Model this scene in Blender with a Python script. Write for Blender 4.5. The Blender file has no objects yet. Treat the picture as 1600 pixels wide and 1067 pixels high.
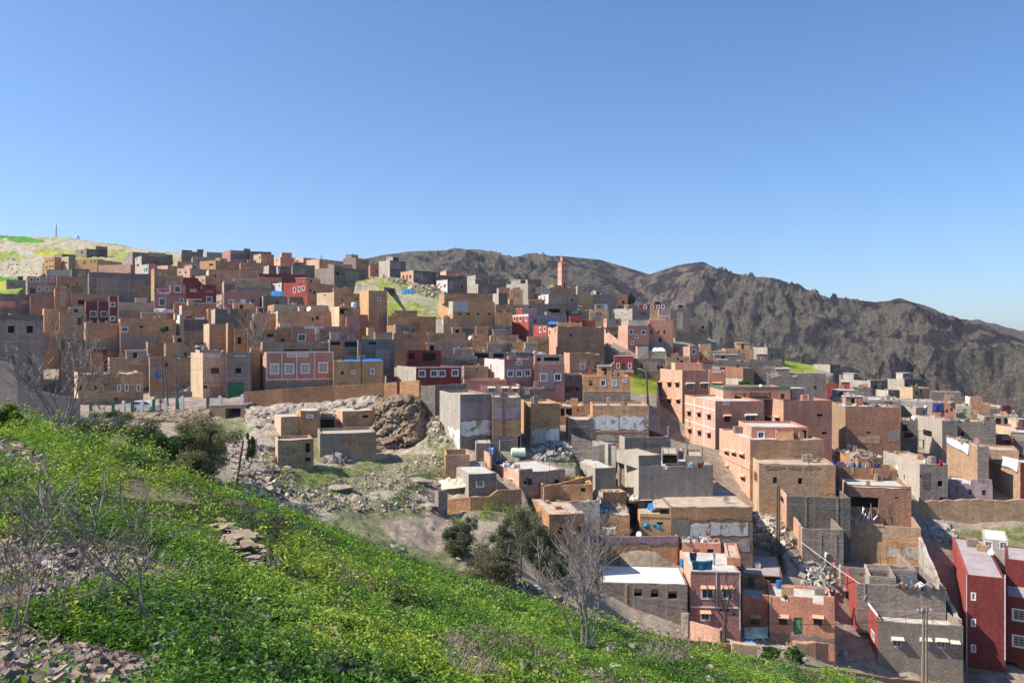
import bpy, bmesh, math, random
import numpy as np
from mathutils import Vector, Matrix, noise
from mathutils.bvhtree import BVHTree
R = math.radians
S = bpy.context.scene
COL = S.collection
# ---------------------------------------------------------------- camera
F = 1250.0                                   # focal length in photo pixels (photo 1600 wide)
cam = bpy.data.cameras.new("Camera"); camo = bpy.data.objects.new("Camera", cam); COL.objects.link(camo)
cam.sensor_width = 36; cam.lens = 36 * F / 1600; cam.clip_start = .1; cam.clip_end = 20000
camo.location = (0, 0, 0); camo.rotation_euler = (R(90), 0, 0)
S.camera = camo
# ---------------------------------------------------------------- light
SUN_AZ, SUN_EL = R(-97), R(47)               # azimuth from the view axis (+y), negative = left
w = bpy.data.worlds.new("World"); S.world = w; w.use_nodes = True
nt = w.node_tree; nt.nodes.clear()
bg = nt.nodes.new("ShaderNodeBackground"); out = nt.nodes.new("ShaderNodeOutputWorld")
sky = nt.nodes.new("ShaderNodeTexSky"); sky.sky_type = 'NISHITA'; sky.sun_disc = False
sky.sun_elevation = SUN_EL; sky.sun_rotation = SUN_AZ
sky.altitude = 1500; sky.air_density = 1.0; sky.dust_density = 3.0; sky.ozone_density = 6.0
bg.inputs[1].default_value = .11
hs = nt.nodes.new('ShaderNodeHueSaturation'); hs.inputs['Saturation'].default_value = 1.1; nt.links.new(sky.outputs[0], hs.inputs['Color']); nt.links.new(hs.outputs[0], bg.inputs[0]); nt.links.new(bg.outputs[0], out.inputs[0])
sl = bpy.data.lights.new("Sun", 'SUN'); slo = bpy.data.objects.new("Sun", sl); COL.objects.link(slo)
sl.energy = 4.3; sl.angle = R(.5); sl.color = (1, .91, .78)
sd = Vector((math.sin(SUN_AZ) * math.cos(SUN_EL), math.cos(SUN_AZ) * math.cos(SUN_EL), math.sin(SUN_EL)))
slo.rotation_euler = (-sd).to_track_quat('-Z', 'Y').to_euler()
S.view_settings.view_transform = 'Standard'; S.view_settings.look = 'None'
S.view_settings.gamma = 1; S.view_settings.use_curve_mapping = False
S.view_settings.exposure = 0.79
random.seed(7); RS = np.random.RandomState(7)
# ---------------------------------------------------------------- mesh helpers
class MB:
    def __init__(s): s.v = []; s.f = []; s.uv = []; s.m = []
    def face(s, pts, m=0, uv=None):
        n = len(s.v); s.v += [tuple(p) for p in pts]; s.f.append(tuple(range(n, n + len(pts)))); s.m.append(m)
        s.uv += uv if uv else [(0, 0)] * len(pts)
    def box(s, c, a, b, h, m=0):
        """c = corner, a, b = horizontal edge vectors, h = height vector"""
        c, a, b, h = Vector(c), Vector(a), Vector(b), Vector(h)
        if a.cross(b).dot(h) < 0: c, a = c + a, -a
        la, lb, lh = a.length, b.length, h.length
        P = [c, c + a, c + a + b, c + b]; T = [p + h for p in P]
        def q(p0, p1, p2, p3, u, v): s.face([p0, p1, p2, p3], m, [(0, 0), (u, 0), (u, v), (0, v)])
        q(P[0], P[1], T[1], T[0], la, lh); q(P[1], P[2], T[2], T[1], lb, lh)
        q(P[2], P[3], T[3], T[2], la, lh); q(P[3], P[0], T[0], T[3], lb, lh)
        q(T[0], T[1], T[2], T[3], la, lb); q(P[3], P[2], P[1], P[0], la, lb)
    def tube(s, p, q, r0, r1=None, n=6, m=0, caps=True):
        p, q = Vector(p), Vector(q); r1 = r0 if r1 is None else r1
        d = (q - p); L = d.length
        if L < 1e-6: return
        d /= L; a = d.orthogonal().normalized(); b = d.cross(a)
        A = []; B = []
        for i in range(n):
            t = 2 * math.pi * i / n; o = a * math.cos(t) + b * math.sin(t)
            A.append(p + o * r0); B.append(q + o * r1)
        for i in range(n):
            j = (i + 1) % n; s.face([A[i], A[j], B[j], B[i]], m, [(i / n, 0), ((i + 1) / n, 0), ((i + 1) / n, L), (i / n, L)])
        if caps: s.face(A[::-1], m); s.face(B, m)
    def build(s, name, mats, parent=None, smooth=False):
        me = bpy.data.meshes.new(name); me.from_pydata(s.v, [], s.f)
        if not isinstance(mats, (list, tuple)): mats = [mats]
        for x in mats: me.materials.append(x)
        me.polygons.foreach_set("material_index", s.m)
        ul = me.uv_layers.new(name="UVMap"); ul.data.foreach_set("uv", np.array(s.uv, 'f').ravel())
        if smooth: me.polygons.foreach_set("use_smooth", [True] * len(s.f))
        me.update()
        o = bpy.data.objects.new(name, me); COL.objects.link(o)
        if parent: o.parent = parent; o.matrix_parent_inverse = parent.matrix_world.inverted() if parent.type != 'EMPTY' else Matrix.Translation(-parent.location)
        return o
def empty(name, loc, label, cat, group=None):
    o = bpy.data.objects.new(name, None); COL.objects.link(o); o.location = loc; o.empty_display_size = .5
    tag(o, label, cat, group); return o
def tag(o, label=None, cat=None, group=None, kind=None):
    if label: o['label'] = label
    if cat: o['category'] = cat
    if group: o['group'] = group
    if kind: o['kind'] = kind
    return o
def np_mesh(name, V, Q, mat, colors=None, smooth=False, uv=None):
    """V (n,3), Q (m,3|4) index arrays"""
    me = bpy.data.meshes.new(name); V = np.asarray(V, 'f'); Q = np.asarray(Q, 'i'); k = Q.shape[1]
    me.vertices.add(len(V)); me.vertices.foreach_set("co", V.ravel())
    me.loops.add(Q.size); me.loops.foreach_set("vertex_index", Q.ravel())
    me.polygons.add(len(Q)); me.polygons.foreach_set("loop_start", np.arange(0, Q.size, k, dtype='i'))
    me.polygons.foreach_set("loop_total", np.full(len(Q), k, 'i'))
    me.update(calc_edges=True)
    me.polygons.foreach_set("use_smooth", np.full(len(Q), bool(smooth)))
    if colors is not None:
        ca = me.color_attributes.new("Col", 'FLOAT_COLOR', 'POINT')
        c4 = np.ones((len(V), 4), 'f'); c4[:, :3] = colors; ca.data.foreach_set("color", c4.ravel())
    me.materials.append(mat)
    o = bpy.data.objects.new(name, me); COL.objects.link(o); return o
# ---------------------------------------------------------------- numpy noise
def _h(i, j, s):
    x = (i.astype(np.int64) * 374761393 + j.astype(np.int64) * 668265263 + s * 1442695041) & 0x7fffffff
    x = ((x ^ (x >> 13)) * 1274126177) & 0x7fffffff
    return ((x ^ (x >> 16)) & 0xffff) / 65535.0
def vn(x, y, s=0):
    x = np.asarray(x, float); y = np.asarray(y, float)
    i = np.floor(x); j = np.floor(y); a = x - i; b = y - j; a = a * a * (3 - 2 * a); b = b * b * (3 - 2 * b)
    return (_h(i, j, s) * (1 - a) + _h(i + 1, j, s) * a) * (1 - b) + (_h(i, j + 1, s) * (1 - a) + _h(i + 1, j + 1, s) * a) * b
def fbm(x, y, o=5, s=0, g=.5):
    t = 0; a = 1; n = 0
    for k in range(o): t = t + a * vn(x * 2 ** k + 17.3 * k, y * 2 ** k - 9.1 * k, s + k); n += a; a *= g
    return t / n
def ridged(x, y, o=5, s=0, g=.55):
    t = 0; a = 1; n = 0; wgt = 1
    for k in range(o):
        v = 1 - np.abs(2 * vn(x * 2 ** k + 31.7 * k, y * 2 ** k + 5.3 * k, s + k) - 1); v = v * v
        t = t + a * v * wgt; n += a; a *= g; wgt = np.clip(v * 1.6, 0, 1)
    return t / n
# ---------------------------------------------------------------- materials
def newmat(name):
    m = bpy.data.materials.new(name); m.use_nodes = True; n = m.node_tree; n.nodes.clear()
    o = n.nodes.new("ShaderNodeOutputMaterial"); b = n.nodes.new("ShaderNodeBsdfPrincipled")
    b.inputs["Specular IOR Level"].default_value = .2
    n.links.new(b.outputs[0], o.inputs[0]); return m, n, b
def nod(n, t, **k):
    x = n.nodes.new(t)
    for a, b in k.items():
        if a.startswith("i_"): x.inputs[a[2:].replace("_", " ")].default_value = b
        else: setattr(x, a, b)
    return x
def mixc(n, fac, a, b, mode='MIX'):
    x = n.nodes.new("ShaderNodeMix"); x.data_type = 'RGBA'; x.blend_type = mode
    for s, v in ((0, fac), (6, a), (7, b)):
        if hasattr(v, "links") or hasattr(v, "is_linked"): n.links.new(v, x.inputs[s])
        else: x.inputs[s].default_value = v if s == 0 else (tuple(v) + (1,) if len(v) == 3 else v)
    return x.outputs[2]
def ramp(n, src, stops):
    r = n.nodes.new("ShaderNodeValToRGB"); e = r.color_ramp.elements
    e[0].position, e[0].color = stops[0][0], (*stops[0][1],) + (1,) if len(stops[0][1]) == 3 else stops[0][1]
    e[1].position, e[1].color = stops[-1][0], (*stops[-1][1],) + (1,) if len(stops[-1][1]) == 3 else stops[-1][1]
    for p, c in stops[1:-1]:
        q = e.new(p); q.color = (*c, 1)
    n.links.new(src, r.inputs[0]); return r.outputs[0]
g3 = lambda v: (v, v, v)
def noise_n(n, scale, detail=6, rough=.6, vec=None, stretch=None):
    x = nod(n, "ShaderNodeTexNoise"); x.inputs["Scale"].default_value = scale; x.inputs["Detail"].default_value = detail; x.inputs["Roughness"].default_value = rough
    if vec is None: vec = n.nodes.new("ShaderNodeNewGeometry").outputs["Position"]
    if stretch:
        mp = n.nodes.new("ShaderNodeMapping"); mp.inputs["Scale"].default_value = stretch; n.links.new(vec, mp.inputs[0]); vec = mp.outputs[0]
    n.links.new(vec, x.inputs["Vector"]); return x.outputs["Fac"]
def bump(n, b, src, strength=.4, dist=.05):
    bp = nod(n, "ShaderNodeBump"); bp.inputs["Strength"].default_value = strength; bp.inputs["Distance"].default_value = dist
    n.links.new(src, bp.inputs["Height"]); n.links.new(bp.outputs[0], b.inputs["Normal"])
def wallmat(name, c, kind, var=.35):
    m, n, b = newmat(name); b.inputs["Roughness"].default_value = .95
    oi = n.nodes.new("ShaderNodeObjectInfo")
    dark = tuple(x * .58 for x in c); lite = tuple(min(1, x * 1.28 + .02) for x in c)
    base = mixc(n, ramp(n, noise_n(n, .35, 5, .65), [(.3, g3(0)), (.72, g3(1))]), dark, lite)
    base = mixc(n, .55, base, c)
    rv = ramp(n, oi.outputs["Random"], [(0, g3(1 - var)), (1, g3(1 + var * .6))])
    base = mixc(n, 1.0, base, rv, 'MULTIPLY')
    # rain streaks and blotches of wear
    st = ramp(n, noise_n(n, 1.0, 5, .7, stretch=(1.6, 1.6, .13)), [(.42, g3(0)), (.75, g3(1))])
    base = mixc(n, st, base, mixc(n, .5, base, (c[0] * .45, c[1] * .42, c[2] * .42)))
    fine = ramp(n, noise_n(n, 3.2, 8, .75), [(.25, g3(.62)), (.75, g3(1.35))])
    base = mixc(n, 1.0, base, fine, 'MULTIPLY')
    uvn = n.nodes.new("ShaderNodeUVMap").outputs[0]
    hgt = noise_n(n, 5, 6, .7)
    def brick(sc, bw, rh, ms, off=.5):
        k = nod(n, "ShaderNodeTexBrick"); k.offset = off; k.inputs["Scale"].default_value = sc
        k.inputs["Brick Width"].default_value = bw; k.inputs["Row Height"].default_value = rh; k.inputs["Mortar Size"].default_value = ms
        k.inputs["Mortar Smooth"].default_value = .3; k.inputs["Bias"].default_value = -.2
        k.inputs["Color1"].default_value = (.0, 0, 0, 1); k.inputs["Color2"].default_value = (1, 1, 1, 1); k.inputs["Mortar"].default_value = (.5, .5, .5, 1)
        n.links.new(uvn, k.inputs["Vector"]); return k
    if kind in ('block', 'brick'):
        k = brick(1, .42 if kind == 'block' else .34, .22 if kind == 'block' else .16, .022)
        bl = ramp(n, k.outputs["Color"], [(0, g3(.78)), (1, g3(1.2))])
        base = mixc(n, 1.0, base, bl, 'MULTIPLY')
        base = mixc(n, k.outputs["Fac"], base, mixc(n, .5, base, tuple(min(1, x * 1.5) for x in c) if kind == 'block' else tuple(x * .5 for x in c)))
        if kind == 'block':
            k2 = brick(1, 3.4, 3.0, .13, 0)
            base = mixc(n, k2.outputs["Fac"], base, mixc(n, .45, base, tuple(min(1, x * 1.35 + .02) for x in c)))
        hgt = mixc(n, .5, hgt, k.outputs["Color"])
    elif kind == 'mud':
        lay = ramp(n, noise_n(n, 1.0, 4, .6, stretch=(.5, .5, 1.6)), [(.35, g3(.82)), (.65, g3(1.1))])
        base = mixc(n, 1.0, base, lay, 'MULTIPLY')
        pit = ramp(n, noise_n(n, 2.2, 3, .5), [(.66, g3(1)), (.74, g3(.5))])
        base = mixc(n, 1.0, base, pit, 'MULTIPLY')
    elif kind == 'peel':
        pe = ramp(n, noise_n(n, .9, 7, .7), [(.53, g3(0)), (.56, g3(1))])
        base = mixc(n, pe, base, (.3, .23, .18))
    n.links.new(base, b.inputs["Base Color"])
    bump(n, b, hgt, 1.0, .07 if kind != 'mud' else .2)
    return m
MT = {}
for k, c, kd, va in (
    ('pk', (.66, .40, .285), 'pl', .12), ('sd', (.56, .265, .18), 'pl', .15), ('mv', (.42, .215, .185), 'pl', .2), ('rd', (.20, .04, .037), 'pl', .1),  # pk and sd: sunlit and shaded tones of one salmon plaster
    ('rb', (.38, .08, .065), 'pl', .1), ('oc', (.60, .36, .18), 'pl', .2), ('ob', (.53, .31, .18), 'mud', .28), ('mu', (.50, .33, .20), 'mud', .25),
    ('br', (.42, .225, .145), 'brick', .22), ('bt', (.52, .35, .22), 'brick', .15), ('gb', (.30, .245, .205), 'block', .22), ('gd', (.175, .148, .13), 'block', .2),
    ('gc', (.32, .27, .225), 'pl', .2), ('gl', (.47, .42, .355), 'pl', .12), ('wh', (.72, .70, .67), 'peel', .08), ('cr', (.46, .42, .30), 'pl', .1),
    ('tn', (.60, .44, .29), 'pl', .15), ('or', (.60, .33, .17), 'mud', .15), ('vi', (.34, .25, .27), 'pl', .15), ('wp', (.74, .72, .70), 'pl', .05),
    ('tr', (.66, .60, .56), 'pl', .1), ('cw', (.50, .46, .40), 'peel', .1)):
    MT[k] = wallmat("wall_" + k, c, kd, va)
def simple(name, c, rough=.8, metal=0, var=.3, scale=2.0, emis=None):
    m, n, b = newmat(name); b.inputs["Roughness"].default_value = rough; b.inputs["Metallic"].default_value = metal
    f = ramp(n, noise_n(n, scale, 6, .65), [(.3, g3(1 - var)), (.7, g3(1 + var))])
    n.links.new(mixc(n, 1.0, c, f, 'MULTIPLY'), b.inputs["Base Color"]); bump(n, b, noise_n(n, scale * 4, 4), .3, .03); return m
roof_e = simple("roof_earth", (.42, .34, .26), .95, 0, .3, 1.1)
roof_c = simple("roof_concrete", (.47, .44, .40), .9, 0, .25, .9)
roof_v = simple("roof_lavender_screed", (.36, .31, .31), .9, 0, .2, .7)
roof_w = simple("roof_white", (.66, .64, .60), .9, 0, .12, .8)
frame_w = simple("frame_white", (.72, .71, .69), .6, 0, .1)
frame_d = simple("frame_dark", (.07, .045, .035), .6, 0, .3)
m_aw = simple("awning_salmon", (.62, .36, .25), .85, 0, .15)
m_aww = simple("awning_pale", (.60, .56, .47), .85, 0, .15)
m_green = simple("door_green", (.03, .16, .09), .5, .2, .3); m_green2 = simple("door_pale_green", (.10, .30, .16), .5, .1, .2)
m_red = simple("door_red", (.28, .07, .05), .6, 0, .2); m_blue = simple("door_blue", (.02, .03, .08), .5, 0, .2)
m_wht = simple("paint_white", (.72, .72, .72), .5, 0, .08); m_rust = simple("rust", (.16, .07, .04), .8, .2, .4)
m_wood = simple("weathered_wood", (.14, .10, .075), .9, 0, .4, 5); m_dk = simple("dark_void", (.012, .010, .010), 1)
m_metal = simple("galvanised", (.4, .4, .42), .4, .6, .2); m_tarpb = simple("tarp_blue", (.03, .16, .42), .5, 0, .25)
m_tarpc = simple("tarp_cyan", (.04, .32, .45), .5, 0, .25); m_yel = simple("paint_yellow", (.62, .42, .05), .6, 0, .15)
m_str = simple("straw_yellow", (.50, .38, .10), .9, 0, .3); m_gcop = simple("coping_green", (.05, .20, .11), .5, 0, .2)
m_glass, _n, _b = newmat("window_glass"); _b.inputs["Base Color"].default_value = (.025, .03, .035, 1); _b.inputs["Roughness"].default_value = .12
_b.inputs["Specular IOR Level"].default_value = .5
m_pane = simple('pane_pale_grey', (.22, .24, .25), .25, 0, .2)
m_shut = simple("window_shutter", (.13, .09, .05), .7, 0, .3); m_gtel = simple("window_teal", (.02, .10, .09), .3, 0, .2)
# ---------------------------------------------------------------- terrain
def px(x, y, d): return Vector(((x - 800) / F * d, d, (533 - y) / F * d))
CP = [  # foreground slope (photo x, photo y, metres away)
 (-300,1067,8),(0,1067,8.5),(0,960,12),(0,880,16),(0,800,22),(0,720,33),(0,655,52),(-300,640,52),(-300,800,20),
 (120,1067,9),(150,960,13),(150,850,20),(150,760,31),(120,690,46),
 (300,1067,9.8),(300,960,14.5),(300,870,20.5),(300,800,29),(300,755,42),(300,785,54),(300,772,64),(400,784,43),(400,806,54),(400,795,62),(230,718,44),(225,742,56),(200,725,66),
 (450,1067,11.5),(450,960,18),(450,870,30),(480,818,46),(480,838,56),(480,810,67),(600,1067,13.8),(600,960,22.5),(600,885,38),(620,872,48),(620,884,58),
 (750,1067,17),(750,990,27),(750,925,42),(760,918,52),(760,924,60),(900,1067,22),(900,1010,34),(890,966,52),(900,972,60),(950,986,50),(950,994,60),
 (1050,1067,31),(1050,1020,45),(1040,1012,62),(1200,1067,44),(1180,1038,64),(1300,1067,56),(1330,1066,69),(1450,1095,66),(1600,1140,62),(1500,1200,45),(1900,1250,55),
 (1300,1250,28),(1000,1250,15),(700,1300,7),(400,1250,5.5),(0,1250,5),
 # track below the houses, ravine floor
 (900,938,73),(950,966,77),(1000,986,79),(1010,958,84.5),(1080,986,84),(1100,1002,82),(1200,1008,84),(1300,1030,85),(1400,1050,86),(1500,1070,88),(1640,1080,88),(1900,1130,92),
 (860,925,72),(760,890,69),(650,855,70),(560,808,73),(470,770,76),(380,745,74),(330,722,76),(200,690,80),(100,680,82),
 (700,820,82),(620,790,82),(800,830,80),(560,750,90),(640,745,92),(480,720,96),(600,715,106),(690,705,106),(640,680,116),(390,690,100),(330,700,92),
 (250,672,108),(180,665,110),(60,640,112),(430,690,104),(300,650,120),(200,648,122),(380,640,124),(100,640,124),
 (780,800,88),(700,795,90),(850,840,86),(900,870,86),(930,905,87),(960,884,92),(1160,982,87),(1300,985,90),(1345,1000,90),(1510,1045,91),(1700,1050,92),
 # village rows
 (0,622,128),(120,625,130),(220,632,128),(300,620,130),(400,606,132),(520,600,134),(600,598,136),(650,610,130),(700,655,118),
 (430,676,110),(580,690,112),(0,560,160),(150,560,160),(300,545,165),(450,535,165),(600,550,160),(0,480,215),(100,480,218),(250,482,212),(400,470,220),(540,480,205),
 (0,452,270),(100,440,278),(200,430,285),(300,420,292),(400,414,298),(500,420,285),(560,441,255),(100,408,330),(200,404,325),(300,403,320),(400,400,318),(500,404,310),(570,414,295),
 (620,432,268),(650,446,255),(690,456,245),(620,478,215),(680,492,200),(650,515,185),(660,545,165),(700,575,150),(720,600,140),(800,600,140),(760,545,165),(730,508,192),
 (740,443,270),(800,456,262),(870,459,262),(880,447,300),(950,484,230),(900,500,212),(860,525,188),(1000,500,225),(1050,520,215),(1080,530,205),(1010,545,190),
 (900,560,168),(960,583,162),(850,615,142),(950,630,142),(1000,640,142),(930,585,158),(1010,600,158),(1030,655,140),(1080,560,190),(1160,563,205),(1200,575,205),(1230,575,218),(1300,572,245),
 (800,655,122),(850,690,114),(950,690,114),(1010,690,116),(800,712,104),(880,755,98),(950,760,100),(820,765,95),(740,770,92),(1050,760,106),(1000,700,112),(1075,700,125),
 (1120,775,112),(1190,800,112),(1060,690,132),(1000,790,96),(1100,850,97),(1190,840,100),(1040,884,92),(1150,880,96),(1220,830,102),(1240,880,96),(1190,900,94),
 (1300,690,142),(1250,610,175),(1350,620,195),(1450,615,215),(1580,645,225),(1400,690,148),(1480,690,150),(1600,700,160),(1340,755,122),(1430,770,124),(1480,779,124),(1600,790,120),
 (1330,810,110),(1440,828,112),(1600,835,112),(1450,860,106),(1600,880,104),(1330,870,101),(1400,900,97),(1400,940,92),(1290,900,95),
 (1900,720,170),(1900,850,115),
 # left hill and what lies beyond the crest
 (0,440,300),(60,430,310),(0,400,400),(100,395,420),(200,398,400),(0,367,520),(100,370,520),(180,380,490),(250,392,440),(-300,372,520),(-300,440,300),(-500,560,150),(-600,420,400),
 (330,398,400),(0,420,800),(200,440,800),(400,440,480),(600,450,420),(760,480,400),(880,500,420),(1000,560,420),(1160,620,400),(1300,660,400),(1500,720,400),(1700,760,400),(400,560,900),(900,640,800),(1500,700,900),(1900,700,800),
]
_cu = np.array([(x - 800) / F for x, y, d in CP]); _cl = np.log(np.array([d for x, y, d in CP])); _cv = np.array([(533 - y) / F for x, y, d in CP])
extra = [(-1.2, 1.5, -1.9), (0, 1.2, -1.75), (1.2, 1.5, -2.3), (0, 3, -2.6), (-.9, 3, -2.1), (.9, 3, -3.6), (1.2, 20, -15), (1.2, 60, -34), (-1.2, 20, -1.0), (-1.2, 8, -1.5), (1.3, 150, -40), (1.2, 8, -7.5)]
_cu = np.append(_cu, [e[0] for e in extra]); _cl = np.append(_cl, [math.log(e[1]) for e in extra]); _cv = np.append(_cv, [e[2] / e[1] for e in extra])
KU = 2.2
def _phi(u, l, U, L): return np.sqrt(((u[:, None] - U) * KU) ** 2 + (l[:, None] - L) ** 2 + 1e-4)
N = len(_cu); A = np.zeros((N + 3, N + 3)); A[:N, :N] = -_phi(_cu, _cl, _cu, _cl) + np.eye(N) * .012   # slight smoothing
A[:N, N] = A[N, :N] = 1; A[:N, N + 1] = A[N + 1, :N] = _cu; A[:N, N + 2] = A[N + 2, :N] = _cl
_w = np.linalg.solve(A, np.append(_cv, [0, 0, 0]))
def slope(u, l):
    u = np.atleast_1d(np.asarray(u, float)).ravel(); l = np.atleast_1d(np.asarray(l, float)).ravel(); o = np.empty(len(u))
    for i in range(0, len(u), 20000):
        s = slice(i, i + 20000); o[s] = -_phi(u[s], l[s], _cu, _cl) @ _w[:N] + _w[N] + _w[N + 1] * u[s] + _w[N + 2] * l[s]
    return o
def gz(X, Y):
    return slope(np.asarray(X) / np.asarray(Y), np.log(np.asarray(Y, float))) * np.asarray(Y)
def gz1(X, Y): return float(gz([X], [Y])[0])
def hit(x, y, d0=68.0, d1=600.0):
    """distance at which the line of sight through photo point (x, y) meets the ground"""
    u = (x - 800) / F; v = (533 - y) / F; l = np.linspace(math.log(d0), math.log(d1), 500)
    s = slope(np.full(500, u), l) - v
    idx = np.nonzero(s >= 0)[0]
    if len(idx) == 0: return math.exp(l[int(np.argmax(s))])
    i = idx[0]
    if i == 0: return d0
    t = -s[i - 1] / (s[i] - s[i - 1]); return math.exp(l[i - 1] + t * (l[i] - l[i - 1]))
# ---------------------------------------------------------------- houses
ALLV = []; ALLF = []; FOOT = []
def collect(mb):
    n = len(ALLV); ALLV.extend(mb.v); ALLF.extend([tuple(i + n for i in f) for f in mb.f])
V3 = lambda p, z: Vector((p[0], p[1], z))
class Face:
    """a vertical wall plane: origin p, unit direction d, inward normal n"""
    def __init__(s, p, d, n, ln): s.p = Vector(p); s.d = Vector(d); s.n = Vector(n); s.ln = ln
    def sx(s, x):
        u = (x - 800) / F; return (u * s.p.y - s.p.x) / (s.d.x - u * s.d.y)
    def zy(s, x, y):
        q = s.p + s.d * s.sx(x); return (533 - y) / F * q.y
    def pt(s, a, z, off=0): q = s.p + s.d * a + s.n * off; return Vector((q.x, q.y, z))
def face_with_holes(mb, fc, zb, zt, holes, m, depth=.24):
    xs = sorted({0, fc.ln} | {h[0] for h in holes} | {h[1] for h in holes}); zs = sorted({zb, zt} | {h[2] for h in holes} | {h[3] for h in holes})
    for i in range(len(xs) - 1):
        if xs[i + 1] - xs[i] < 1e-4: continue
        run = None
        for j in range(len(zs)):
            solid = False
            if j < len(zs) - 1:
                cx = (xs[i] + xs[i + 1]) / 2; cz = (zs[j] + zs[j + 1]) / 2
                solid = not any(h[0] < cx < h[1] and h[2] < cz < h[3] for h in holes)
            if solid and run is None: run = zs[j]
            if not solid and run is not None:
                a, b, c, d = xs[i], xs[i + 1], run, zs[j]
                if d - c > 1e-4: mb.face([fc.pt(a, c), fc.pt(b, c), fc.pt(b, d), fc.pt(a, d)], m, [(a, c), (b, c), (b, d), (a, d)])
                run = None
    for a, b, c, d in holes:
        for q in (((a, c), (b, c)), ((b, c), (b, d)), ((b, d), (a, d)), ((a, d), (a, c))):
            mb.face([fc.pt(*q[0]), fc.pt(*q[1]), fc.pt(*q[1], depth), fc.pt(*q[0], depth)], m, [(0, 0), (.3, 0), (.3, .3), (0, .3)])
def slab(mb, fc, a, b, c, d, o0, o1, m=0):
    mb.box(fc.pt(a, c, o0), fc.d.to_3d() * (b - a), fc.n.to_3d() * (o1 - o0), (0, 0, d - c), m)
def window(par, fc, a, b, c, d, st, dist):
    t = min(.11, (b - a) * .16)
    near = dist < 175
    def bars(mb, t, o0, o1, mull=True):
        slab(mb, fc, a, b, c, c + t, o0, o1); slab(mb, fc, a, b, d - t, d, o0, o1)
        slab(mb, fc, a, a + t, c + t, d - t, o0, o1); slab(mb, fc, b - t, b, c + t, d - t, o0, o1)
        if mull and near:
            x = (a + b) / 2; slab(mb, fc, x - t * .3, x + t * .3, c + t, d - t, o0 + .02, o1 - .02)
    door_or_shade = {'G': m_green, 'g': m_green2, 'R': m_red, 'B': m_blue, 'W': m_wht, 'D': m_wood, 'K': m_dk}  # K is no door: a near-black panel painted as shade inside an opening
    if st in door_or_shade:
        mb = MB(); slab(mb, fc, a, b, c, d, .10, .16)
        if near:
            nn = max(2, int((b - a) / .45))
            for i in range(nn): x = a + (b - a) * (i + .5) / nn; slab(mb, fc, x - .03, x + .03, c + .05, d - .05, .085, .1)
        dr = mb.build("door", door_or_shade[st], par)
        if near and st != 'K':
            f = MB(); bars(f, .07, .02, .1, False); f.build("door_frame", frame_d if st in 'GgRD' else frame_w, dr)
        return
    if st == 'v':   # balustrade panel
        mb = MB(); slab(mb, fc, a, b, c, c + .1, -.05, .0); slab(mb, fc, a, b, d - .12, d, -.05, .0)
        nn = max(3, int((b - a) / .32))
        for i in range(nn): x = a + (b - a) * (i + .5) / nn; slab(mb, fc, x - .07, x + .07, c + .1, d - .12, -.045, -.002)
        mb.build("balustrade", frame_w, par); return
    if st == 'o': return
    pane = {'w': m_glass, 'd': m_glass, 'a': m_glass, 'A': m_glass, 's': m_shut, 'S': m_shut, 't': m_gtel, 'r': m_pane, 'm': m_wht, 'c': m_tarpc}[st]
    fr = frame_d if st in 'dsa' else frame_w
    fb = MB()
    if st in 'wrmtcS':
        e = .13 if dist < 250 else .2
        for q in ((a - e, b + e, c - e, c), (a - e, b + e, d, d + e), (a - e, a, c, d), (b, b + e, c, d)): slab(fb, fc, *q, -.035, .05)
        if st == 'r':
            bars(fb, t, -.01, .08)
            for i in range(1, 5): x = a + (b - a) * i / 5; slab(fb, fc, x - .025, x + .025, c, d, .03, .06)
            for i in (1, 2, 3): z = c + (d - c) * i / 4; slab(fb, fc, a, b, z - .025, z + .025, .025, .055)
            cx_, cz_ = (a + b) / 2, (c + d) / 2
            for i in range(12):
                t0, t1 = 2 * math.pi * i / 12, 2 * math.pi * (i + 1) / 12; rr_ = (b - a) * .28; fb.tube(fc.pt(cx_ + rr_ * math.cos(t0), cz_ + rr_ * math.sin(t0), .02), fc.pt(cx_ + rr_ * math.cos(t1), cz_ + rr_ * math.sin(t1), .02), .035, .035, 4)
            slab(fb, fc, a - .2, b + .2, d + .1, d + .22, -.22, .0)
    bars(fb, t * .7, .05, .12)
    if near and st in 'aAsS':
        for i in range(1, 4): z = c + (d - c) * i / 4; slab(fb, fc, a + t * .7, b - t * .7, z - .015, z + .015, .06, .1)
    w_ = fb.build("window", fr, par)
    p = MB(); slab(p, fc, a + .01, b - .01, c + .01, d - .01, .14, .2); p.build("pane", pane, w_)
    if st in 'aAt':
        am = m_aw if st in 'at' else m_aww
        aw = MB(); e = .16; out_ = .55
        T = [fc.pt(a - e, d + .28), fc.pt(b + e, d + .28), fc.pt(b + e, d + .10, -out_), fc.pt(a - e, d + .10, -out_)]
        Bm = [p_ - Vector((0, 0, .06)) for p_ in T]
        aw.face(T); aw.face(Bm[::-1])
        for i in range(4): j = (i + 1) % 4; aw.face([T[i], Bm[i], Bm[j], T[j]])
        for x in (a - e, b + e - .05):
            aw.face([fc.pt(x, d + .2), fc.pt(x, d - .25), fc.pt(x, d + .04, -out_)]); aw.face([fc.pt(x + .05, d + .2), fc.pt(x + .05, d - .25), fc.pt(x + .05, d + .04, -out_)])
        aw.build("awning", am, par)
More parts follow.
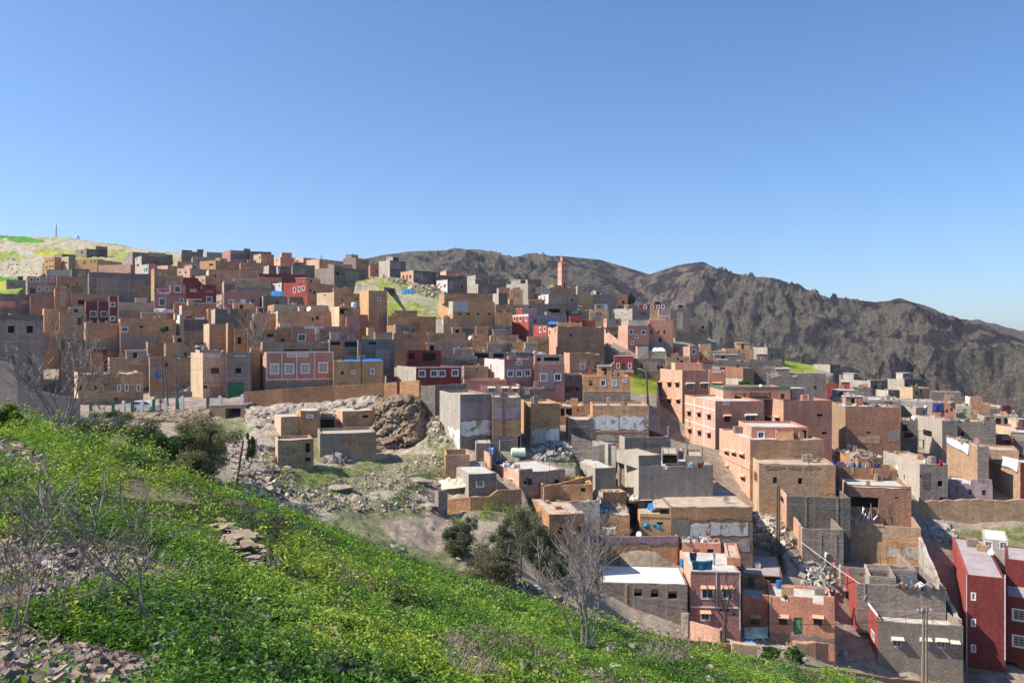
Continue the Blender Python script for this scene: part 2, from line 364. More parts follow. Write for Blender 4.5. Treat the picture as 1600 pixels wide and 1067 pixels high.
def parapet(mb, p, d, n, ln, z0, z1, th, rag, m, seed):
    k = max(1, int(ln / (1.1 if rag > .12 else 2.6))); rr = random.Random(seed); step = ln / k
    hs = [0] + [rr.uniform(-1, .25) * rag for _ in range(k - 1)] + [0]
    for i in range(k):
        a, b = i * step, (i + 1) * step; ha, hb = z1 + hs[i], z1 + hs[i + 1]
        q = lambda s, o: p + d * s + n * o
        A, B, C, D = q(a, 0), q(b, 0), q(b, th), q(a, th)
        mb.face([V3(A, z0), V3(B, z0), V3(B, hb), V3(A, ha)], m, [(a, z0), (b, z0), (b, hb), (a, ha)])
        mb.face([V3(A, ha), V3(B, hb), V3(C, hb), V3(D, ha)], m, [(a, 0), (b, 0), (b, th), (a, th)])
        mb.face([V3(D, z0 - 1), V3(C, z0 - 1), V3(C, hb), V3(D, ha)], m, [(a, z0 - 1), (b, z0 - 1), (b, hb), (a, ha)])
CNT = [0]
def house(label, name, co, mats, toks, parent=None, group=None):
    CNT[0] += 1
    xl, xm, xr, yt, yb = co; o = dict(pr=.35, rag=.05 if mats[:2] in ('pk', 'sd', 'rd', 'rb', 'wh', 'cr', 'oc') else .13, ext=3.5, roof='e', bk=None, d=None, a=None, L=None, open=0)
    tk = []
    for t in toks.split():
        k = t.split('=')[0]
        if '=' in t and k in o: v = t.split('=')[1]; o[k] = v if k == 'roof' else float(v)
        elif t != '@': tk.append(t)
    fm, lm = (mats.split(',') + [mats])[:2] if ',' in mats else (mats, mats)  # paired codes also paint shade on the front, sunlight on the left side
    u = (xm - 800) / F
    if parent is not None:
        d = parent['d'] + (o['bk'] if o['bk'] is not None else 3.0) if o['d'] is None else o['d']
    else: d = o['d'] or hit(xm, yb)
    ph = math.atan(u); r = Vector((math.sin(ph), math.cos(ph))); e = Vector((math.cos(ph), -math.sin(ph))); P = Vector((u * d, d))
    ur, ul = (xr - 800) / F, (xl - 800) / F
    w0 = (ur - u) * d
    if o['a'] is not None: a = R(o['a'])
    elif xl < xm:
        Lt = o['L'] or max(6, min(11, w0)); a = math.asin(max(.002, min(.82, (u - ul) * d * math.cos(ph) / Lt)))
    else: a = R(4 if xm < 900 else 9)
    f = e * math.cos(a) + r * math.sin(a); g = -e * math.sin(a) + r * math.cos(a)
    W = (ur * P.y - P.x) / (f.x - ur * f.y)
    L = (ul * P.y - P.x) / (g.x - ul * g.y) if xl < xm else (o['L'] or max(4, min(9, .8 * W)))
    if L <= 0 or L > 30: L = o['L'] or 8
    zt = (533 - yt) / F * d; zb = (533 - yb) / F * d - (o['ext'] + (6.5 if d > 131 and o['ext'] == 3.5 else 0))
    if parent is not None and '@' not in toks: zb = parent['zr'] - .05
    pr = o['pr']; zr = zt - pr
    if parent is None:
        base = empty(name, (P.x, P.y, (533 - yb) / F * d), label, 'house' if 'tower' not in name else 'tower', group); FOOT.append((P, f, g, W, L, zr))
    else: base = parent['root']
    ff = Face(P, f, g, W); lf = Face(P, g, f, L)
    rw = random.Random(CNT[0] * 7 + 5)
    if parent is None and W > 4.5 and not o['open'] and xr - xm > 18 and not any(t[0] not in '=^l' for t in tk) and not any(q in label for q in ('less', 'blank', 'cube', 'wall house', 'pillar', 'wall ')) and rw.random() < .75:
        for _ in range(rw.randint(1, 3)): tk.append('%s%.1f,%.1f,%.1fx%.1f' % (rw.choice('oods'), xm + (xr - xm) * rw.uniform(.1, .9), yt + (yb - yt) * rw.uniform(.35, .65), 700 / d, 1000 / d))
    mb = MB(); hf, hl = [], []; wins = []; patches = []
    for t in tk:
        left = t[0] == 'l' and len(t) > 2 and (t[1] in '=^' or t[1].isalpha() or t[1].isdigit())
        s = t[1:] if left else t; fc = lf if left else ff
        if s[0] == '=': patches.append((fc, s[1:])); continue
        if s[0] == '^':
            x0, x1, y = map(float, s[1:].split(',')); aa, bb = sorted((fc.sx(x0), fc.sx(x1))); mb.box(fc.pt(aa, zt - .05, .002), fc.d.to_3d() * (bb - aa), fc.n.to_3d() * .22, (0, 0, fc.zy(x0, y) - zt + .05), 0 if not left else 1); continue
        st = s[0]; c0, _, rep = s[1:].partition('*'); X, Y, SZ = c0.split(','); X, Y = float(X), float(Y); sw, sh = map(float, SZ.split('x'))
        n, dx, dy = 1, 0, 0
        if rep: q = rep.split('+'); n = int(q[0]); dx = float(q[1]); dy = float(q[2]) if len(q) > 2 else 0
        for i in range(n):
            x, y = X + i * dx, Y + i * dy
            aa, bb = sorted((fc.sx(x - sw / 2), fc.sx(x + sw / 2))); cc, dd = fc.zy(x, y + sh / 2), fc.zy(x, y - sh / 2)
            aa = max(aa, .08); bb = min(bb, fc.ln - .08)
            if bb - aa < .15: continue
            if st == 'v': wins.append((fc, aa, bb, cc, min(dd, zt - .03), st)); continue
            dd = min(dd, zt - max(.12, 0) - (0 if o['open'] else pr * .0)); cc = max(cc, zb + .1)
            if dd - cc < .1: continue
            (hl if left else hf).append((aa, bb, cc, min(dd, zr - .08 if not o['open'] else zt - .5))); wins.append((fc, aa, bb, cc, min(dd, zr - .08 if not o['open'] else zt - .5), st))
    seed = CNT[0]; ra = random.Random(seed * 3 + 1)
    sib = {'ob': 'mu', 'or': 'ob', 'mu': 'gc', 'gd': 'gb', 'gb': 'gd', 'br': 'ob', 'vi': 'gc', 'mv': 'vi', 'bt': 'mu', 'oc': 'or'}
    if parent is None and W > 3 and not patches and fm in sib and yb - yt > 9:
        for _ in range(ra.choice((1, 1, 2))):
            xa = xm + (xr - xm) * ra.uniform(.02, .5); xb = xa + (xr - xm) * ra.uniform(.2, .48); ya = yt + (yb - yt) * ra.uniform(.1, .6); patches.append((ff, '%s:%f,%f,%f,%f' % (sib[fm], xa, ya, min(xb, xr - 1), ya + (yb - yt) * ra.uniform(.25, .8))))
    zc = zr if not o['open'] else zt - .45
    face_with_holes(mb, ff, zb, zc, [h for h in hf if h[3] > h[2] + .05], 0); face_with_holes(mb, lf, zb, zc, [h for h in hl if h[3] > h[2] + .05], 1)
    Rt = P + f * W; Bk = P + g * L
    for p0, dd_, ln in ((Rt, g, L), (Bk, f, W)):
        a0, b0 = V3(p0, zb), V3(p0 + dd_ * ln, zb); mb.face([a0, b0, V3(p0 + dd_ * ln, zc), V3(p0, zc)], 0, [(0, zb), (ln, zb), (ln, zc), (0, zc)])
    th = .22
    parapet(mb, P, f, g, W, zc, zt, th, o['rag'], 0, seed); parapet(mb, P, g, f, L, zc, zt, th, o['rag'], 1, seed + 1000)
    parapet(mb, Rt, g, -f, L, zc, zt, th, o['rag'], 0, seed + 2000); parapet(mb, Bk, f, -g, W, zc, zt, th, o['rag'], 0, seed + 3000)
    nm = "wall" if parent is None else ("roof_room" if not toks.startswith("@") else "upper_storey")
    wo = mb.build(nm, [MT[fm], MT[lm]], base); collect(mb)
    rb = MB(); i_ = .21; z_ = zr if not o['open'] else max(zb + o['ext'] - .2, zt - o['open'])
    c = [P + f * i_ + g * i_, P + f * (W - i_) + g * i_, P + f * (W - i_) + g * (L - i_), P + f * i_ + g * (L - i_)]
    rb.face([V3(q, z_ + .02) for q in c], 0, [(0, 0), (W, 0), (W, L), (0, L)]); rb.face([V3(q, z_ - .15) for q in c][::-1], 0)
    rmat = {'e': roof_e, 'c': roof_c, 'v': roof_v, 'w': roof_w}[o['roof']]
    rb.build("roof" if not o['open'] else "floor_slab", rmat, base if parent is None else wo); collect(rb)
    if parent is None and d < 260 and W > 3.5 and L > 5 and not o['open'] and ra.random() < .6:
        for _ in range(ra.randint(1, 3)):
            cb = MB(); q = P + f * ra.uniform(.8, W - 1.4) + g * ra.uniform(min(2, L - 2), max(2.1, L - 2)); sx, sy, sz = ra.uniform(.3, 1.3), ra.uniform(.3, 1.1), ra.uniform(.2, .9)
            cb.box(V3(q, z_ + .02), f.to_3d() * sx, g.to_3d() * sy, (0, 0, pr + sz)); cb.build("roof_block", MT[ra.choice((fm, 'gb', 'mu'))], base)
    if parent is None and 135 < d < 290 and W > 5 and not o['open'] and (ff.ln > 0) and ra.random() < .5:
        w2, l2, h2 = W * ra.uniform(.25, .55), min(L - 1.2, ra.uniform(2.2, 4)), ra.uniform(1.0, 1.7)
        if l2 > 1.2:
            q = P + f * ra.uniform(.1, W - w2 - .1) + g * (L - l2 - .2); f2 = Face(q, f, g, w2); l2f = Face(q, g, f, l2); cb = MB(); mm = ra.choice((0, 0, 1)); zt2 = zt + h2
            op = [(w2 * .3, min(w2 * .3 + .8, w2 - .2), zr + .3, zt2 - .35)] if ra.random() < .6 else []
            face_with_holes(cb, f2, zr, zt2, op, 0, .2); face_with_holes(cb, l2f, zr, zt2, [], 1, .2)
            for p0, dd_, ln in ((q + f * w2, g, l2), (q + g * l2, f, w2)): cb.face([V3(p0, zr), V3(p0 + dd_ * ln, zr), V3(p0 + dd_ * ln, zt2), V3(p0, zt2)], 0, [(0, 0), (ln, 0), (ln, 3), (0, 3)])
            e_ = .12; cb.box(V3(q - f * e_ - g * e_, zt2 - .02), f.to_3d() * (w2 + 2 * e_), g.to_3d() * (l2 + 2 * e_), (0, 0, .14), 2)
            cb.build("roof_room", [MT[fm if mm == 0 else sib.get(fm, 'gb')], MT[lm], roof_c], base); collect(cb)
    if d < 205 and fm in ('gb', 'gd', 'br', 'bt', 'gc', 'ob') and not (parent is None and ra.random() < .35):
        for _ in range(ra.randint(2, 4)):
            q = P + f * ra.choice((.12, W * .34, W * .66, W - .12)) + g * ra.choice((.12, .12, L - .12)) + f * ra.uniform(-.08, .08); cb = MB(); cb.tube(V3(q, zt - .2), V3(q + f * ra.uniform(-.08, .08), zt + ra.uniform(.35, 1.1)), .03, .025, 4); cb.build("rebar", m_rust, base)
    for (fc, aa, bb, cc, dd, st) in wins:
        if dd > cc + .05: window(base, fc, aa, bb, cc, dd, st, d)
    for fc, s in patches:
        mt, _, c0 = s.partition(':'); x0, y0, x1, y1 = map(float, c0.split(',')); rr = random.Random(seed + x0)
        a0, a1 = sorted((max(0, fc.sx(x0)), min(fc.ln, fc.sx(x1)))); zt_, zb_ = fc.zy((x0 + x1) / 2, y0), fc.zy((x0 + x1) / 2, y1)
        narrow = (a1 - a0) < 1.0 or (zt_ - zb_) < .6; nm = "pillar" if a1 - a0 < 1.0 else ("coping" if zt_ - zb_ < .6 else "plaster_or_light_patch")  # besides plaster one a veranda's shade
        k = 1 if narrow or mt.isupper() else max(2, int((a1 - a0) / .6)); pb = MB(); jj = 0 if k == 1 else .3
        T = [zt_ + rr.uniform(-1, .3) * jj for _ in range(k + 1)]; B_ = [zb_ + rr.uniform(-.3, 1) * jj for _ in range(k + 1)]
        off = -.025 - .012 * rr.random() if not narrow else -.06
        for i in range(k):
            s0, s1 = a0 + (a1 - a0) * i / k, a0 + (a1 - a0) * (i + 1) / k
            pb.face([fc.pt(s0, B_[i], off), fc.pt(s1, B_[i + 1], off), fc.pt(s1, T[i + 1], off), fc.pt(s0, T[i], off)], 0, [(s0, B_[i]), (s1, B_[i + 1]), (s1, T[i + 1]), (s0, T[i])])
            pb.face([fc.pt(s0, T[i], off), fc.pt(s1, T[i + 1], off), fc.pt(s1, T[i + 1], .01), fc.pt(s0, T[i], .01)]); pb.face([fc.pt(s0, B_[i], off), fc.pt(s1, B_[i + 1], off), fc.pt(s1, B_[i + 1], .01), fc.pt(s0, B_[i], .01)])
        pb.face([fc.pt(a0, B_[0], off), fc.pt(a0, T[0], off), fc.pt(a0, T[0], .01), fc.pt(a0, B_[0], .01)]); pb.face([fc.pt(a1, B_[-1], off), fc.pt(a1, T[-1], off), fc.pt(a1, T[-1], .01), fc.pt(a1, B_[-1], .01)])
        special = {'white': frame_w, 'green': m_gcop, 'dark': m_dk, 'metal': m_metal}
        pb.build(nm, special.get(mt) or MT[mt], base)
    return dict(root=base, d=d, zr=zr, zt=zt, P=P, f=f, g=g, W=W, L=L, ff=ff, lf=lf, wall=wo)
HS = {}
def houses(text):
    last = None
    for ln in text.strip().split('\n'):
        ln = ln.strip()
        if not ln or ln[0] == '#': continue
        if ln[0] == '+':
            _, co, mats, toks = (ln.split('|') + ['', ''])[:4]; sub = house(None, None, [float(v) for v in co.split(',')], mats.strip(), toks.strip(), parent=last)
            if '^^' in ln: last = sub
            continue
        label, name, co, mats, toks = (ln.split('|') + ['', ''])[:5]
        last = house(label.strip(), name.strip(), [float(v) for v in co.split(',')], mats.strip(), toks.strip()); HS[co.strip()] = last
BK, HO, MU, RU, AP = 'concrete_block_house', 'house', 'mud_brick_house', 'ruined_house', 'apartment_house'
SPEC = '''
# skyline row, left to right
unfinished grey block house with a taller right half below the green hill|concrete_block_house|118,135,168,388,402|gd,gb|lo128,394,3x3
+|149,150,168,384,402|gd|bk=.5
dark grey low block house left of the unfinished skyline block|concrete_block_house|84,97,122,396,404|gd,gb|
ochre three-storey house with six small windows at the foot of the hill|house|69,85,96,401,424|ob,oc|lo73,408,2.2x3 lo78,407,2.2x3 lo82.5,406,2.2x3 lo73,417,2.2x3 lo78,416,2.2x3 lo82.5,415.5,2.2x3
narrow beige house with three dark windows beside the ochre six-window house|house|96,107,118,400,420|gb,tn|lo98.5,411,2x4 lo101.5,410.5,2x4 lo104.3,410,2x4
tan house with an arcaded upper room under the unfinished skyline block|house|117,152,191,404,416|ob,oc|lo120,408,2x3 lo132,410,2.5x4 lo142,408,2.5x4 lo148,408,2.5x4
long pale pink roofed house below the arcaded tan house|house|154,204,212,413,421|mv,pk|roof=c
light grey sided dark house right of the green hill crest|concrete_block_house|194,207,270,393,404|gd,gb|lo202,397,2x4
tall dark grey block house with a bright grey side and stacked window holes|concrete_block_house|211,221,262,399,426|gd,gl|lo214,404,2x3 lo216,414,2x4 lo214,414,1.5x3
narrow pale house with a teal door beside the tall dark grey block house|house|221,232,243,412,429|sd,gl|lc226,422,2x9 lo229,421,2x5
dark grey skyline house with a notched top left of the pink windowless house|concrete_block_house|283,284,318,392,401|gd|^284,300,390 ^308,318,389
low mauve grey house under the notched skyline house|house|299,301,347,400,413|vi|lo300,404,1x1
small grey box house touching the pink windowless skyline house|concrete_block_house|317,323,347,393,401|gb,gl|
big dusty pink windowless house on the skyline|house|347,360,396,390,406|vi,mv|=gd:361,397,395,405
+|381,381,391,388,392|gd|bk=2
long grey block house behind the pale tan corner house on the skyline|concrete_block_house|390,391,424,392,404|gd|
tan corner house with one small window on the skyline|house|396,408,428,396,410|ob,tn|lo406,402,2x4
ochre house with a bright side wall below the dusty pink skyline house|house|312,337,375,406,419|ob,oc|lo330,413,6x3
brown windowless house right of the bright sided ochre house|mud_brick_house|374,376,411,409,421|ob|
salmon house with an open roof room on the skyline|house|428,438,462,401,412|sd,pk|lo433,406,3x3
+|438,440,456,394,401|sd,pk|bk=1 o443,398,3x3
pale pink house with a brighter left face right of the open roof room|house|460,474,500,402,413|sd,pk|lR464,409,6x5
long brown house with a sunlit salmon side at the middle of the skyline|mud_brick_house|475,499,536,404,416|ob,tn|
small grey room house with one sunlit side below the salmon roof room|concrete_block_house|412,420,433,414,426|gd,gl|
dark grey house with a pale pink patch left of the big dark grey cube|concrete_block_house|430,434,456,415,427|gd,gl|=tr:431,418,437,427
big dark grey windowless cube above the maroon wall house|concrete_block_house|455,457,492,413,436|gd|
long maroon windowless house|house|402,404,479,427,442|rd|roof=e =sd:404,432,440,441
grey block house with three dark window holes above the green terrace|concrete_block_house|493,522,571,417,440|gd,gb|o527.5,427,4.5x5 o541.5,431,5x5 o552,431.5,5x5
+|521,523,534,414,419|gd|bk=.5
grey sided brown house behind the three-hole grey house|mud_brick_house|536,556,577,402,420|ob,gb|
small brown house on the roofline behind the three-hole grey house|mud_brick_house|531,534,551,412,420|ob|
small salmon house tucked left of the tall grey block house|house|576,578,592,413,428|sd|o588,424,2.5x4
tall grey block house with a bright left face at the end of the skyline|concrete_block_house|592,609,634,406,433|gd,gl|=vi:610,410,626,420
pink fronted house with a door between two windows above the green slope|concrete_block_house|626,646,681,422,444|gd,pk|lo630.5,432,2.4x5 lD636,434,2.6x9 lo641,432,2.4x5
small pale grey house right of the pink three-opening house|concrete_block_house|669,684,697,429,444|gd,gl|
pink house with a wide shaded balcony under the mountain|house|688,697,731,422,433|sd,pk|o711,425.5,22x3 roof=c
dark grey house below the pink balcony house|concrete_block_house|689,691,741,431,439|gd|
pink sided dark house with a window above a pole|concrete_block_house|682,699,726,436,456|gd,tr|lo695,446,2.6x5 lo689,448,2x3 o705,446,2.5x4 o722,447,3x3
pale grey and ochre house below the mountain gully|house|729,743,765,429,444|ob,gl|=oc:743,434,750,442
long dark grey house right of the ochre cornered house|concrete_block_house|761,763,792,435,447|gd|
low grey house with a sunlit side left of the small orange house|concrete_block_house|731,747,776,443,456|gd,gl|
brownish small house behind the little orange house|mud_brick_house|776,779,797,449,461|ob,gl|
long light grey house with a bright side left of the minaret|concrete_block_house|791,825,851,442,457|gb,gl|
+|819,824,846,436,443|gd,gl|bk=3
little orange house with two tiny openings|house|796,797,817,452,464|oc|o805,457,2x3 o811,457,2x3
ochre and grey house at the foot of the minaret|house|836,860,900,448,460|ob,oc|=gl:836,448,837,459 o868,453,10x4 o884,452,4x4
big grey block house right of the minaret|concrete_block_house|899,902,955,445,460|gb,gl|
wide brown grey block house with a pale pink windowed side|concrete_block_house|841,857,903,459,484|gb,tr|lo846,467,2.4x6 lo851.5,466,2.4x7 =gc:876,462,886,476
dark grey cube with a very bright left face|concrete_block_house|910,926,963,459,485|gb,gl|=oc:901,459,909,484
salmon house with one window hole beside the dark round tree|house|955,958,981,459,478|br,sd|=gc:957,463,962,478 o974,472,3.5x5
pale cream sided grey house in front of the dark round tree|concrete_block_house|950,988,1015,481,498|gb,cw|
maroon house with four white-framed windows on the right ridge|house|998,1001,1041,475,485|rd|w1008,479,4x4 w1019,479,4x4 w1028,479,4x4 w1036,479,4x4
small ochre box house under the maroon ridge house|house|1011,1013,1028,483,497|oc|
brown house with a pink lit strip right of the ochre box|house|1027,1029,1047,483,498|vi,pk|=pk:1030,491,1046,497
dark grey ribbed block house behind the salmon corner house|concrete_block_house|1045,1047,1079,483,520|gd|
grey house with three window holes at the right edge of the ridge|concrete_block_house|1062,1066,1103,500,520|gb|^1078,1085,496 o1069,511,4.2x4.2 o1079,511,4.2x4.2 o1098,511,4.2x4.2
flat dark grey house under the cream sided house|concrete_block_house|885,888,926,484,494|gd|
brown low house with a lumpy roof left of the salmon corner house|mud_brick_house|919,921,951,484,499|mu|rag=.3
# second rows, left
light grey walled yard house below the ochre six-window house|concrete_block_house|72,73,112,420,434|gb|=gl:74,421,110,431
dark grey annex house right of the light grey walled yard|concrete_block_house|110,112,140,419,434|gd|
huge windowless dark grey block house with stained walls|concrete_block_house|137,139,236,424,471|gd|L=11 =gb:150,436,228,468 =ob:214,444,240,470
dusky pink house with two rows of four white windows|house|40,43,89,431,460|mv,gb|S49,436,5x6*4+10.5+0 S62,451,6x7*3+11+0 B51,454,8x8
low grey wall house left of the four-window pink house|concrete_block_house|8,10,43,436,452|gb|
rusty brown house joined to the right of the four-window pink house|mud_brick_house|86,89,139,431,457|br|=gd:112,446,130,456
ochre brown tall windowless house with a square top|mud_brick_house|84,86,112,449,484|ob|
brown house with a grey lean-to below the huge dark grey house|mud_brick_house|110,112,186,458,484|br|=gd:140,466,166,473 o127,472,11x7
dark grey roofed house at the left edge of the photo|concrete_block_house|-20,0,48,458,484|gd|=sd:0,470,24,479 =sd:33,468,45,476
brown house with a dark shed roof left of the tall ochre brown house|mud_brick_house|46,47,86,462,484|br,mu|o56,464,9x5
brown cubical house behind the pink white-windowed house|mud_brick_house|236,241,263,419,433|ob,or|
tan house with a bright left face below the notched skyline house|house|271,277,304,408,420|ob,tn|
pale pink house with a lit side left of the pale pink two-window house|house|245,262,279,414,428|ob,pk|
pale pink house with two small dark windows in its lit side|house|277,297,325,418,430|vi,pk|lo281,425,2.4x4 lo290,425,2.6x4
old brown ruin with a crumbling top above the white-framed pink house|ruined_house|240,241,286,428,453|ob|rag=.6
dark red windowless block behind the white-trimmed maroon house|house|284,286,310,433,447|rd|roof=c
tan house with a sunlit face between the dark red block and the brown house|house|305,321,326,430,443|ob,tn|lo317,438,2x4
long brown plastered house with thin pilasters|mud_brick_house|322,326,404,420,441|ob,tn|=tn:374,420,375.5,440
light pink narrow house left of the pink house with white window surrounds|house|424,440,446,441,453|gd,tr|lo437,446,2x3
pink sided brown house with three white window surrounds|mud_brick_house|443,480,527,440,472|ob,rb|lw460,453,3x7 lw467.5,451.5,3x7 lw474,450,3x6 roof=c
dusty pink house with three white-framed windows of different sizes|house|240,241,291,455,484|mv|w253.5,471,9x11 w284,469,5x5 v256,457,17x4
+|265,266,290,444,457|mv|bk=.2 w277.5,451.5,9x9
maroon house with white balustrades and a balcony|house|289,291,338,451,479|rd|w327,467,8x7 v302,453.5,11x4 v327,453.5,12x4 v303,467.5,25x2
+|314,315,337,444,451|rd|bk=1 o327,448,12x2
dark porch house with a pink railing below the maroon balconied house|house|270,272,338,473,487|sd|o320,479,14x6 =tr:272,472,338,473.5
old brown grey house with a long band of dark blocks|concrete_block_house|347,350,424,438,458|mu|=gd:350,443,366,463 =gb:367,448,432,457
dusky mauve house with white sills right of the maroon balconied house|house|347,350,406,455,481|mv|S361,471,7x5 m380,471,7x6 d395,471,5x7
dark grey terrace house with a blue sheet on its roof|concrete_block_house|405,411,473,462,478|gd,gl|=gl:449,462,452,477
cream house with a band of square wall panels|house|416,428,512,475,486|cr,or|=tn:443,475,444.5,486 =tn:456,475,457.5,486 =tn:471,475,472.5,486 =tn:486,475,487.5,486 =tn:501,475,502.5,486 o461,483,3x3 o475,482,4x3 o490,483,2x2
wide ochre brown house below the cream panelled band|mud_brick_house|428,434,519,485,509|ob,tn|rag=.15 =mu:434,486,470,489
dusty brown house left of the wide ochre brown house|mud_brick_house|394,397,432,489,506|ob,gc|
tan sided orange house with a low flat roof below the green terrace edge|house|495,522,563,456,478|or,tn|lo508,460,3x4
+|520,521,548,448,457|ob|bk=2 =gl:536,447,542,453
tall square ochre tower house with a single window|house|562,576,605,453,505|ob,oc|w592.5,467,4x4 =gb:590,490,605,505
tan stepped house with a dark porch under the orange house|house|517,530,563,478,510|or,tn|K538,486,18x9 lo520,484,1x1
small salmon brown house at the foot of the square ochre tower house|house|556,558,592,491,504|sd|
mauve brown house under the dark porch|house|538,541,561,494,513|mv|
# second rows, centre
big ochre house with four tiny windows and a metal roof sheet|apartment_house|684,708,773,470,509|oc,oc|o719,490,5x2.6 o731.5,490,5x3 o747,490,4x3 o764.5,490,4x3 =metal:709,470,731,487 l=gl:699,470,707,491 L=12
+|686,694,770,457,470|ob,oc|bk=3 =ob:694,459,712,466
brown extension house right of the big ochre house|mud_brick_house|771,773,800,488,510|or|
grey block house with a pale side behind the big ochre house|concrete_block_house|768,779,793,457,475|gd,gl|
bright ochre cube house behind the brown extension|house|785,796,802,467,477|ob,oc|
low olive brown house in front of the bright ochre cube|mud_brick_house|771,774,826,475,488|mu|rag=.2
dark low grey house with long openings left of the wide brown grey house|concrete_block_house|824,827,884,474,491|gd|o866,485,18x6 =ob:836,466,846,474
small red house with white scalloped windows|house|800,826,886,491,514|vi,rb|lw804,498,2.6x7 lw813,498,3x7 lw822,497,2.6x7 l=tr:801,491,826,494
bright red house with two white arched windows|house|833,855,872,507,527|ob,rb|lw844,515,2.6x7 lw851,514,2.6x7
salmon sided brown ruin with a sagging top|ruined_house|856,871,944,509,546|ob,pk|rag=.5 lo859,519,2x6 lo868,516,2.6x6
+|870,872,910,503,512|ob|bk=2 rag=.3
ochre sunlit ruin wall house inside the sagging brown ruin|ruined_house|910,928,944,512,528|ob,oc|rag=.4 d=196
bright red roof house left of the brown ruin wall|house|909,911,930,500,513|rb|d=206
red house behind the bright red roof house|house|889,891,909,493,507|rb|o903,503,3x3
long orange brown retaining house wall under the green slope|mud_brick_house|604,606,682,493,510|or|L=5
grey low house with pale lintel below the long orange brown wall|concrete_block_house|604,618,650,507,520|gb,ob|
greyish brown house with a salmon corner and two dishes|mud_brick_house|681,693,717,497,520|mu,gc|=or:681,507,697,518
dark green shop house under the big ochre house|house|716,718,744,510,523|gb|G730,515,20x8
brown block house right of the dark green shop|mud_brick_house|742,744,763,509,526|or|=ob:744,509,761,525
low grey stone house in front of the brown extension|concrete_block_house|760,763,800,508,520|gb|rag=.2
brown mud house with a small terrace behind the red upper house|mud_brick_house|613,615,668,520,546|ob|o643,525,16x7 =or:642,519,655,528
wide brown mud house in the middle of the village|mud_brick_house|666,669,727,519,549|ob|L=10 =gc:690,536,727,548
brown house with a tin porch and an orange lit corner|mud_brick_house|725,728,792,531,549|or|o734,537,7x6 =tn:778,530,791,541 o772,534,12x4
brown flat house with two dark windows right of the orange lit corner|mud_brick_house|791,793,826,533,549|or|o798,538,5x6
brown cubical house with one square window near the sagging ruin|mud_brick_house|823,825,858,525,548|or,ob|o829,538,8x6
dark lumpy roof house behind the orange lit corner|mud_brick_house|764,767,810,523,534|mu|rag=.25 =cr:809,523,822,531
big dark grey house with one wide black window|concrete_block_house|558,560,616,530,572|gd|K582,534,12x7 rag=.03
+|584,586,613,518,530|gb|bk=3
orange lit narrow house behind the wide black window|house|572,575,585,511,528|oc|
# upper middle-left mud rows
purple pink house with a white-framed square window and a balustrade|house|454,456,546,509,532|mv|w471.5,527,11x10 v491,511,32x4 =tr:455,509,457,532 =tr:498,509,499,532
+|492,493,499,521,533|tr|bk=-.6
brown house with a cream upper room left of the purple pink house|house|430,433,456,510,534|or|o442,531,5x4
+|435,437,454,504,512|cr|bk=1
long grey flat house above an open dark porch|concrete_block_house|496,499,556,520,530|gb|
open porch house with ochre walls under the long grey flat house|house|512,515,561,530,556|gc|K524,535,14x8 K548,536,19x11 =or:518,538,536,556
grey and white lit parapet house right of the ornate pink house|house|535,538,578,544,556|gb,gl|^539,552,548
tan sided ochre house cube left of the black arch|house|318,327,354,505,545|ob,tn|
ochre pillar house right of the ochre cube|ruined_house|353,356,365,504,546|ob,oc|a=14
ochre ruin with a tall black arched opening|ruined_house|363,366,386,513,546|or,oc|K374,532,6x11 rag=.3
ruined brown house with round opening behind the leafless tree|ruined_house|385,387,434,513,546|mu|rag=.6 K422,526,10x9
# left middle block
red house with white corner lines and five white-framed windows|house|132,133,171,470,503|rd,rd|w145.5,490,9x8 w162.5,490,9x8 =white:133,470,134,502 =white:152.7,470,153.5,502
+|169,170,185,462,502|rd|@ bk=.15 ext=3 w176,475.5,6.5x6 w176,497,6.5x6 =white:183.8,462,184.8,502 =white:170,462,171,502
pale ochre wall house with a grey lower half right of the red house|house|183,185,242,471,486|cr|=gc:186,484,241,497
brown mud house with a dark blue door left of the red house|mud_brick_house|90,93,134,487,513|mu,ob|B125,501,8x12 =gl:121,494,130,495.5
ochre house with a bare plaster front above the grey apartment block|house|66,69,94,481,512|or|
ochre brown house over a grey base under the red house|house|131,134,187,503,549|ob|=gb:134,529,187,549
wide ochre house with a double window and a grey base|house|185,188,275,496,549|ob|w195,514,9x7 o221,510,5x3 o260,513,6x7 =gc:188,523,251,549
+|271,273,277,489,496|tn|bk=0
dark grey block house behind the white lit stair wall|concrete_block_house|279,281,326,499,517|gd|K295,495,5x3 =mu:282,515,318,538
pale whitewashed stair tower house beside the wide ochre house|house|273,281,287,491,532|gl,wp|lo277,512,2x5
tan low house with a bright white roof parapet in the shaded centre left|house|280,284,318,476,498|ob,tn|K296,493,7x6
dark grey house with pale pillars above the mud ruin|concrete_block_house|330,336,372,482,504|gd,gl|=gl:355,482,360,490
dark brown house below the dusky mauve house|mud_brick_house|322,325,412,481,498|or|=gb:335,485,371,500
brown mud box house left of the long mud wall|mud_brick_house|228,231,260,533,558|ob|rag=.2
long low mud house with a crumbling right end|ruined_house|256,259,304,535,572|mu|rag=.7
big grey apartment block with rows of black windows at the left edge|apartment_house|-30,-8,68,491,620|gb|L=14 d=142 o17.5,514,10x11*2+29+0 o17.5,562,10x11*2+29+0 o20,592,4x9 o47,591,8x8 =gd:-8,490,68,501
ochre brick house with a torn edge right of the grey apartment block|mud_brick_house|64,67,93,520,550|or|rag=.3 =vi:62,524,76,546
blue grey shed house with a red edge below the mud house|concrete_block_house|92,94,140,530,552|gd|
grey brown long house above the slit-window mud house|mud_brick_house|92,95,142,547,580|mu|
small maroon house with a pale coping|house|139,141,168,544,558|rd|=tr:141,543,166,544.5
pinkish brown narrow house beside the small maroon house|mud_brick_house|139,142,161,551,578|or|o153,566,3x5
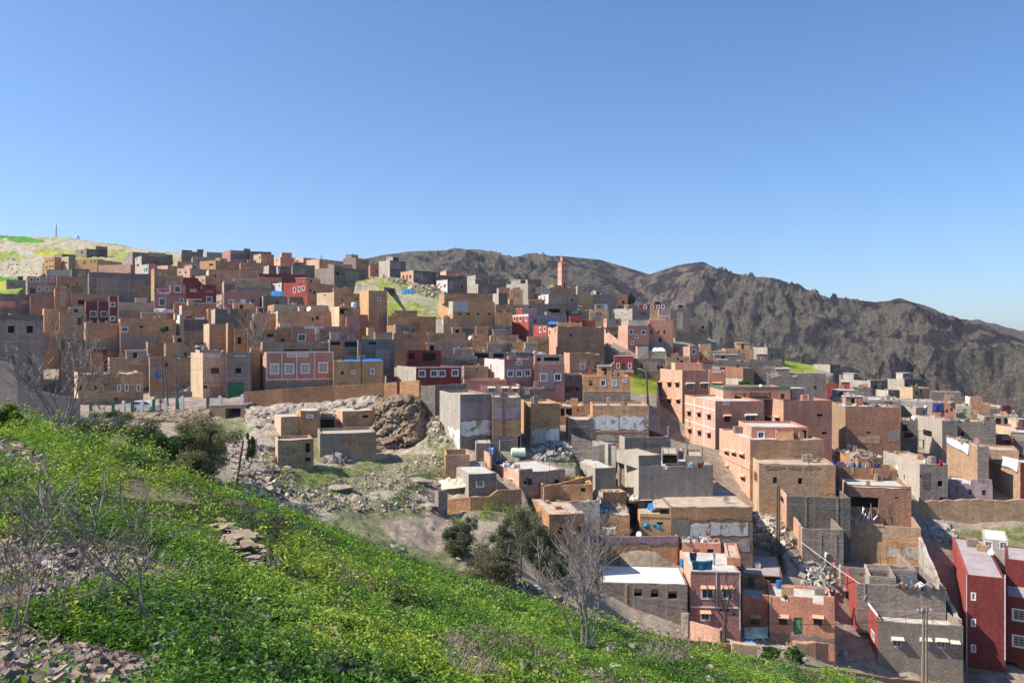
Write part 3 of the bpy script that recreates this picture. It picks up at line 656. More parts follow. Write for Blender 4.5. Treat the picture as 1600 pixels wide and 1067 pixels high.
mud house with a rough parapet and two small dark openings|mud_brick_house|168,171,236,559,588|mu|o205.5,573,6x7 o225,564,9x4 rag=.2
long mud parapet house behind the rubbish heap|mud_brick_house|231,234,300,557,588|mu|rag=.35
mud house with three white-framed slit windows above the parked car|mud_brick_house|116,122,224,583,632|ob,tn|rag=.3 o125,605,4x8 o149,605,4x7 o165,603,4x8 w186,606,3.6x9 w198,605,3.6x9 w216.3,605,3.6x9 R181,626,7x11
grey plastered house wall rising at the far left|house|-30,-10,22,566,640|gc,gc|d=118 rag=.2
# left front
salmon house with a brown-framed window and white balustrade beside the road|house|298,317,354,551,622|pk,tn|s336,578.5,13x9 v335,556,21x5 =sd:328,602,348,620 o320,604,8x4 =sd:317,597,354,598.5 roof=c L=8
+|305,312,345,546,552|gc,gl|bk=2
grey rendered house with a green metal garage door|house|353,354,393,550,621|gb|o372.5,578.5,9x8 G368,609,25x24 =gl:365,554,385,557 roof=c
rough brown narrow house in the gap left of the ornate pink house|mud_brick_house|390,392,407,543,606|mu|d=136
wide pink house with four ornate white windows and white bands|house|405,416,521,550,608|sd,pk|L=10 r429,576,12x14 r452,576,13x14 r477,575.5,12x13 r505,574,13x14 v465,554.5,35x6 =white:416,549,521,550.5 =white:416,591,521,592.5 =white:416,550,417.2,592 =white:440,550,441.2,592 =white:463,550,464.2,592 =white:491,550,492.2,592 =white:519.6,550,521,592 =gb:417,594,520,608 K454,603,7x9
+|407,410,514,534,548|gc,sd|bk=3 o450,544,14x9 o470,543,26x9 o500,542,24x9 pr=.2
ochre house with a striped blue and yellow sheet on its roof|house|519,521,599,564,605|oc|o535,582,4x5 S552,581,3x4 S582,579.5,5x7 =gc:529,597,544,602
# ravine ruins
tan left room of the ruin over the ravine with one small hole|ruined_house|429,439,470,651,681|mu,tn|rag=.05 pr=.1 o446,657,2x3 L=5 ext=6 roof=c
ochre flat roofed room house in the middle of the ravine ruin|ruined_house|466,470,500,641,682|or|pr=.1 S484,650,9x3 roof=c L=5 ext=5
torn open dark red room between the two ravine ruin rooms|ruined_house|498,500,524,650,676|gd|rag=.4 K511,664,22x20 L=4 ext=5
ochre flat roofed house with a pink side on stone masonry over the ravine|ruined_house|522,535,586,642,677|or,pk|pr=.1 K571,650,9x4 L=6 ext=.2 roof=c
grey stone masonry base house below the ochre flat roofed ravine house|ruined_house|496,500,588,677,713|gc|rag=.1 =mu:535,678,586,706 L=6
mud shed house with a grassy roof and a black slot door|mud_brick_house|430,434,490,687,724|mu,tn|rag=.15 K481,699,7x14 K481,717,8x6 o450,700,3x4 L=4
# centre
red house with a row of four white-framed windows|house|620,650,722,573,603|rd,gl|w659.5,583,9x9 w678,583,9x9 w690.5,583,9x9 w711,582,9x9 =white:720.5,573,722,602 =white:650,572.5,722,574 roof=c ext=6 L=9
deep red upper house with a big dark double window|house|634,636,689,547,575|rd|K671,557,20x12 K643,556,9x9
long grey wall house right of the deep red upper house|concrete_block_house|687,689,746,556,574|gb|o737,562.5,6x3
flat tin roofed porch house with a dark veranda|house|738,741,792,549,562|gb|K754,555,24x7 K779,555,16x6 =cr:764,550,766,561 roof=c pr=.15
ochre arched house front in the shade of the tin roofed porch|house|744,748,775,561,574|or,oc|
mauve house with three blue-white windows under a bright parapet|house|757,788,833,561,605|mv,tr|w797.5,583,8x9 w811.5,583,8x9 w824.5,582,8x9 c811,565,8x7 L=10
ochre brown blank house left of the bright pale lit wall|mud_brick_house|722,725,763,572,594|ob,gb|o745,577,3x4
low red brown yard house with a white wall top|house|722,725,792,593,617|sd|rag=.08 ext=4
flat white-roofed house with a big shaded veranda in the centre|house|788,793,845,549,561|gl,gl|roof=w =gd:806,550,836,556 rag=.15
pink house with two dark windows under a brown open loggia|house|833,835,882,568,616|mv|w849.5,589,9x10 w871.5,589,9x10 roof=c
+|834,836,880,554,568|gb,sd|bk=2 K842,560,6x8 K862,559,24x9 roof=c
salmon pink house with three white-hooded windows|house|750,752,813,602,620|pk|A768,609.5,9x7 A789,609.5,9x7 A805,610,8x7
small dark grey house right of the three hooded windows|concrete_block_house|812,814,852,606,628|gd|=gl:820,609,828,616
grey house with four black windows left of the ochre balcony house|concrete_block_house|881,883,911,584,616|gb|o890.5,591,7x9 o902.5,591,8x9 o887,608,7x7 o900,607,7x6
brown house with a pink lit strip and one window|house|881,890,928,551,584|ob,pk|w910,572,6x8 roof=c L=9
+|924,926,937,553,561|tn,oc|bk=1
brown red low house with a tiny turret box in front of the red cottage|house|918,921,958,573,590|br|^938,944,566
ochre balcony house with four windows over a dark ground floor|house|909,911,985,587,632|or|o923,598,6x8 w942.5,598,7x8 m960,598,6x8 m976,594.5,5x3 K975,622,5x12 o946,624,7x8 =gb:911,612,984,629 =oc:911,610,985,612 roof=e
small red cottage house with white trim and a door between two windows|house|959,960,990,555,583|rb|w966,571,3.6x7 R974.8,574,5x15 w984,571,3.6x7 =gl:960,577,990,583 =white:959.5,555,990,556.2
long charcoal block house right of the red cottage|concrete_block_house|988,991,1040,560,585|gd|
salmon roofed house with a white tarpaulin above the charcoal house|house|993,996,1013,541,558|gl,pk|
yellow corrugated shed house next to the white tarpaulin|house|1010,1013,1041,548,561|cr,cr|roof=w
salmon house with a sunlit side and one white window above the charcoal house|house|1050,1078,1093,541,561|sd,pk|w1084.5,549,5x7
dark brick house right of the salmon white-window house|concrete_block_house|1091,1094,1111,537,556|mu|
rounded brown mud house behind the big salmon block|mud_brick_house|1038,1041,1077,556,572|mu|rag=.3
salmon corner house with a white-trimmed window on each face|house|943,981,1014,508,546|sd,pk|lw948,518,3.6x7 lw962,524,5x7 w986.5,518,5x7 w1005.5,519,6x6 w995,525,4x4 w988,535,3.6x4 lw948,529,4x2 =gc:981,538,1013,547 L=11 roof=c
+|943,948,969,497,508|gb,pk|bk=4 o965,503,5x6 lo945,502,2x3
+|978,982,1012,499,508|gl|bk=3
long pink house with three small dark windows in a row|house|1011,1014,1052,500,544|sd,sd|o1018,518,2.6x6 o1029,518,2.6x5 o1038,518,2.6x6 W1010,537,6x9 B1031.5,532,5x9 =gc:1014,533,1051,545
+|1014,1016,1040,497,506|gl|bk=3
# right centre
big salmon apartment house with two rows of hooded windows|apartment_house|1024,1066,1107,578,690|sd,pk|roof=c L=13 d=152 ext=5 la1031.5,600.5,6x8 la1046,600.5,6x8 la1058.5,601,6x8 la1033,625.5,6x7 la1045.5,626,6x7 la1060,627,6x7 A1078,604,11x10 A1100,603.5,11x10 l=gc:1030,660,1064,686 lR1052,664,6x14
+|1049,1055,1098,567,579|sd,tn|bk=4
darker salmon wing house of the big apartment block with one long window|house|1106,1108,1134,579,640|sd|a1121,603,13x9 v1120,580.5,14x4 L=9 d=163
brick patched house with a white slab roof behind the salmon blocks|house|1133,1161,1178,574,602|mu,br|=gl:1133,590,1161,600 roof=c l=gl:1134,590,1160,602 K1170,590,1x1
low roofed house with a long black window strip behind the salmon wing|house|1109,1112,1150,571,582|gb|K1136,577,22x5 =tr:1113,571,1125,578
pink four-bay apartment house with white grid lines on its sunlit face|apartment_house|1070,1117,1194,626,700|sd,pk|roof=c L=14 la1077,645.5,5.5x8 la1092.5,647.5,5.5x8 la1108,651,5.5x9 la1078,673,5.5x8 la1093,676,5.5x9 la1108,680,5.5x9 a1136,654,9x9 A1173,653,16x9 v1135.5,629,10x6 l=white:1070,634,1117,635.5 l=white:1070,662,1117,663.5 l=white:1085,622,1086,692 l=white:1100,624,1101,696 =white:1117,626,1118.2,699
+|1108,1130,1235,606,625|sd,pk|bk=7 d=141 s1138,617,1x1 o1157,618,18x9 o1188,618,34x10 s1223,619,6x9 =green:1130,603.5,1235,606.5 l=green:1108,601.5,1130,606 roof=c
salmon corner apartment house with a very wide blank front|apartment_house|1193,1224,1300,625,700|sd,pk|la1200,654,10x9 la1215,656,7x9 o1281,648,9x3.5 o1288,676,8x3.5 roof=c
salmon apartment house with an unfinished brown front and round dish|apartment_house|1124,1172,1287,686,784|ob,pk|roof=c la1135.5,707,7x7 la1147,709,7x7 la1159.5,712,8x7 la1136,731,6x8 la1134,746,6x8 la1161,747,7x8 l=sd:1124,722,1172,723 L=13
+|1154,1174,1263,666,686|sd,pk|bk=4.5 w1189,679,9x9 K1257,678,7x14 roof=c
+|1210,1212,1240,674,687|or,pk|bk=3
brown brick house with a lattice patterned parapet|house|1175,1186,1306,723,778|bt,tn|d=108.5 L=6 lR1181,744,5x14 =or:1283,735,1305,772 =br:1198,726,1226,734 =br:1231,726,1251,734 =br:1258,726,1282,734
square brown brick house with a rough stone-like wall|house|1299,1321,1407,634,694|br,bt|roof=c o1357,675,6x2.5 =gc:1388,672,1406,690 L=10 =mu:1340,680,1375,692
grey terrace house with blue cloths on its roof line|concrete_block_house|1297,1300,1408,622,640|gb|roof=c o1330,630,10x5 o1388,629,14x5
charcoal L-shaped block house with a lit white step|concrete_block_house|1198,1201,1291,585,621|gd|^1245,1290,583 =gl:1204,581,1216,590 =gl:1238,586,1245,589
low charcoal house with a sunlit flat roof below the L-shaped house|concrete_block_house|1230,1235,1281,613,624|gd|roof=c pr=.1 L=7
tall grey block house with a light left side under the round tank|concrete_block_house|1176,1199,1226,542,565|gb,gl|
wide charcoal house below the light sided tall grey house|concrete_block_house|1168,1171,1223,562,586|gd|
beige house with a stained wall under the round tank|house|1128,1133,1178,544,566|mu|K1155,549,2x2
dark grey house with a red slab edge|concrete_block_house|1088,1092,1170,564,577|gd|=rb:1092,562,1115,566
dark grey low house right of the beige stained house|concrete_block_house|1099,1103,1135,547,560|mu|o1122,553,5x4
pale lit wall house on the far right ridge|house|1271,1297,1313,569,582|gd,gl|
low brown house right of the orange earth heap|mud_brick_house|1311,1314,1346,586,596|mu|
red L-shaped house with a long lit parapet|house|1290,1292,1332,607,619|rb|^1292,1308,598 K1320,617,10x2
pale grey sloped house behind the red L-shaped house|concrete_block_house|1314,1360,1387,594,613|gd,gl|
dark grey low house right of the red L-shaped house|concrete_block_house|1331,1333,1362,606,620|gd|
pale grey house with a lit roof on the far right|concrete_block_house|1386,1413,1445,592,612|gd,gl|roof=c
light sided dark grey house in the row below the far right roof|concrete_block_house|1363,1388,1406,609,620|gd,gl|
tan lit house with a brown front in the far right row|house|1403,1426,1454,605,620|mu,tn|
charcoal flat block house against the dark mountain|concrete_block_house|1451,1454,1502,611,626|gd|
whitewashed house with brown brick gable near the mountain|house|1508,1516,1536,620,634|br,wp|
beige plastered house wall behind the blue cloth|house|1402,1405,1460,625,640|gl|
house with a pink post and a maroon room beside the blue cloth|house|1453,1456,1493,628,650|sd|
cream house with a pale green door|house|1491,1494,1518,633,651|cr|g1508,643,6x9 W1497,644,2x8
brown brick gable house right of the pale green door|house|1515,1517,1547,630,650|br|^1517,1533,621
maroon house at the far right end of the village|house|1543,1565,1580,633,647|rd,gl|
dark grey low house left of the far maroon house|concrete_block_house|1541,1544,1566,637,649|gd|
grey green plastered house with scaffolding and a white dish|house|1431,1472,1496,656,690|gb,gl|lK1449,676,14x9 L=11
long dark grey block house with a pale panel and small windows|concrete_block_house|1494,1496,1556,657,690|gd|o1504,677,5x6 =ob:1473,668,1496,684 w1544,655,3x3 l=gl:1480,656,1494,662
+|1527,1538,1554,650,658|gd,gl|bk=1 o1544,655,3x4
light grey house with two black openings beside the brick-walled house|house|1407,1431,1449,636,662|gc,gl|o1430,645,4x7 o1444,645,4x8 roof=c
shaded house with a black porch behind the scaffolding|house|1405,1408,1434,655,688|gd|K1414,668,8x10 K1420,680,14x8 roof=c
brown flat roofed house with an open door at the right edge|house|1552,1555,1590,649,668|gb|K1560,658,8x11 =sd:1554,652,1556,668 K1572,657,6x10 roof=e pr=.1
tan lit house with a maroon corner at the right edge of the photo|house|1554,1586,1625,667,690|mv,tn|o1597,680,8x6
maroon house with a pink doorway above the white sheet|house|1551,1553,1584,682,702|rd|K1574,688,8x9 =pk:1566,684,1576,686
charcoal shed house at the right edge above the white sheet|concrete_block_house|1570,1572,1625,687,706|gd|
tan brick house with a white cloth hung over its sunlit side|house|1479,1527,1545,697,785|gb,bt|L=12 roof=c
tall tan house with a long white sheet hung over its slanted top|house|1527,1594,1640,722,790|rd,bt|L=14 roof=c
+|1527,1532,1592,700,716|mu|bk=7
pale concrete house with a long sloping side wall|concrete_block_house|1380,1437,1481,724,784|gb,gl|L=13 o1442,743,9x5 o1469,755,8x9 K1474,779,12x5 lo1413,745,2x8
mauve house with white notched parapet|house|1481,1483,1551,752,782|vi|^1483,1503,748 ^1517,1528,748 ^1542,1550,748 roof=c =white:1503,750,1505,757 =white:1515,750,1517,757
orange house corner with round dish behind the laundry line|house|1305,1340,1380,714,732|or,or|a=20 rag=.2
red brick terrace house with a laundry line|house|1301,1307,1402,730,770|br,bt|=bt:1330,729,1334,741 =bt:1360,729,1364,741 L=5 open=3
brick house with an open white-walled loggia|house|1308,1327,1424,759,812|br,tn|L=9 roof=c o1351,784,44x16 =br:1327,758,1424,760 o1401,777,6x3
charcoal block house with a peeling white inner wall|concrete_block_house|1204,1229,1329,774,826|gd,pk|l=gc:1204,764,1215,800 ld1209,768,5x9 ld1222,780,5x9 open=3 L=12 =gb:1258,775,1261,822 =gb:1307,775,1310,822
pink sided grey block house with red window grilles|concrete_block_house|1230,1253,1318,824,874|gb,pk|ld1236,810,5x9 ld1247,816,5x9 lK1244,848,5x18 lK1234,842,5x10 =gc:1280,834,1284,872 =gc:1304,834,1308,868 open=2.5 roof=v L=10
low ochre brick yard house with poles stacked on top|house|1310,1315,1439,816,842|bt,or|open=2 rag=.1 L=7 =mu:1315,816,1380,820
roofless mud ruin with a pale floor and peeling white panels|ruined_house|1312,1316,1441,838,874|or|open=3 rag=.35 L=7 =cw:1388,854,1407,872 =cw:1412,852,1436,873 =mu:1317,850,1385,872 d=104
unfinished grey block house with roofless rooms|concrete_block_house|1290,1313,1433,884,912|gb,gl|open=2.2 L=9 rag=.12 roof=c d=95.5
red sided grey block house with torn walls behind the grey corner house|concrete_block_house|1311,1338,1478,911,938|gb,rb|open=2 L=8 rag=.2 roof=c d=90 =gl:1350,897,1352,936
small roofless block cell with pale walls|concrete_block_house|1350,1358,1400,899,930|gb,gl|open=2.5 L=5 roof=c d=91.5 rag=.1
grey plastered corner house with a bright red side and white hooded windows|house|1336,1372,1505,969,1036|gc,rb|A1402,1004,14x12 A1446,1005,13x12 A1471,1006,14x12 A1491.5,1008,10x9 roof=c pr=.9 L=9.5 l=white:1336,936,1372,940 l=gc:1354,1010,1372,1040 lw1364,993,4x13 lK1349,975,4x16 ext=2
+|1337,1341,1486,946,962|gb|bk=7.5
tall red house with three stair windows and a sloping lavender roof|apartment_house|1488,1510,1571,897,1050|rd,rb|S1521,931,4x9 S1521,972,4x9 S1521,1012,4x9 =white:1509.6,897,1511,1048 =white:1569.5,897,1571,1030 roof=v pr=.15 =gc:1510,1046,1571,1052 L=16
red wing house with a white balustrade and two big white windows|apartment_house|1570,1571,1660,930,1066|rd|S1592,960,18x16 S1592,1001,18x16 v1595,927,48x8 K1580,1050,18x34 =rd:1568,1026,1600,1030 roof=v L=9 d=90.3
+|1570,1572,1660,872,930|rd|bk=5 roof=v pr=.12 K1562,885,8x14
+|1534,1538,1576,841,872|gl|bk=9 d=103 S1545,851,10x10 S1568,852,10x10 roof=w pr=.1
# lower centre
grey block house with a crumbling lower storey and white plaster patch|ruined_house|687,719,768,616,703|gb,gl|rag=.12 =vi:719,625,766,655 =wh:720,656,767,681 L=9 l=wh:700,668,719,700 l=gl:688,618,718,640 roof=e ext=4
mauve and ochre patched house with a thin drainpipe|ruined_house|766,769,814,620,703|gb|=vi:770,638,812,655 =ob:770,655,813,683 K812,686,6x22 =gd:785,622,786,684 L=8 ext=3
ochre mud tower house with whitewashed foot|mud_brick_house|813,829,875,630,697|or,oc|rag=.1 l=wh:820,680,829,695 =cw:830,668,852,694 =wh:853,667,873,690 =ob:829,652,874,667 ext=3 L=8
ochre house with two tall black openings|mud_brick_house|873,875,913,633,664|or|K879,643,6x12 K889,642,9x13 o903,640,3x4 roof=c L=7
long ruined house with a band of white plaster and rafter holes|ruined_house|922,926,1014,633,692|ob,or|=wh:927,649,1013,672 =cw:933,678,962,691 =gc:963,676,1008,691 rag=.1 ext=3 L=7 roof=e =sd:926,673,1013,675 =ob:966,648,967,672
slanting grey ruin house left of the white plaster band|ruined_house|884,888,926,652,692|gb,ob|rag=.6 ext=3 L=5
open-topped low grey block house with a broken right corner|concrete_block_house|948,976,1048,683,704|gb,gl|open=1.6 rag=.06 ^1044,1048,665 L=9 roof=c
sunlit grey block yard house below the white plaster ruin|concrete_block_house|925,950,962,693,716|gl,gl|a=35 L=4
large grey concrete house with a shaded roof terrace full of washing|concrete_block_house|963,998,1114,727,769|gc,gl|open=1 L=11 ext=2 =or:1114,727,1122,762 roof=c
+|963,998,1033,711,728|gc,gl|bk=.05 ext=0 pr=.1
+|1033,1035,1060,708,727|gc|bk=4 K1047,717,22x16 pr=.1
+|1070,1071,1099,711,727|gc|bk=4
small concrete house with a flat grey roof beside the grey terrace house|house|895,930,962,731,752|gc,gl|roof=c pr=.08 lK906,736,2x3 L=8 ext=2
low ochre curved yard house around the small concrete house|mud_brick_house|843,846,926,756,772|or|rag=.1 L=4 d=94.5
concrete house with an orange shuttered window in the ravine|house|702,732,776,740,776|gb,gl|S750,755,10x9 =gb:744,748,757,751 roof=c pr=.1 L=9 lo717,741,2x3 ext=2
sunlit pink house with clothes lines and small doorway|house|768,811,883,737,764|gb,pk|lW789,755,5x12 lw799,752,6x8 ^811,832,733 roof=c L=8 ext=2 =gb:811,733,832,737 pr=.2
+|767,781,808,687,716|gb,gl|bk=12 pr=.1 o797,701,14x9 roof=c d=106
+|741,744,768,692,715|gb|bk=12 pr=.05 d=103
+|752,767,769,711,736|pk,pk|bk=7 d=99
brown walled roof yard house left of the sunlit pink house|house|694,696,734,710,722|mu,or|L=5 open=1 d=97
ochre mud house with two small windows behind the olive trees|mud_brick_house|817,858,913,803,842|or,or|rag=.3 o875,828,7x10 K904,828,8x12 L=12 =ob:859,806,912,815 ext=2 roof=e pr=.15
flat mud house with a blue sheet right of the two-window mud house|mud_brick_house|912,915,984,803,820|or|rag=.2 L=8 K941,805,3x6 roof=e pr=.1
round-cornered mud house with a rubble roof below the grey terrace house|mud_brick_house|918,942,978,768,786|or,cw|rag=.4 L=8 roof=e pr=.1 d=99
long low mud house with a patched pale wall behind the flat mud house|mud_brick_house|866,869,937,780,796|cw,or|rag=.3 L=6 K931,790,2x5 d=93.5
small ochre house with a straw yellow roof edge|house|995,1000,1050,806,822|oc|K1031,817,10x4 roof=e pr=.05 L=7 =oc:1000,802,1050,807
wide flat-roofed tan house above the crumbling white plaster wall|ruined_house|1000,1048,1176,791,864|mu,gc|roof=e pr=.1 =wh:1078,817,1109,840 =wh:1110,815,1169,838 =gc:1052,808,1077,862 =cw:1085,842,1172,862 L=19 =ob:1049,792,1175,812
+|1090,1105,1118,767,784|tn,gc|bk=13 K1109,774,8x13 pr=.1
brown walled terrace house with a hanging rug|house|916,939,1060,838,885|gb,pk|open=2.2 rag=.04 =or:940,851,1016,874 =or:1018,853,1058,882 =gb:939,874,1018,884 K1033,867,8x10 L=11 roof=e =vi:940,838,1059,850 d=92.5
+|963,985,1027,829,842|gd|bk=6 open=1
+|1016,1019,1060,822,838|gb|bk=2 open=1
long grey block house with a bright white flat roof|concrete_block_house|937,939,1074,909,960|gb|o997,925,12x12 o1023,926,12x13 o1051,929,14x12 =tn:976,912,980,948 roof=w pr=.03 L=6 ext=1.5 d=84.5
pink two-storey house with teal windows and a laundry roof terrace|house|1060,1079,1157,892,986|mv,pk|t1105.5,926,17x16 t1136,926,15x16 =white:1079,891,1157,893 =white:1079,947,1157,949 =white:1119,893,1120.2,948 =white:1155.5,893,1157,984 t1102,962,12x11 roof=c L=9 pr=.05 K1132,952,15x4 o1147,959,4x4 ext=2 d=84
+|1064,1066,1126,846,870|sd,sd|bk=8 o1088,862,11x10 K1110,863,10x12 pr=.1
+|1131,1136,1157,870,892|sd,pk|bk=2.5 pr=.2
roofed brown shed house with a black open front and green door|house|1157,1159,1222,895,935|br|G1175,909,14x14 K1208,908,26x22 roof=v L=8 d=91.5 pr=.06
brown plastered house with a stepped parapet left of the green door|house|1158,1160,1201,934,980|sd|=white:1159,928,1160,978 ^1160,1174,928.5 ^1189,1201,928.5 a1180,969,13x11 roof=c L=5 ext=1.5
brown plastered house with a pale green door between two hooded windows|house|1200,1203,1304,937,1000|sd|^1203,1220,930.5 ^1231,1270,930.5 ^1287,1304,930.5 a1223.5,969.5,13x12 a1278,970,13x12 g1247,977.5,13.5x27 =gc:1203,990,1304,1000 =white:1202.5,930,1203.8,985 roof=c L=6 ext=1.5
'''
houses(SPEC)
# ---------------------------------------------------------------- ground sheet
def inpoly(x, y, poly):
    c = np.zeros(x.shape, bool); n = len(poly); j = n - 1
    for i in range(n):
        xi, yi = poly[i]; xj, yj = poly[j]
        with np.errstate(divide='ignore', invalid='ignore'):
            c ^= ((yi > y) != (yj > y)) & (x < (xj - xi) * (y - yi) / (yj - yi + 1e-12) + xi)
        j = i
    return c
def ground():
    U = np.concatenate([np.linspace(-1.25, -.68, 40, endpoint=False), np.linspace(-.68, .68, 520), np.linspace(.69, 1.25, 40)])
    Lg = np.linspace(math.log(1.3), math.log(900), 560)
    UU, LL = np.meshgrid(U, Lg); D = np.exp(LL).ravel(); u = UU.ravel(); X = u * D; v = slope(u, LL.ravel()); Z = v * D
    P_x = 800 + F * u; P_y = 533 - F * v
    # roughness of the land itself
    near = D < 66
    amp = np.where(near, .26, np.where(D < 125, .42, .25)); amp = np.where(D > 330, 1.2, amp)
    Z = Z + (fbm(X * .45, D * .45, 5, 3) - .5) * 2 * amp
    rv = (D > 66) & (D < 118) & (P_x > 330) & (P_x < 720)
    Z = Z + np.where(rv, (ridged(X * .16, D * .16, 5, 11) - .45) * .4 + (ridged(X * .7, D * .7, 4, 12) - .45) * .5, 0)
    vil = np.clip((D - 131) / 9, 0, 1) * np.clip((350 - D) / 10, 0, 1) * (P_x > -60)
    for poly in ([(520, 434), (620, 430), (700, 450), (692, 497), (600, 502), (585, 447)], [(-60, 380), (66, 380), (70, 428), (30, 456), (-60, 462)], [(975, 575), (1028, 575), (1028, 660), (975, 640)], [(1215, 560), (1320, 565), (1300, 590), (1220, 582)], [(940, 535), (1120, 520), (1120, 535), (1000, 556), (960, 552)]):
        vil = vil * ~inpoly(P_x, P_y, poly)
    Z = Z - vil * 3.6
    zf = Z.copy()
    for (P, f, g, W, L, zr) in FOOT:
        dx, dy = X - P.x, D - P.y; a = dx * f.x + dy * f.y; b = dx * g.x + dy * g.y
        m = (a > -.8) & (a < W + .8) & (b > -.1) & (b < L + 1.2); zf[m] = np.minimum(zf[m], zr - 1.2)
    Z = zf
    V = np.stack([X, D, Z], 1)
    nU, nL = len(U), len(Lg); i = np.arange(nL - 1)[:, None] * nU + np.arange(nU - 1)[None]; i = i.ravel()
    Q = np.stack([i, i + 1, i + nU + 1, i + nU], 1)
    # what grows or lies where: real colour of the ground
    n1 = fbm(X * .12, D * .12, 4, 21); n2 = fbm(X * .9, D * .9, 4, 22)
    C = np.empty((len(X), 3)); C[:] = (.36, .30, .235); C *= (.8 + .4 * n2)[:, None]
    green = np.array([.10, .15, .035]); ygreen = np.array([.26, .28, .05]); pale = np.array([.43, .365, .285]); soil = np.array([.20, .155, .11])
    def put(m, c, k=1.0): C[m] = C[m] * (1 - k) + np.asarray(c) * k * (.75 + .5 * n2[m])[:, None]
    put(near, (.075, .085, .032)); put(near & (n1 > .62), (.17, .14, .10))
    put(near & inpoly(P_x, P_y, [(-50, 690), (60, 690), (330, 770), (300, 790), (60, 760)]), (.32, .25, .2))
    put(near & inpoly(P_x, P_y, [(-50, 830), (60, 850), (270, 880), (280, 900), (130, 940), (-50, 980)]), (.33, .27, .22))
    put(near & inpoly(P_x, P_y, [(-50, 960), (120, 990), (240, 1040), (240, 1100), (-50, 1100)]), (.26, .22, .2))
    put(rv, pale * 1.1); put(rv & (n1 > .56), (.17, .20, .07), .75)
    put((D > 66) & (D < 120) & inpoly(P_x, P_y, [(430, 745), (590, 715), (700, 700), (690, 745), (560, 765), (440, 770)]), (.16, .18, .06), .6)
    put((D > 62) & (D < 95) & inpoly(P_x, P_y, [(590, 815), (700, 795), (720, 830), (690, 860), (620, 850)]), (.42, .335, .265), .9)
    put((D > 62) & (D < 95) & (P_y > 925) & (P_x > 900), (.40, .335, .27), .9)
    m = (D > 130) & (D < 330) & inpoly(P_x, P_y, [(525, 436), (620, 436), (700, 455), (690, 500), (600, 500), (590, 445)])
    put(m, (.30, .32, .06)); put(m & (n2 > .55), (.36, .33, .23)); put(m & inpoly(P_x, P_y, [(610, 445), (690, 470), (690, 492), (615, 460)]), (.40, .36, .28), .8)
    m = (D > 240) & (P_x < 330); put(m, (.33, .32, .14)); st = fbm(X * .03 + D * .002, D * .02, 4, 40); put(m & (st > .52), (.42, .37, .27)); put(m & (st < .40), (.27, .32, .07))
    put(m & inpoly(P_x, P_y, [(-20, 366), (30, 367), (72, 376), (70, 379), (25, 378), (-20, 371)]), (.10, .26, .03))
    put(m & inpoly(P_x, P_y, [(-20, 431), (25, 433), (32, 438), (-20, 440)]), (.10, .26, .03)); put(m & inpoly(P_x, P_y, [(50, 392), (110, 392), (105, 400), (60, 400)]), (.40, .38, .06))
    put(m & inpoly(P_x, P_y, [(-20, 441), (10, 439), (10, 452), (-20, 455)]), (.42, .40, .06)); put(m & inpoly(P_x, P_y, [(0, 372), (8, 372), (68, 402), (40, 402)]), (.43, .38, .31))
    put((D > 90) & inpoly(P_x, P_y, [(1440, 835), (1610, 820), (1610, 860), (1500, 868)]), (.24, .25, .1), .8)
    put((D > 130) & inpoly(P_x, P_y, [(980, 580), (1026, 580), (1026, 618), (985, 612)]), (.30, .33, .05)); put((D > 150) & inpoly(P_x, P_y, [(1220, 560), (1300, 575), (1260, 582), (1222, 580)]), (.30, .33, .06))
    m, n, b = newmat("ground"); b.inputs["Roughness"].default_value = 1; b.inputs["Specular IOR Level"].default_value = .05
    vc = nod(n, "ShaderNodeVertexColor", layer_name="Col")
    base = mixc(n, 1.0, vc.outputs[0], ramp(n, noise_n(n, .8, 10, .75), [(.28, g3(.55)), (.72, g3(1.45))]), 'MULTIPLY')
    pb = ramp(n, noise_n(n, 6, 5, .8), [(.3, g3(.6)), (.7, g3(1.35))]); base = mixc(n, 1.0, base, pb, 'MULTIPLY')
    n.links.new(base, b.inputs["Base Color"]); bump(n, b, noise_n(n, 1.6, 10, .75), 1, .45)
    tag(np_mesh("ground", V, Q, m, np.clip(C, 0, 1), True), kind="structure"); return V, Q
GV, GQ = ground()
GB = BVHTree.FromPolygons(GV.tolist(), GQ.tolist())
def gpt(x, y, d0=68.0):
    """point of the ground seen at photo point (x, y), no nearer than d0"""
    dr = Vector(((x - 800) / F, 1, (533 - y) / F)); h = GB.ray_cast(dr * d0, dr.normalized(), 900)[0]
    return h if h is not None else px(x, y, hit(x, y, d0))
def gdrop(X, Y, z=60):
    h = GB.ray_cast(Vector((X, Y, z)), Vector((0, 0, -1)))[0]; return h if h is not None else Vector((X, Y, gz1(X, Y)))
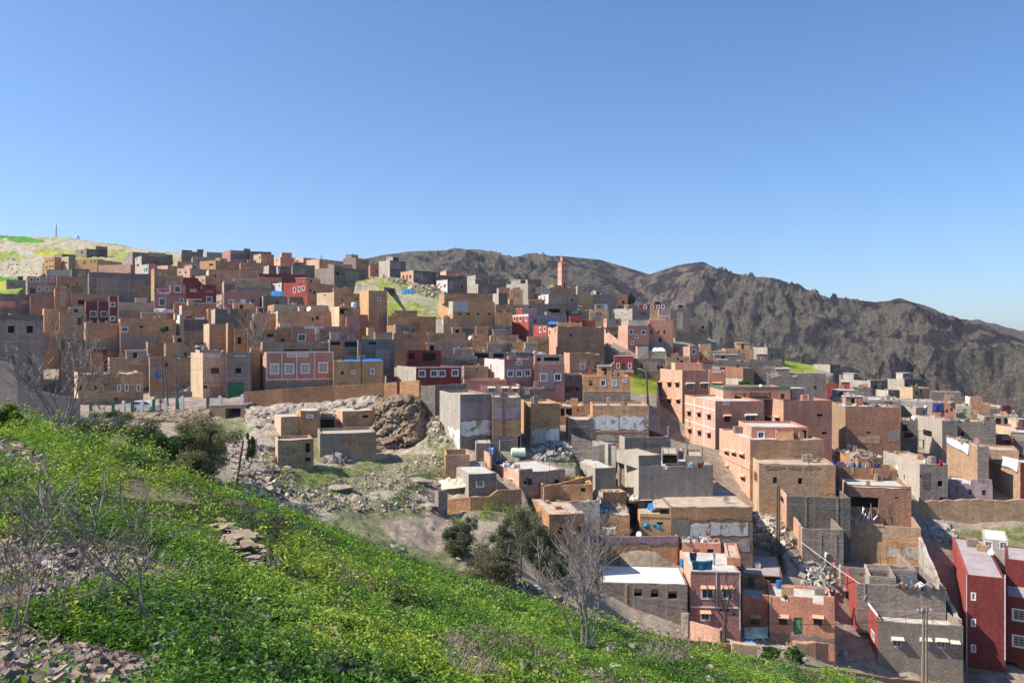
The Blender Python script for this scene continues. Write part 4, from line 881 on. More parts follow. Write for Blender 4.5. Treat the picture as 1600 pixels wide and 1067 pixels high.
# ---------------------------------------------------------------- mountains
def mountain():
    prof = [(-400, 500), (100, 460), (400, 430), (520, 415), (560, 406), (600, 398), (650, 391.5), (700, 388), (740, 388), (765, 392), (790, 398), (812, 397), (850, 397), (900, 402), (940, 406), (975, 416), (1015, 428), (1030, 423), (1060, 413.5), (1085, 409), (1100, 409.5), (1115, 417), (1140, 425.5), (1170, 430), (1200, 434),
            (1250, 446), (1300, 466), (1340, 470), (1370, 471), (1410, 467.5), (1450, 478), (1500, 497), (1540, 507), (1600, 532), (1700, 565), (1900, 620), (2300, 700)]
    xs = np.linspace(380, 2000, 760); ys = np.interp(xs, [p[0] for p in prof], [p[1] for p in prof])
    ts = np.concatenate([np.linspace(0, 1, 330), np.linspace(1.01, 1.25, 14)])
    u = (xs - 800) / F; dr = np.interp(xs, [400, 700, 790, 1020, 1200, 1400, 1600, 2000], [1150, 1150, 1080, 1200, 1020, 900, 800, 700]); db = dr * .46
    zr = (533 - ys) / F * dr; zb = np.interp(xs, [400, 800, 1200, 1600, 2000], [-45, -60, -95, -130, -150])
    T, Ux = np.meshgrid(ts, u, indexing='ij'); DR = dr[None] + 0 * T; D = db[None] + (dr - db)[None] * T; X = Ux * D
    shape = np.where(T <= 1, T ** 1.15, 1 - (T - 1) * 2.2); Z = zb[None] + (zr - zb)[None] * shape
    # spurs and gullies running down to the right, rocky outcrops on top of them
    a = X * .0085 + D * .0062; b_ = D * .0035 - X * .0028
    wv = fbm(X * .006, D * .006, 3, 71) * 1.4
    rg = ridged(a + wv, b_ + wv * .5, 4, 51, .5) - .42; md = ridged(a * 3.1 + wv * 2, b_ * 4.2, 4, 55, .6) - .45; rk = ridged(X * .035, D * .035, 6, 61, .6) - .4; fn = ridged(X * .16, D * .16, 5, 66, .65) - .45; mask = np.clip((fbm(X * .011, D * .011, 4, 67) - .42) * 5, .12, 1)
    env = np.clip(np.minimum(T * 5, (1 - T) * 3.2), 0, 1); e2 = np.clip(.22 + (1 - T) * 8, .22, 1) * (T <= 1.05)
    Z = Z + (rg * 80 + md * 16) * env + (rk * 30 * mask + fn * 11 * mask) * e2
    V = np.stack([X.ravel(), D.ravel(), Z.ravel()], 1); nu = len(u); i = (np.arange(len(ts) - 1)[:, None] * nu + np.arange(nu - 1)[None]).ravel()
    Q = np.stack([i, i + 1, i + nu + 1, i + nu], 1)
    m, n, b = newmat("mountain_rock"); b.inputs["Roughness"].default_value = 1; b.inputs["Specular IOR Level"].default_value = .05
    vc = nod(n, "ShaderNodeVertexColor", layer_name="Col")
    base = mixc(n, 1.0, vc.outputs[0], ramp(n, noise_n(n, .12, 10, .75), [(.3, g3(.55)), (.7, g3(1.5))]), 'MULTIPLY')
    sp = ramp(n, noise_n(n, .45, 5, .8), [(.42, g3(1.25)), (.60, g3(.35))]); base = mixc(n, .8, base, mixc(n, 1.0, base, sp, 'MULTIPLY'))
    n.links.new(base, b.inputs["Base Color"]); bump(n, b, noise_n(n, .1, 12, .8), 1, 9)
    rock = np.array([.046, .038, .044]); grass = np.array([.17, .148, .112]); tan = np.array([.235, .18, .145])
    q = np.clip(((fbm(X * .013, D * .013, 4, 67) - .48) * 5 + (fbm(X * .07, D * .07, 4, 68) - .5) * 7 + (fbm(X * .25, D * .25, 3, 69) - .5) * 4 + md * .8 + rk * 1.2 + .2), 0, 1)[..., None]; g2 = fbm(X * .01, D * .01, 4, 91)[..., None]
    gr = grass * (1 - np.clip((g2 - .45) * 4, 0, 1)) + tan * np.clip((g2 - .45) * 4, 0, 1)
    C = gr * (1 - q) + rock * q
    tag(np_mesh("mountain", V, Q, m, C.reshape(-1, 3), True), kind="structure")
    # far ridge peeping over the right end
    xs = np.linspace(1380, 2300, 200); ys = np.interp(xs, [1380, 1500, 1530, 1570, 1600, 1700, 2300], [520, 499, 498, 509, 515, 520, 560]); u = (xs - 800) / F; V = []
    for t, d in ((0, 1150), (.5, 1280), (1, 1450), (1.1, 1550)):
        z = (533 - ys) / F * 1450 * (t if t <= 1 else .9) + (1 - min(t, 1)) * -200; V.append(np.stack([u * d, 0 * u + d, z + (fbm(u * 40, u * 0 + t * 3, 4, 5) - .5) * 20], 1))
    V = np.concatenate(V); nu = 200; i = (np.arange(3)[:, None] * nu + np.arange(nu - 1)[None]).ravel(); Q = np.stack([i, i + 1, i + nu + 1, i + nu], 1)
    tag(np_mesh("far_ridge", V, Q, m, np.tile([.15, .125, .10], (len(V), 1)), True), kind="structure")
mountain()

def haze():
    mb = MB(); mb.box((-2500, -60, -420), (5200, 0, 0), (0, 3100, 0), (0, 0, 720)); m = bpy.data.materials.new("haze"); m.use_nodes = True; n = m.node_tree; n.nodes.clear()
    o = n.nodes.new("ShaderNodeOutputMaterial"); v = n.nodes.new("ShaderNodeVolumePrincipled"); v.inputs["Color"].default_value = (.78, .86, 1, 1); v.inputs["Density"].default_value = .0001; v.inputs["Anisotropy"].default_value = .2
    n.links.new(v.outputs[0], o.inputs["Volume"]); tag(mb.build("haze", m), kind="stuff")
haze()
# ---------------------------------------------------------------- things placed on the village
HB = BVHTree.FromPolygons([tuple(v) for v in ALLV], ALLF)
def hpt(x, y, d0=60.0, back=0.0):
    """first house or ground point seen at photo point (x, y)"""
    dr = Vector(((x - 800) / F, 1, (533 - y) / F)); n = dr.normalized(); o = dr * d0
    a = HB.ray_cast(o, n, 900); b = GB.ray_cast(o, n, 900)
    c = [q for q in (a, b) if q[0] is not None]
    if not c: return px(x, y, hit(x, y))
    p = min(c, key=lambda q: q[3])[0]; return p + Vector((n.x, n.y, 0)).normalized() * back
rock_m, _n, _b = newmat("rock"); _b.inputs["Roughness"].default_value = 1
_c = ramp(_n, noise_n(_n, .5, 9, .75), [(.3, (.11, .08, .055)), (.48, (.30, .22, .15)), (.7, (.50, .41, .31))])
_n.links.new(_c, _b.inputs["Base Color"]); bump(_n, _b, noise_n(_n, 1.6, 9, .8), 1, .5)
pale_m, _n, _b = newmat("pale_rock"); _b.inputs["Roughness"].default_value = 1
_c = ramp(_n, noise_n(_n, 1.1, 9, .75), [(.3, (.25, .20, .16)), (.5, (.42, .36, .29)), (.7, (.56, .50, .42))])
_n.links.new(_c, _b.inputs["Base Color"]); bump(_n, _b, noise_n(_n, 3, 8, .8), 1, .25)
rub_m, _n, _b = newmat("rubble_mix"); _b.inputs["Roughness"].default_value = 1
_vc = nod(_n, "ShaderNodeVertexColor", layer_name="Col"); _n.links.new(mixc(_n, 1.0, _vc.outputs[0], ramp(_n, noise_n(_n, 5, 6, .7), [(.3, g3(.7)), (.7, g3(1.25))]), 'MULTIPLY'), _b.inputs["Base Color"])
def wall(label, pts, mat, th=.3, rag=.08, name="boundary_wall", ext=1.5, cat="wall"):
    """freestanding wall through photo points (x, y of top, y of foot, [distance])"""
    P = []
    for q in pts:
        d = q[3] if len(q) > 3 else hit(q[0], q[2]); P.append((px(q[0], q[1], d), px(q[0], q[2], d)))
    mb = MB(); rr = random.Random(len(label)); run = 0
    for (t0, b0), (t1, b1) in zip(P, P[1:]):
        v = (t1 - t0); v.z = 0; L = v.length; nrm = Vector((-v.y, v.x, 0)).normalized() * th
        if nrm.y < 0: nrm = -nrm
        k = max(1, int(L / .9)); j0 = 0
        for i in range(k):
            a, b = i / k, (i + 1) / k; j1 = 0 if i == k - 1 else rr.uniform(-1, .4) * rag
            A, B = t0.lerp(t1, a) + Vector((0, 0, j0)), t0.lerp(t1, b) + Vector((0, 0, j1)); C, D = b0.lerp(b1, a) - Vector((0, 0, ext)), b0.lerp(b1, b) - Vector((0, 0, ext))
            u0, u1 = run + a * L, run + b * L
            mb.face([C, D, B, A], 0, [(u0, C.z), (u1, D.z), (u1, B.z), (u0, A.z)]); mb.face([C + nrm, D + nrm, B + nrm, A + nrm], 0, [(u0, C.z), (u1, D.z), (u1, B.z), (u0, A.z)])
            mb.face([A, B, B + nrm, A + nrm], 0, [(u0, 0), (u1, 0), (u1, .3), (u0, .3)])
            if i == 0 : mb.face([C, A, A + nrm, C + nrm])
            if i == k - 1: mb.face([D, B, B + nrm, D + nrm])
            j0 = j1
        run += L
    m = MT[mat] if isinstance(mat, str) else mat
    o = mb.build(name, m); tag(o, label, cat); collect(mb); return o
wall("long ochre plastered wall running along the road above the ravine", [(380, 612, 632, 123), (440, 607, 630, 123.5), (520, 602, 624, 124.5), (600, 598, 614, 125), (620, 596, 612, 124), (655, 593, 640, 121)], 'or', .35, .06)
wall("dark red painted pier at the right end of the ochre road wall", [(620, 595, 612, 123.6), (626, 595, 612, 123.6)], 'rd', .4, 0, ext=.4)
wall("grey block wall right of the ochre road wall", [(658, 602, 640, 120), (679, 601, 645, 119)], 'gb', .3, .1)
wall("tall grey shaded wall behind the crumbling white plaster house", [(679, 602, 660, 118), (728, 598, 640, 119)], 'gb', .3, .1)
wall("long mud brick rampart wall on the right above the weedy bank", [(1425, 784, 832, 117), (1480, 780, 832, 116.5), (1530, 779, 830, 116), (1650, 781, 834, 115)], 'mu', .6, .35)
wall("ochre yard wall with a wavy top in front of the orange-shuttered house", [(699, 780, 797), (735, 776, 797), (765, 775, 797), (778, 765, 797), (815, 763, 797)], 'or', .25, .06)
wall("short grey pillar wall at the left end of the wavy ochre wall", [(685, 766, 801), (699, 766, 801)], 'gb', .5, 0)
wall("low ochre wall curving behind the yellow straw", [(850, 760, 772, 93.5), (885, 752, 767, 95), (910, 746, 760, 97), (926, 742, 756, 98.5)], 'or', .25, .1)
wall("pink porch wall with a white coping in front of the teal-windowed house", [(1078, 970, 992, 81.5), (1125, 983, 1000, 79.5), (1128, 985, 1001, 80.5), (1128, 980, 995, 83)], 'pk', .2, .0)
wall("crumbling white plastered wall running down to the grey corner house", [(1440, 838, 870, 101), (1452, 868, 895, 97), (1464, 893, 916, 94.5), (1477, 920, 940, 92), (1492, 948, 965, 89), (1503, 967, 985, 87)], 'cw', .4, .5)
wall("grey brick wall stub beside the white-roofed block house", [(1064, 957, 982, 82.5), (1075, 958, 984, 82)], 'gb', .4, .2)
wall("low stone edge wall along the lower track", [(940, 968, 977, 72), (1000, 985, 993, 74), (1060, 997, 1004, 76), (1145, 1006, 1014, 78)], 'mu', .3, .15)
wall("dry stone terrace wall in front of the brown green-door house", [(1243, 1004, 1017, 83), (1275, 1003, 1018, 83), (1307, 1005, 1020, 83.3)], 'mu', .8, .3)
wall("brown canvas covered wall box above the lower track", [(1144, 1004, 1021, 77.5), (1183, 1008, 1022, 77.5)], 'tn', .8, .1)
wall("low earth kerb wall along the lower track on the right", [(1200, 1026, 1033, 78), (1300, 1044, 1051, 80), (1380, 1057, 1064, 81), (1480, 1068, 1078, 83)], 'mu', .3, .1)
wall("unfinished grey wall with a square hole beside the shed house", [(1246, 882, 905, 98), (1262, 892, 914, 96), (1290, 922, 934, 91)], 'gl', .2, .25)
wall("dark shaded fence of sheet metal behind the parked car", [(241, 611, 626, 131), (300, 611, 624, 131)], 'gd', .1, .0, name="sheet_fence", cat="fence")
wall("lavender grey plastered wall sloping along the left edge", [(-20, 562, 640, 100), (18, 566, 645, 100), (28, 600, 650, 100), (90, 618, 650, 101), (125, 622, 650, 102)], 'gc', .3, .05)
wall("black walled terrace below the three-hole grey ridge house", [(1055, 517, 530, 202), (1105, 521, 531, 202)], 'gd', .3, .1)
wall("brown low wall under the cracked ochre ruin", [(430, 683, 690, 100.5), (470, 683, 690, 100.5)], 'mu', .2, .1)
wall("sunlit grey wall triangle left of the open-topped grey block house", [(925, 697, 716, 108), (945, 693, 716, 108), (962, 697, 716, 107)], 'gl', .2, .2)
wall("dark grey wall sloping down from the white plaster band", [(893, 678, 704, 110), (925, 690, 712, 109)], 'gb', .2, .1)
wall("long brown terrace wall right of the three-bay ruin rooms", [(588, 700, 712, 108), (640, 698, 706, 112)], 'mu', .3, .3)
# minaret
def minaret():
    d = 300; b = px(877.5, 449, d); mb = MB(); W = 2.7; a = R(28)
    root = empty("minaret", b, "tall square pink minaret tower standing before the mountain", "tower")
    f = Vector((math.cos(a), math.sin(a))); g = Vector((-math.sin(a), math.cos(a))); z0, z1, z2 = b.z - 4, px(0, 411, d).z, px(0, 402, d).z
    def ring(P, w, za, zb, fr, lf, nm):
        m = MB(); F1, F2 = Face(P, f, g, w), Face(P, g, f, w)
        face_with_holes(m, F1, za, zb, fr, 0, .3); face_with_holes(m, F2, za, zb, lf, 1, .3)
        for p0, dd in ((P + f * w, g), (P + g * w, f)): m.face([V3(p0, za), V3(p0 + dd * w, za), V3(p0 + dd * w, zb), V3(p0, zb)])
        m.face([V3(P, zb), V3(P + f * w, zb), V3(P + f * w + g * w, zb), V3(P + g * w, zb)])
        for s in range(4):   # merlons
            for F_ in (F1, F2): m.box(F_.pt(w * (s + .12) / 4, zb), F_.d.to_3d() * w / 7, F_.n.to_3d() * .3, (0, 0, .55))
        o = m.build(nm, [MT['sd'], MT['pk']], root); collect(m); return F1, F2
    zs = [b.z + .6, b.z + 3.2, b.z + 5.6, b.z + 8]; hs = []
    for z in zs[1:3]: hs += [(.7, 1.1, z, z + .8), (1.8, 2.2, z, z + .8)]
    hs += [(s, s + .3, zs[3], zs[3] + .7) for s in (.4, 1.0, 1.6, 2.2)] + [(1.1, 1.7, b.z, b.z + 1.8)]
    F1, F2 = ring(Vector((b.x, b.y)), W, z0, z1, hs, hs[:8], "shaft")
    P2 = Vector((b.x, b.y)) + (f + g) * .7; ring(P2, W - 1.4, z1, z2, [(.5, 1.0, z1 + .5, z1 + 1.5)], [(.5, 1.0, z1 + .5, z1 + 1.5)], "lantern")
    m = MB(); m.tube((P2.x + .5, P2.y + 1, z2), (P2.x + .5, P2.y + 1, z2 + 1.3), .12, .02); m.build("finial", m_metal, root)
    mb = MB()
    for F_ in (F1, F2):
        for z in zs[1:]: slab(mb, F_, .05, W - .05, z - .35, z - .22, -.05, .02)
    mb.build("string_course", MT['pk'], root)
minaret()
def tank():
    p = hpt(1159, 544, back=2); mb = MB(); r = 1.75; n = 24
    mb.tube(p, p + Vector((0, 0, 1.6)), r, r, n); o = mb.build("water_tank", MT['tn']); tag(o, "round tan water cistern on the ridge under the mountain", "tank")
tank()
# ---- satellite dishes
def dish_mesh():
    m = MB(); n = 14; rings = [(0, -.16), (.5, -.12), (.82, -.05), (1, 0)]
    P = [[Vector((r * math.cos(2 * math.pi * i / n), z, r * math.sin(2 * math.pi * i / n) * 1.08)) for i in range(n)] for r, z in rings[1:]]; c = Vector((0, -rings[0][1], 0))
    for i in range(n):
        j = (i + 1) % n; f = lambda v: Vector((v.x, -v.y, v.z)); m.face([c, f(P[0][i]), f(P[0][j])])
        for k in range(2): m.face([f(P[k][i]), f(P[k + 1][i]), f(P[k + 1][j]), f(P[k][j])])
    me = m.build("dish_reflector", m_wht, smooth=True); q = MB(); q.tube((0, .1, -1), (0, -.75, .05), .03, .03, 5); q.box((-.08, -.82, -.02), (.16, 0, 0), (0, .14, 0), (0, 0, .14)); a = q.build("feed_arm", m_metal)
    s = MB(); s.tube((0, .25, -1.9), (0, .25, 0), .05, .05, 6); s.box((-.1, .12, -.1), (.2, 0, 0), (0, .2, 0), (0, 0, .2)); b = s.build("mast", m_metal)
    return me.data, a.data, b.data, (me, a, b)
DM = dish_mesh(); [bpy.data.objects.remove(o) for o in DM[3]]
dmat = {'w': m_wht, 'y': m_yel, 'r': MT['sd'], 't': roof_e, 'd': m_metal}
def dish(x, y, rpx, label, c='w', yaw=None, d0=60):
    p = hpt(x, y + rpx * 1.2, d0, back=.35); d = p.y; c0 = px(x, y, d); r = rpx / F * d
    yaw = R(random.uniform(-45, 5)) if yaw is None else R(yaw); root = empty("satellite_dish", c0, label, "satellite dish", "satellite dishes on the roofs"); root.scale = (r, r, r); root.rotation_euler = (R(-22), 0, yaw)
    me = DM[0].copy(); me.materials.clear(); me.materials.append(dmat[c])
    for nm, dt in (("reflector", me), ("feed_arm", DM[1]), ("mast", DM[2])):
        o = bpy.data.objects.new(nm, dt); COL.objects.link(o); o.parent = root
        if nm == "mast": o.rotation_euler = (R(22), 0, 0)
for a in [(360, 434, 2.2, "white dish on the long brown pilaster house"), (303, 462.5, 2.8, "white tilted dish in front of the maroon balconied house"), (205, 554, 3.6, "white dish on the mud house behind the parked car"), (59, 482, 2.2, "white dish on the dark roof above the grey apartment block"),
          (482, 482, 4, "big white dish before the cream panelled band"), (551, 486, 2.8, "white dish in the dark porch left of the square ochre tower"), (584, 502, 3.6, "pale dish above the wide black window"), (623, 515, 3.4, "white dish under the long orange brown wall"), (644, 540, 4, "large white dish above the deep red upper house"), (694, 502, 4, "white dish on the greyish brown house left of the green shop"),
          (704.5, 510, 3.4, "white dish above the salmon corner left of the green shop"), (734, 527, 3.4, "white dish over the dark roofs right of the wide brown mud house"), (713, 464, 2.6, "white dish on the top storey of the big ochre house"), (707, 452, 2, "small white dish behind the big ochre house"), (752, 453, 2.2, "small white dish over the grey house with a sunlit side"), (776, 451, 2, "small white dish beside the brownish small house"),
          (842, 488, 2.8, "white dish on the mauve brown roof right of the scalloped windows"), (1084, 532, 3.2, "white dish on the stony ground above the salmon white-window house"), (1057, 561, 2.6, "pale dish on the rounded brown mud house", 't'), (1197, 677, 4.2, "white round dish on the roof room of the unfinished-front apartment house"), (1104.5, 612, 3, "yellow dish beside the green-trimmed penthouse", 'y'),
          (1188, 602, 2.2, "white dish behind the green coping"), (1317, 632, 3, "white half-round dish on the square brown brick house"), (1525, 688.5, 5, "faded red dish beside a white dish at the hanging cloth", 'r', -5), (1537, 689, 3, "white dish right of the faded red dish", 'w', -5), (1404, 729, 4.4, "large white dish on the corner of the red brick terrace"), (1427, 651, 3, "white low dish before the light grey openings"), (1516, 645, 3.4, "pinkish dish before the brown brick gable", 'r'),
          (1184, 882, 5.2, "cream round dish standing on the shed roof", 't', 5), (1128, 840.5, 6, "big striped tan dish on the pink house's back room", 't', -30), (998, 834, 4.6, "white low dish inside the walled terrace"), (1548, 862, 4.6, "white dish on the lavender roof of the red house", 'w', -35), (1347, 927, 7.5, "large white dish lying tilted behind the red parapet", 'w', -60), (1344, 867, 6, "dark metal dish in the roofless mud ruin", 'd', -70),
          (1135.5, 780, 5.4, "tan round dish on the wide flat tan roof", 't', 0), (1074, 768, 3.2, "yellow dish behind the wide flat tan roof", 'y'), (987, 779, 4, "white dish among the rubble-roofed mud houses"), (1063, 702, 2.6, "white dish at the foot of the pink four-bay house"), (793, 711, 2.8, "rusty pink dish beside the pale green tank", 'r'), (1557, 678, 2, "small white dish near the maroon doorway house")]:
    dish(a[0], a[1], a[2], a[3], *(a[4:]))
# ---- poles, pylon, wires
def pole(label, x0, y0, x1, y1, r=.13, m=m_wood, d=None, name="utility_pole", arms=0, cat="pole", d1=None, ext=.6, group=None):
    d = d or hit(x0, y0); b = px(x0, y0, d); t = px(x1, y1, d1 or d); mb = MB(); mb.tube(b - (t - b).normalized() * ext, t, r, r * .8, 8)
    root = mb.build(name, m); tag(root, label, cat, group)
    if arms:
        q = MB(); h = (b - t).normalized()
        for k in range(arms): c = t + h * (.5 + .7 * k); q.box(c + Vector((-.7, -.12, 0)), (1.4, 0, 0), (0, .1, 0), (0, 0, .1))
        q.build("crossarm", m_metal, root); q = MB()
        for k in range(arms):
            c = t + h * (.5 + .7 * k)
            for s in (-.6, -.2, .2, .6): q.tube(c + Vector((s, -.07, .1)), c + Vector((s, -.07, .3)), .05, .04, 6)
        q.build("insulators", m_wht, root)
    return t
m_pole = simple('pole_wood', (.26, .20, .16), .9, 0, .3, 6)
T1 = pole("left pole of the weathered twin poles before the grey corner house", 1441.5, 1078, 1443.5, 946, .15, m_pole, 72, arms=1); T2 = pole("right thinner pole of the weathered twin poles", 1447.5, 1078, 1448, 947, .12, m_pole, 72.6)
T3 = pole("dark twin-legged pole beside the pink charcoal houses", 1214, 848, 1214.5, 758, .14, m_wood, 98); pole("second leg of the dark pole beside the pink charcoal houses", 1217.5, 848, 1217.5, 758, .12, m_wood, 98.5)
T4 = pole("dark street pole with a lamp right of the green patch", 1013, 634, 1009.5, 580, .2, m_wood, 143)
def lamp():
    m = MB(); m.tube(T4, T4 + Vector((-1.0, 0, .5)), .05); m.box(T4 + Vector((-1.5, -.12, .42)), (.6, 0, 0), (0, .24, 0), (0, 0, .12)); m.build("lamp_head", m_wht, bpy.data.objects[T4N])
T4N = [o.name for o in bpy.data.objects if o.get('label', '').startswith("dark street pole with a lamp")][0]; lamp()
pole("slim brown pole before the low red brown yard", 767, 603, 767, 568, .12, m_rust, 138); T5 = pole("thin wooden pole standing among the olive trees", 812, 930, 814.5, 851, .13, m_wood, 70)
pole("dark thin pole on the roofline behind the three-hole grey house", 502, 415, 502, 398, .15, m_wood, 290); pole("black pole at the top of the green slope", 583, 439, 583.5, 408, .12, m_wood, 262); pole("leaning dark pole crossing the green slope", 665, 464, 688, 442, .2, m_wood, 232)
pole("short pale pole before the pink sided dark house", 716, 455, 716, 439, .17, m_wht, 262); pole("rust brown mast in front of the ochre striped-sheet house", 564, 602, 564, 541, .16, m_rust, 128); pole("cream short post right of the ochre striped-sheet house", 603, 606, 603, 587, .2, MT['tn'], 128)
T6 = pole("tallest dark pole by the rubbish heap", 255, 624, 253, 551, .14, m_wood, 127); pole("middle dark pole by the rubbish heap", 262.5, 632, 257.5, 571, .13, m_wood, 126); T7 = pole("right leaning dark pole by the rubbish heap", 278.5, 633, 274.5, 590, .15, m_wood, 124)
T8 = pole("leaning wooden post with a wire at the ravine edge", 369, 760, 380, 688, .1, m_wood, 66, d1=66); pole("thin bent pipe standing by the boulders", 400, 712, 401, 684, .07, m_metal, 84); pole("thin stake in the weeds by the boulder pile", 407, 780, 406, 752, .05, m_wood, 62)
pole("concrete street post left of the dark round tree", 1074, 705, 1072, 685, .12, m_metal, 112)
def pylon(label, x, yb, yt, d, w):
    b, t = px(x, yb, d), px(x, yt, d); m = MB(); h = t.z - b.z
    C = [Vector((sx * w, sy * w, 0)) for sx, sy in ((-1, -1), (1, -1), (1, 1), (-1, 1))]; k = 6
    for c in C: m.tube(b + c - Vector((0, 0, 1)), t + c * .15, .09, .07, 5)
    for i in range(k):
        s0, s1 = 1 - .85 * i / k, 1 - .85 * (i + 1) / k; z0, z1 = h * i / k, h * (i + 1) / k
        for a in range(4): c, e = C[a], C[(a + 1) % 4]; m.tube(b + c * s0 + Vector((0, 0, z0)), b + e * s1 + Vector((0, 0, z1)), .04, .04, 4); m.tube(b + e * s0 + Vector((0, 0, z0)), b + c * s1 + Vector((0, 0, z1)), .04, .04, 4)
    o = m.build("lattice_pylon", m_metal); q = MB()
    for z, l in ((-.3, 2.2), (-1.3, 1.4)): q.tube(t + Vector((-l, 0, z)), t + Vector((l, 0, z)), .12, .12, 5)
    q.build("crossarm", m_metal, o); tag(o, label, "pylon")
pylon("tall lattice pylon on the crest of the green hill", 88, 369, 350, 520, .45); pylon("small faint pylon right of the tall one on the crest", 122, 373, 367.5, 515, .8)
def wire(label, a, b, sag=.6, r=.018, m=m_dk, cat="cable", n=14):
    mb = MB(); pts = [a.lerp(b, i / n) - Vector((0, 0, sag * 4 * (i / n) * (1 - i / n))) for i in range(n + 1)]
    for p, q in zip(pts, pts[1:]): mb.tube(p, q, r, r, 4, caps=False)
    tag(mb.build("overhead_cable", m), label, cat)
wire("upper black cable running left from the twin poles past the green-door house", T1 - Vector((0, 0, .6)), px(1155, 965, 83), .8); wire("lower black cable running left from the twin poles", T1 - Vector((0, 0, 1.0)), px(1060, 955, 84), 1.0)
wire("black cable from the twin poles to the tall red house", T1 - Vector((0, 0, .5)), px(1600, 1010, 86), .5); wire("second black cable from the twin poles to the right edge", T1 - Vector((0, 0, .9)), px(1605, 1024, 86), .5)
wire("white guy wire above the unfinished grey block houses", px(1252, 846, 97), px(1345, 912, 90), .1, .035, m_wht); wire("white guy wire from the leaning post up to the road", T8, px(318, 640, 118), .3, .03, m_metal)
wire("cable hanging across the ornate pink house", px(298, 577, 126), px(416, 560, 124), .5); wire("cable from the poles to the salmon house beside the road", T6, px(354, 556, 126), .6); wire("cable drooping over the sunlit side of the four-bay pink house", px(1030, 622, 136), px(1124, 654, 120), 1.2)
wire("cable over the left mud houses to the left edge", T6, px(0, 555, 128), 1.5); wire("cable from the striped-sheet house mast to the pink house", px(564, 560, 128), px(416, 570, 124), .5); wire("cable sagging below the mid height of the white-roofed house", px(945, 916, 82), px(1078, 952, 82), .4)
# ---- road railing, bridge, car
def railing():
    for i, (x, y0, y1, c) in enumerate([(192, 627, 643, 'w'), (221, 626, 643, 'w'), (257.5, 623, 640, 'w'), (284, 620, 639, 'w'), (343, 619, 631, 'w'), (378, 617, 630, 'w'), (141, 627, 640, 'g'), (176, 627, 643, 'g'), (206, 624, 641, 'g'), (239.5, 624, 641, 'g'), (276, 622, 639, 'g'), (324, 620, 636, 'g')]):
        d = 120.5; b, t = px(x, y1 + 2, d), px(x, y0, d); m = MB(); w_ = .42 if c == 'w' else .34
        m.box((b.x - w_ / 2, b.y, b.z), (w_, 0, 0), (0, w_, 0), (0, 0, t.z - b.z)); m.box((b.x - w_ * .35, b.y + w_ * .15, t.z), (w_ * .7, 0, 0), (0, w_ * .7, 0), (0, 0, .12))
        where = {192: "leftmost white post, left of the car", 221: "white post in front of the parked car", 257.5: "white post right of the parked car beside the walker", 284: "white post beside the gravel heap", 343: "white post on the bridge before the garage", 378: "white post at the start of the ochre wall", 141: "dark green post at the bare tree", 176: "dark green post left of the car", 206: "dark green post at the car's rear", 239.5: "dark green post at the car's front", 276: "dark green post below the leaning pole", 324: "dark green post before the salmon house"}[x]
        o = m.build("railing_post", m_wht if c == 'w' else m_green); tag(o, where, "post", "posts of the road railing")
    m = MB()
    for xa, xb, ya, yb in ((300, 341, 628, 624.5), (345, 376, 624, 622.5), (300, 341, 632, 628.5), (345, 376, 628, 626.5), (145, 190, 634, 634), (194, 219, 634, 633), (223, 255, 633, 631)):
        m.tube(px(xa, ya, 120.6), px(xb, yb, 120.6), .035, .035, 5)
    tag(m.build("railing_rails", m_metal), "thin metal rails strung between the roadside posts", "railing")
railing()
def bridge():
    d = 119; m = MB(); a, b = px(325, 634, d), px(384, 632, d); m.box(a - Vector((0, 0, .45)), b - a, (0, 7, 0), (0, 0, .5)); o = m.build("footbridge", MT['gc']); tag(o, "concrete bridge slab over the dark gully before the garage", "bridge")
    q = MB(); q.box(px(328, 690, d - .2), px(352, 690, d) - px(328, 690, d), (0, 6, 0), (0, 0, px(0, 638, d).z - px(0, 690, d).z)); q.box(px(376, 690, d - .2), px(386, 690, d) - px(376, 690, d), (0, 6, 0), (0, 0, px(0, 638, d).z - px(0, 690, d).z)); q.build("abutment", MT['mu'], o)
    v = MB(); v.box(px(352, 700, d + 4), px(376, 700, d + 4) - px(352, 700, d + 4), (0, .3, 0), (0, 0, 5.2)); v.build("gully_shade", m_dk, o)  # near-black panel painted as the shade below the slab
bridge()
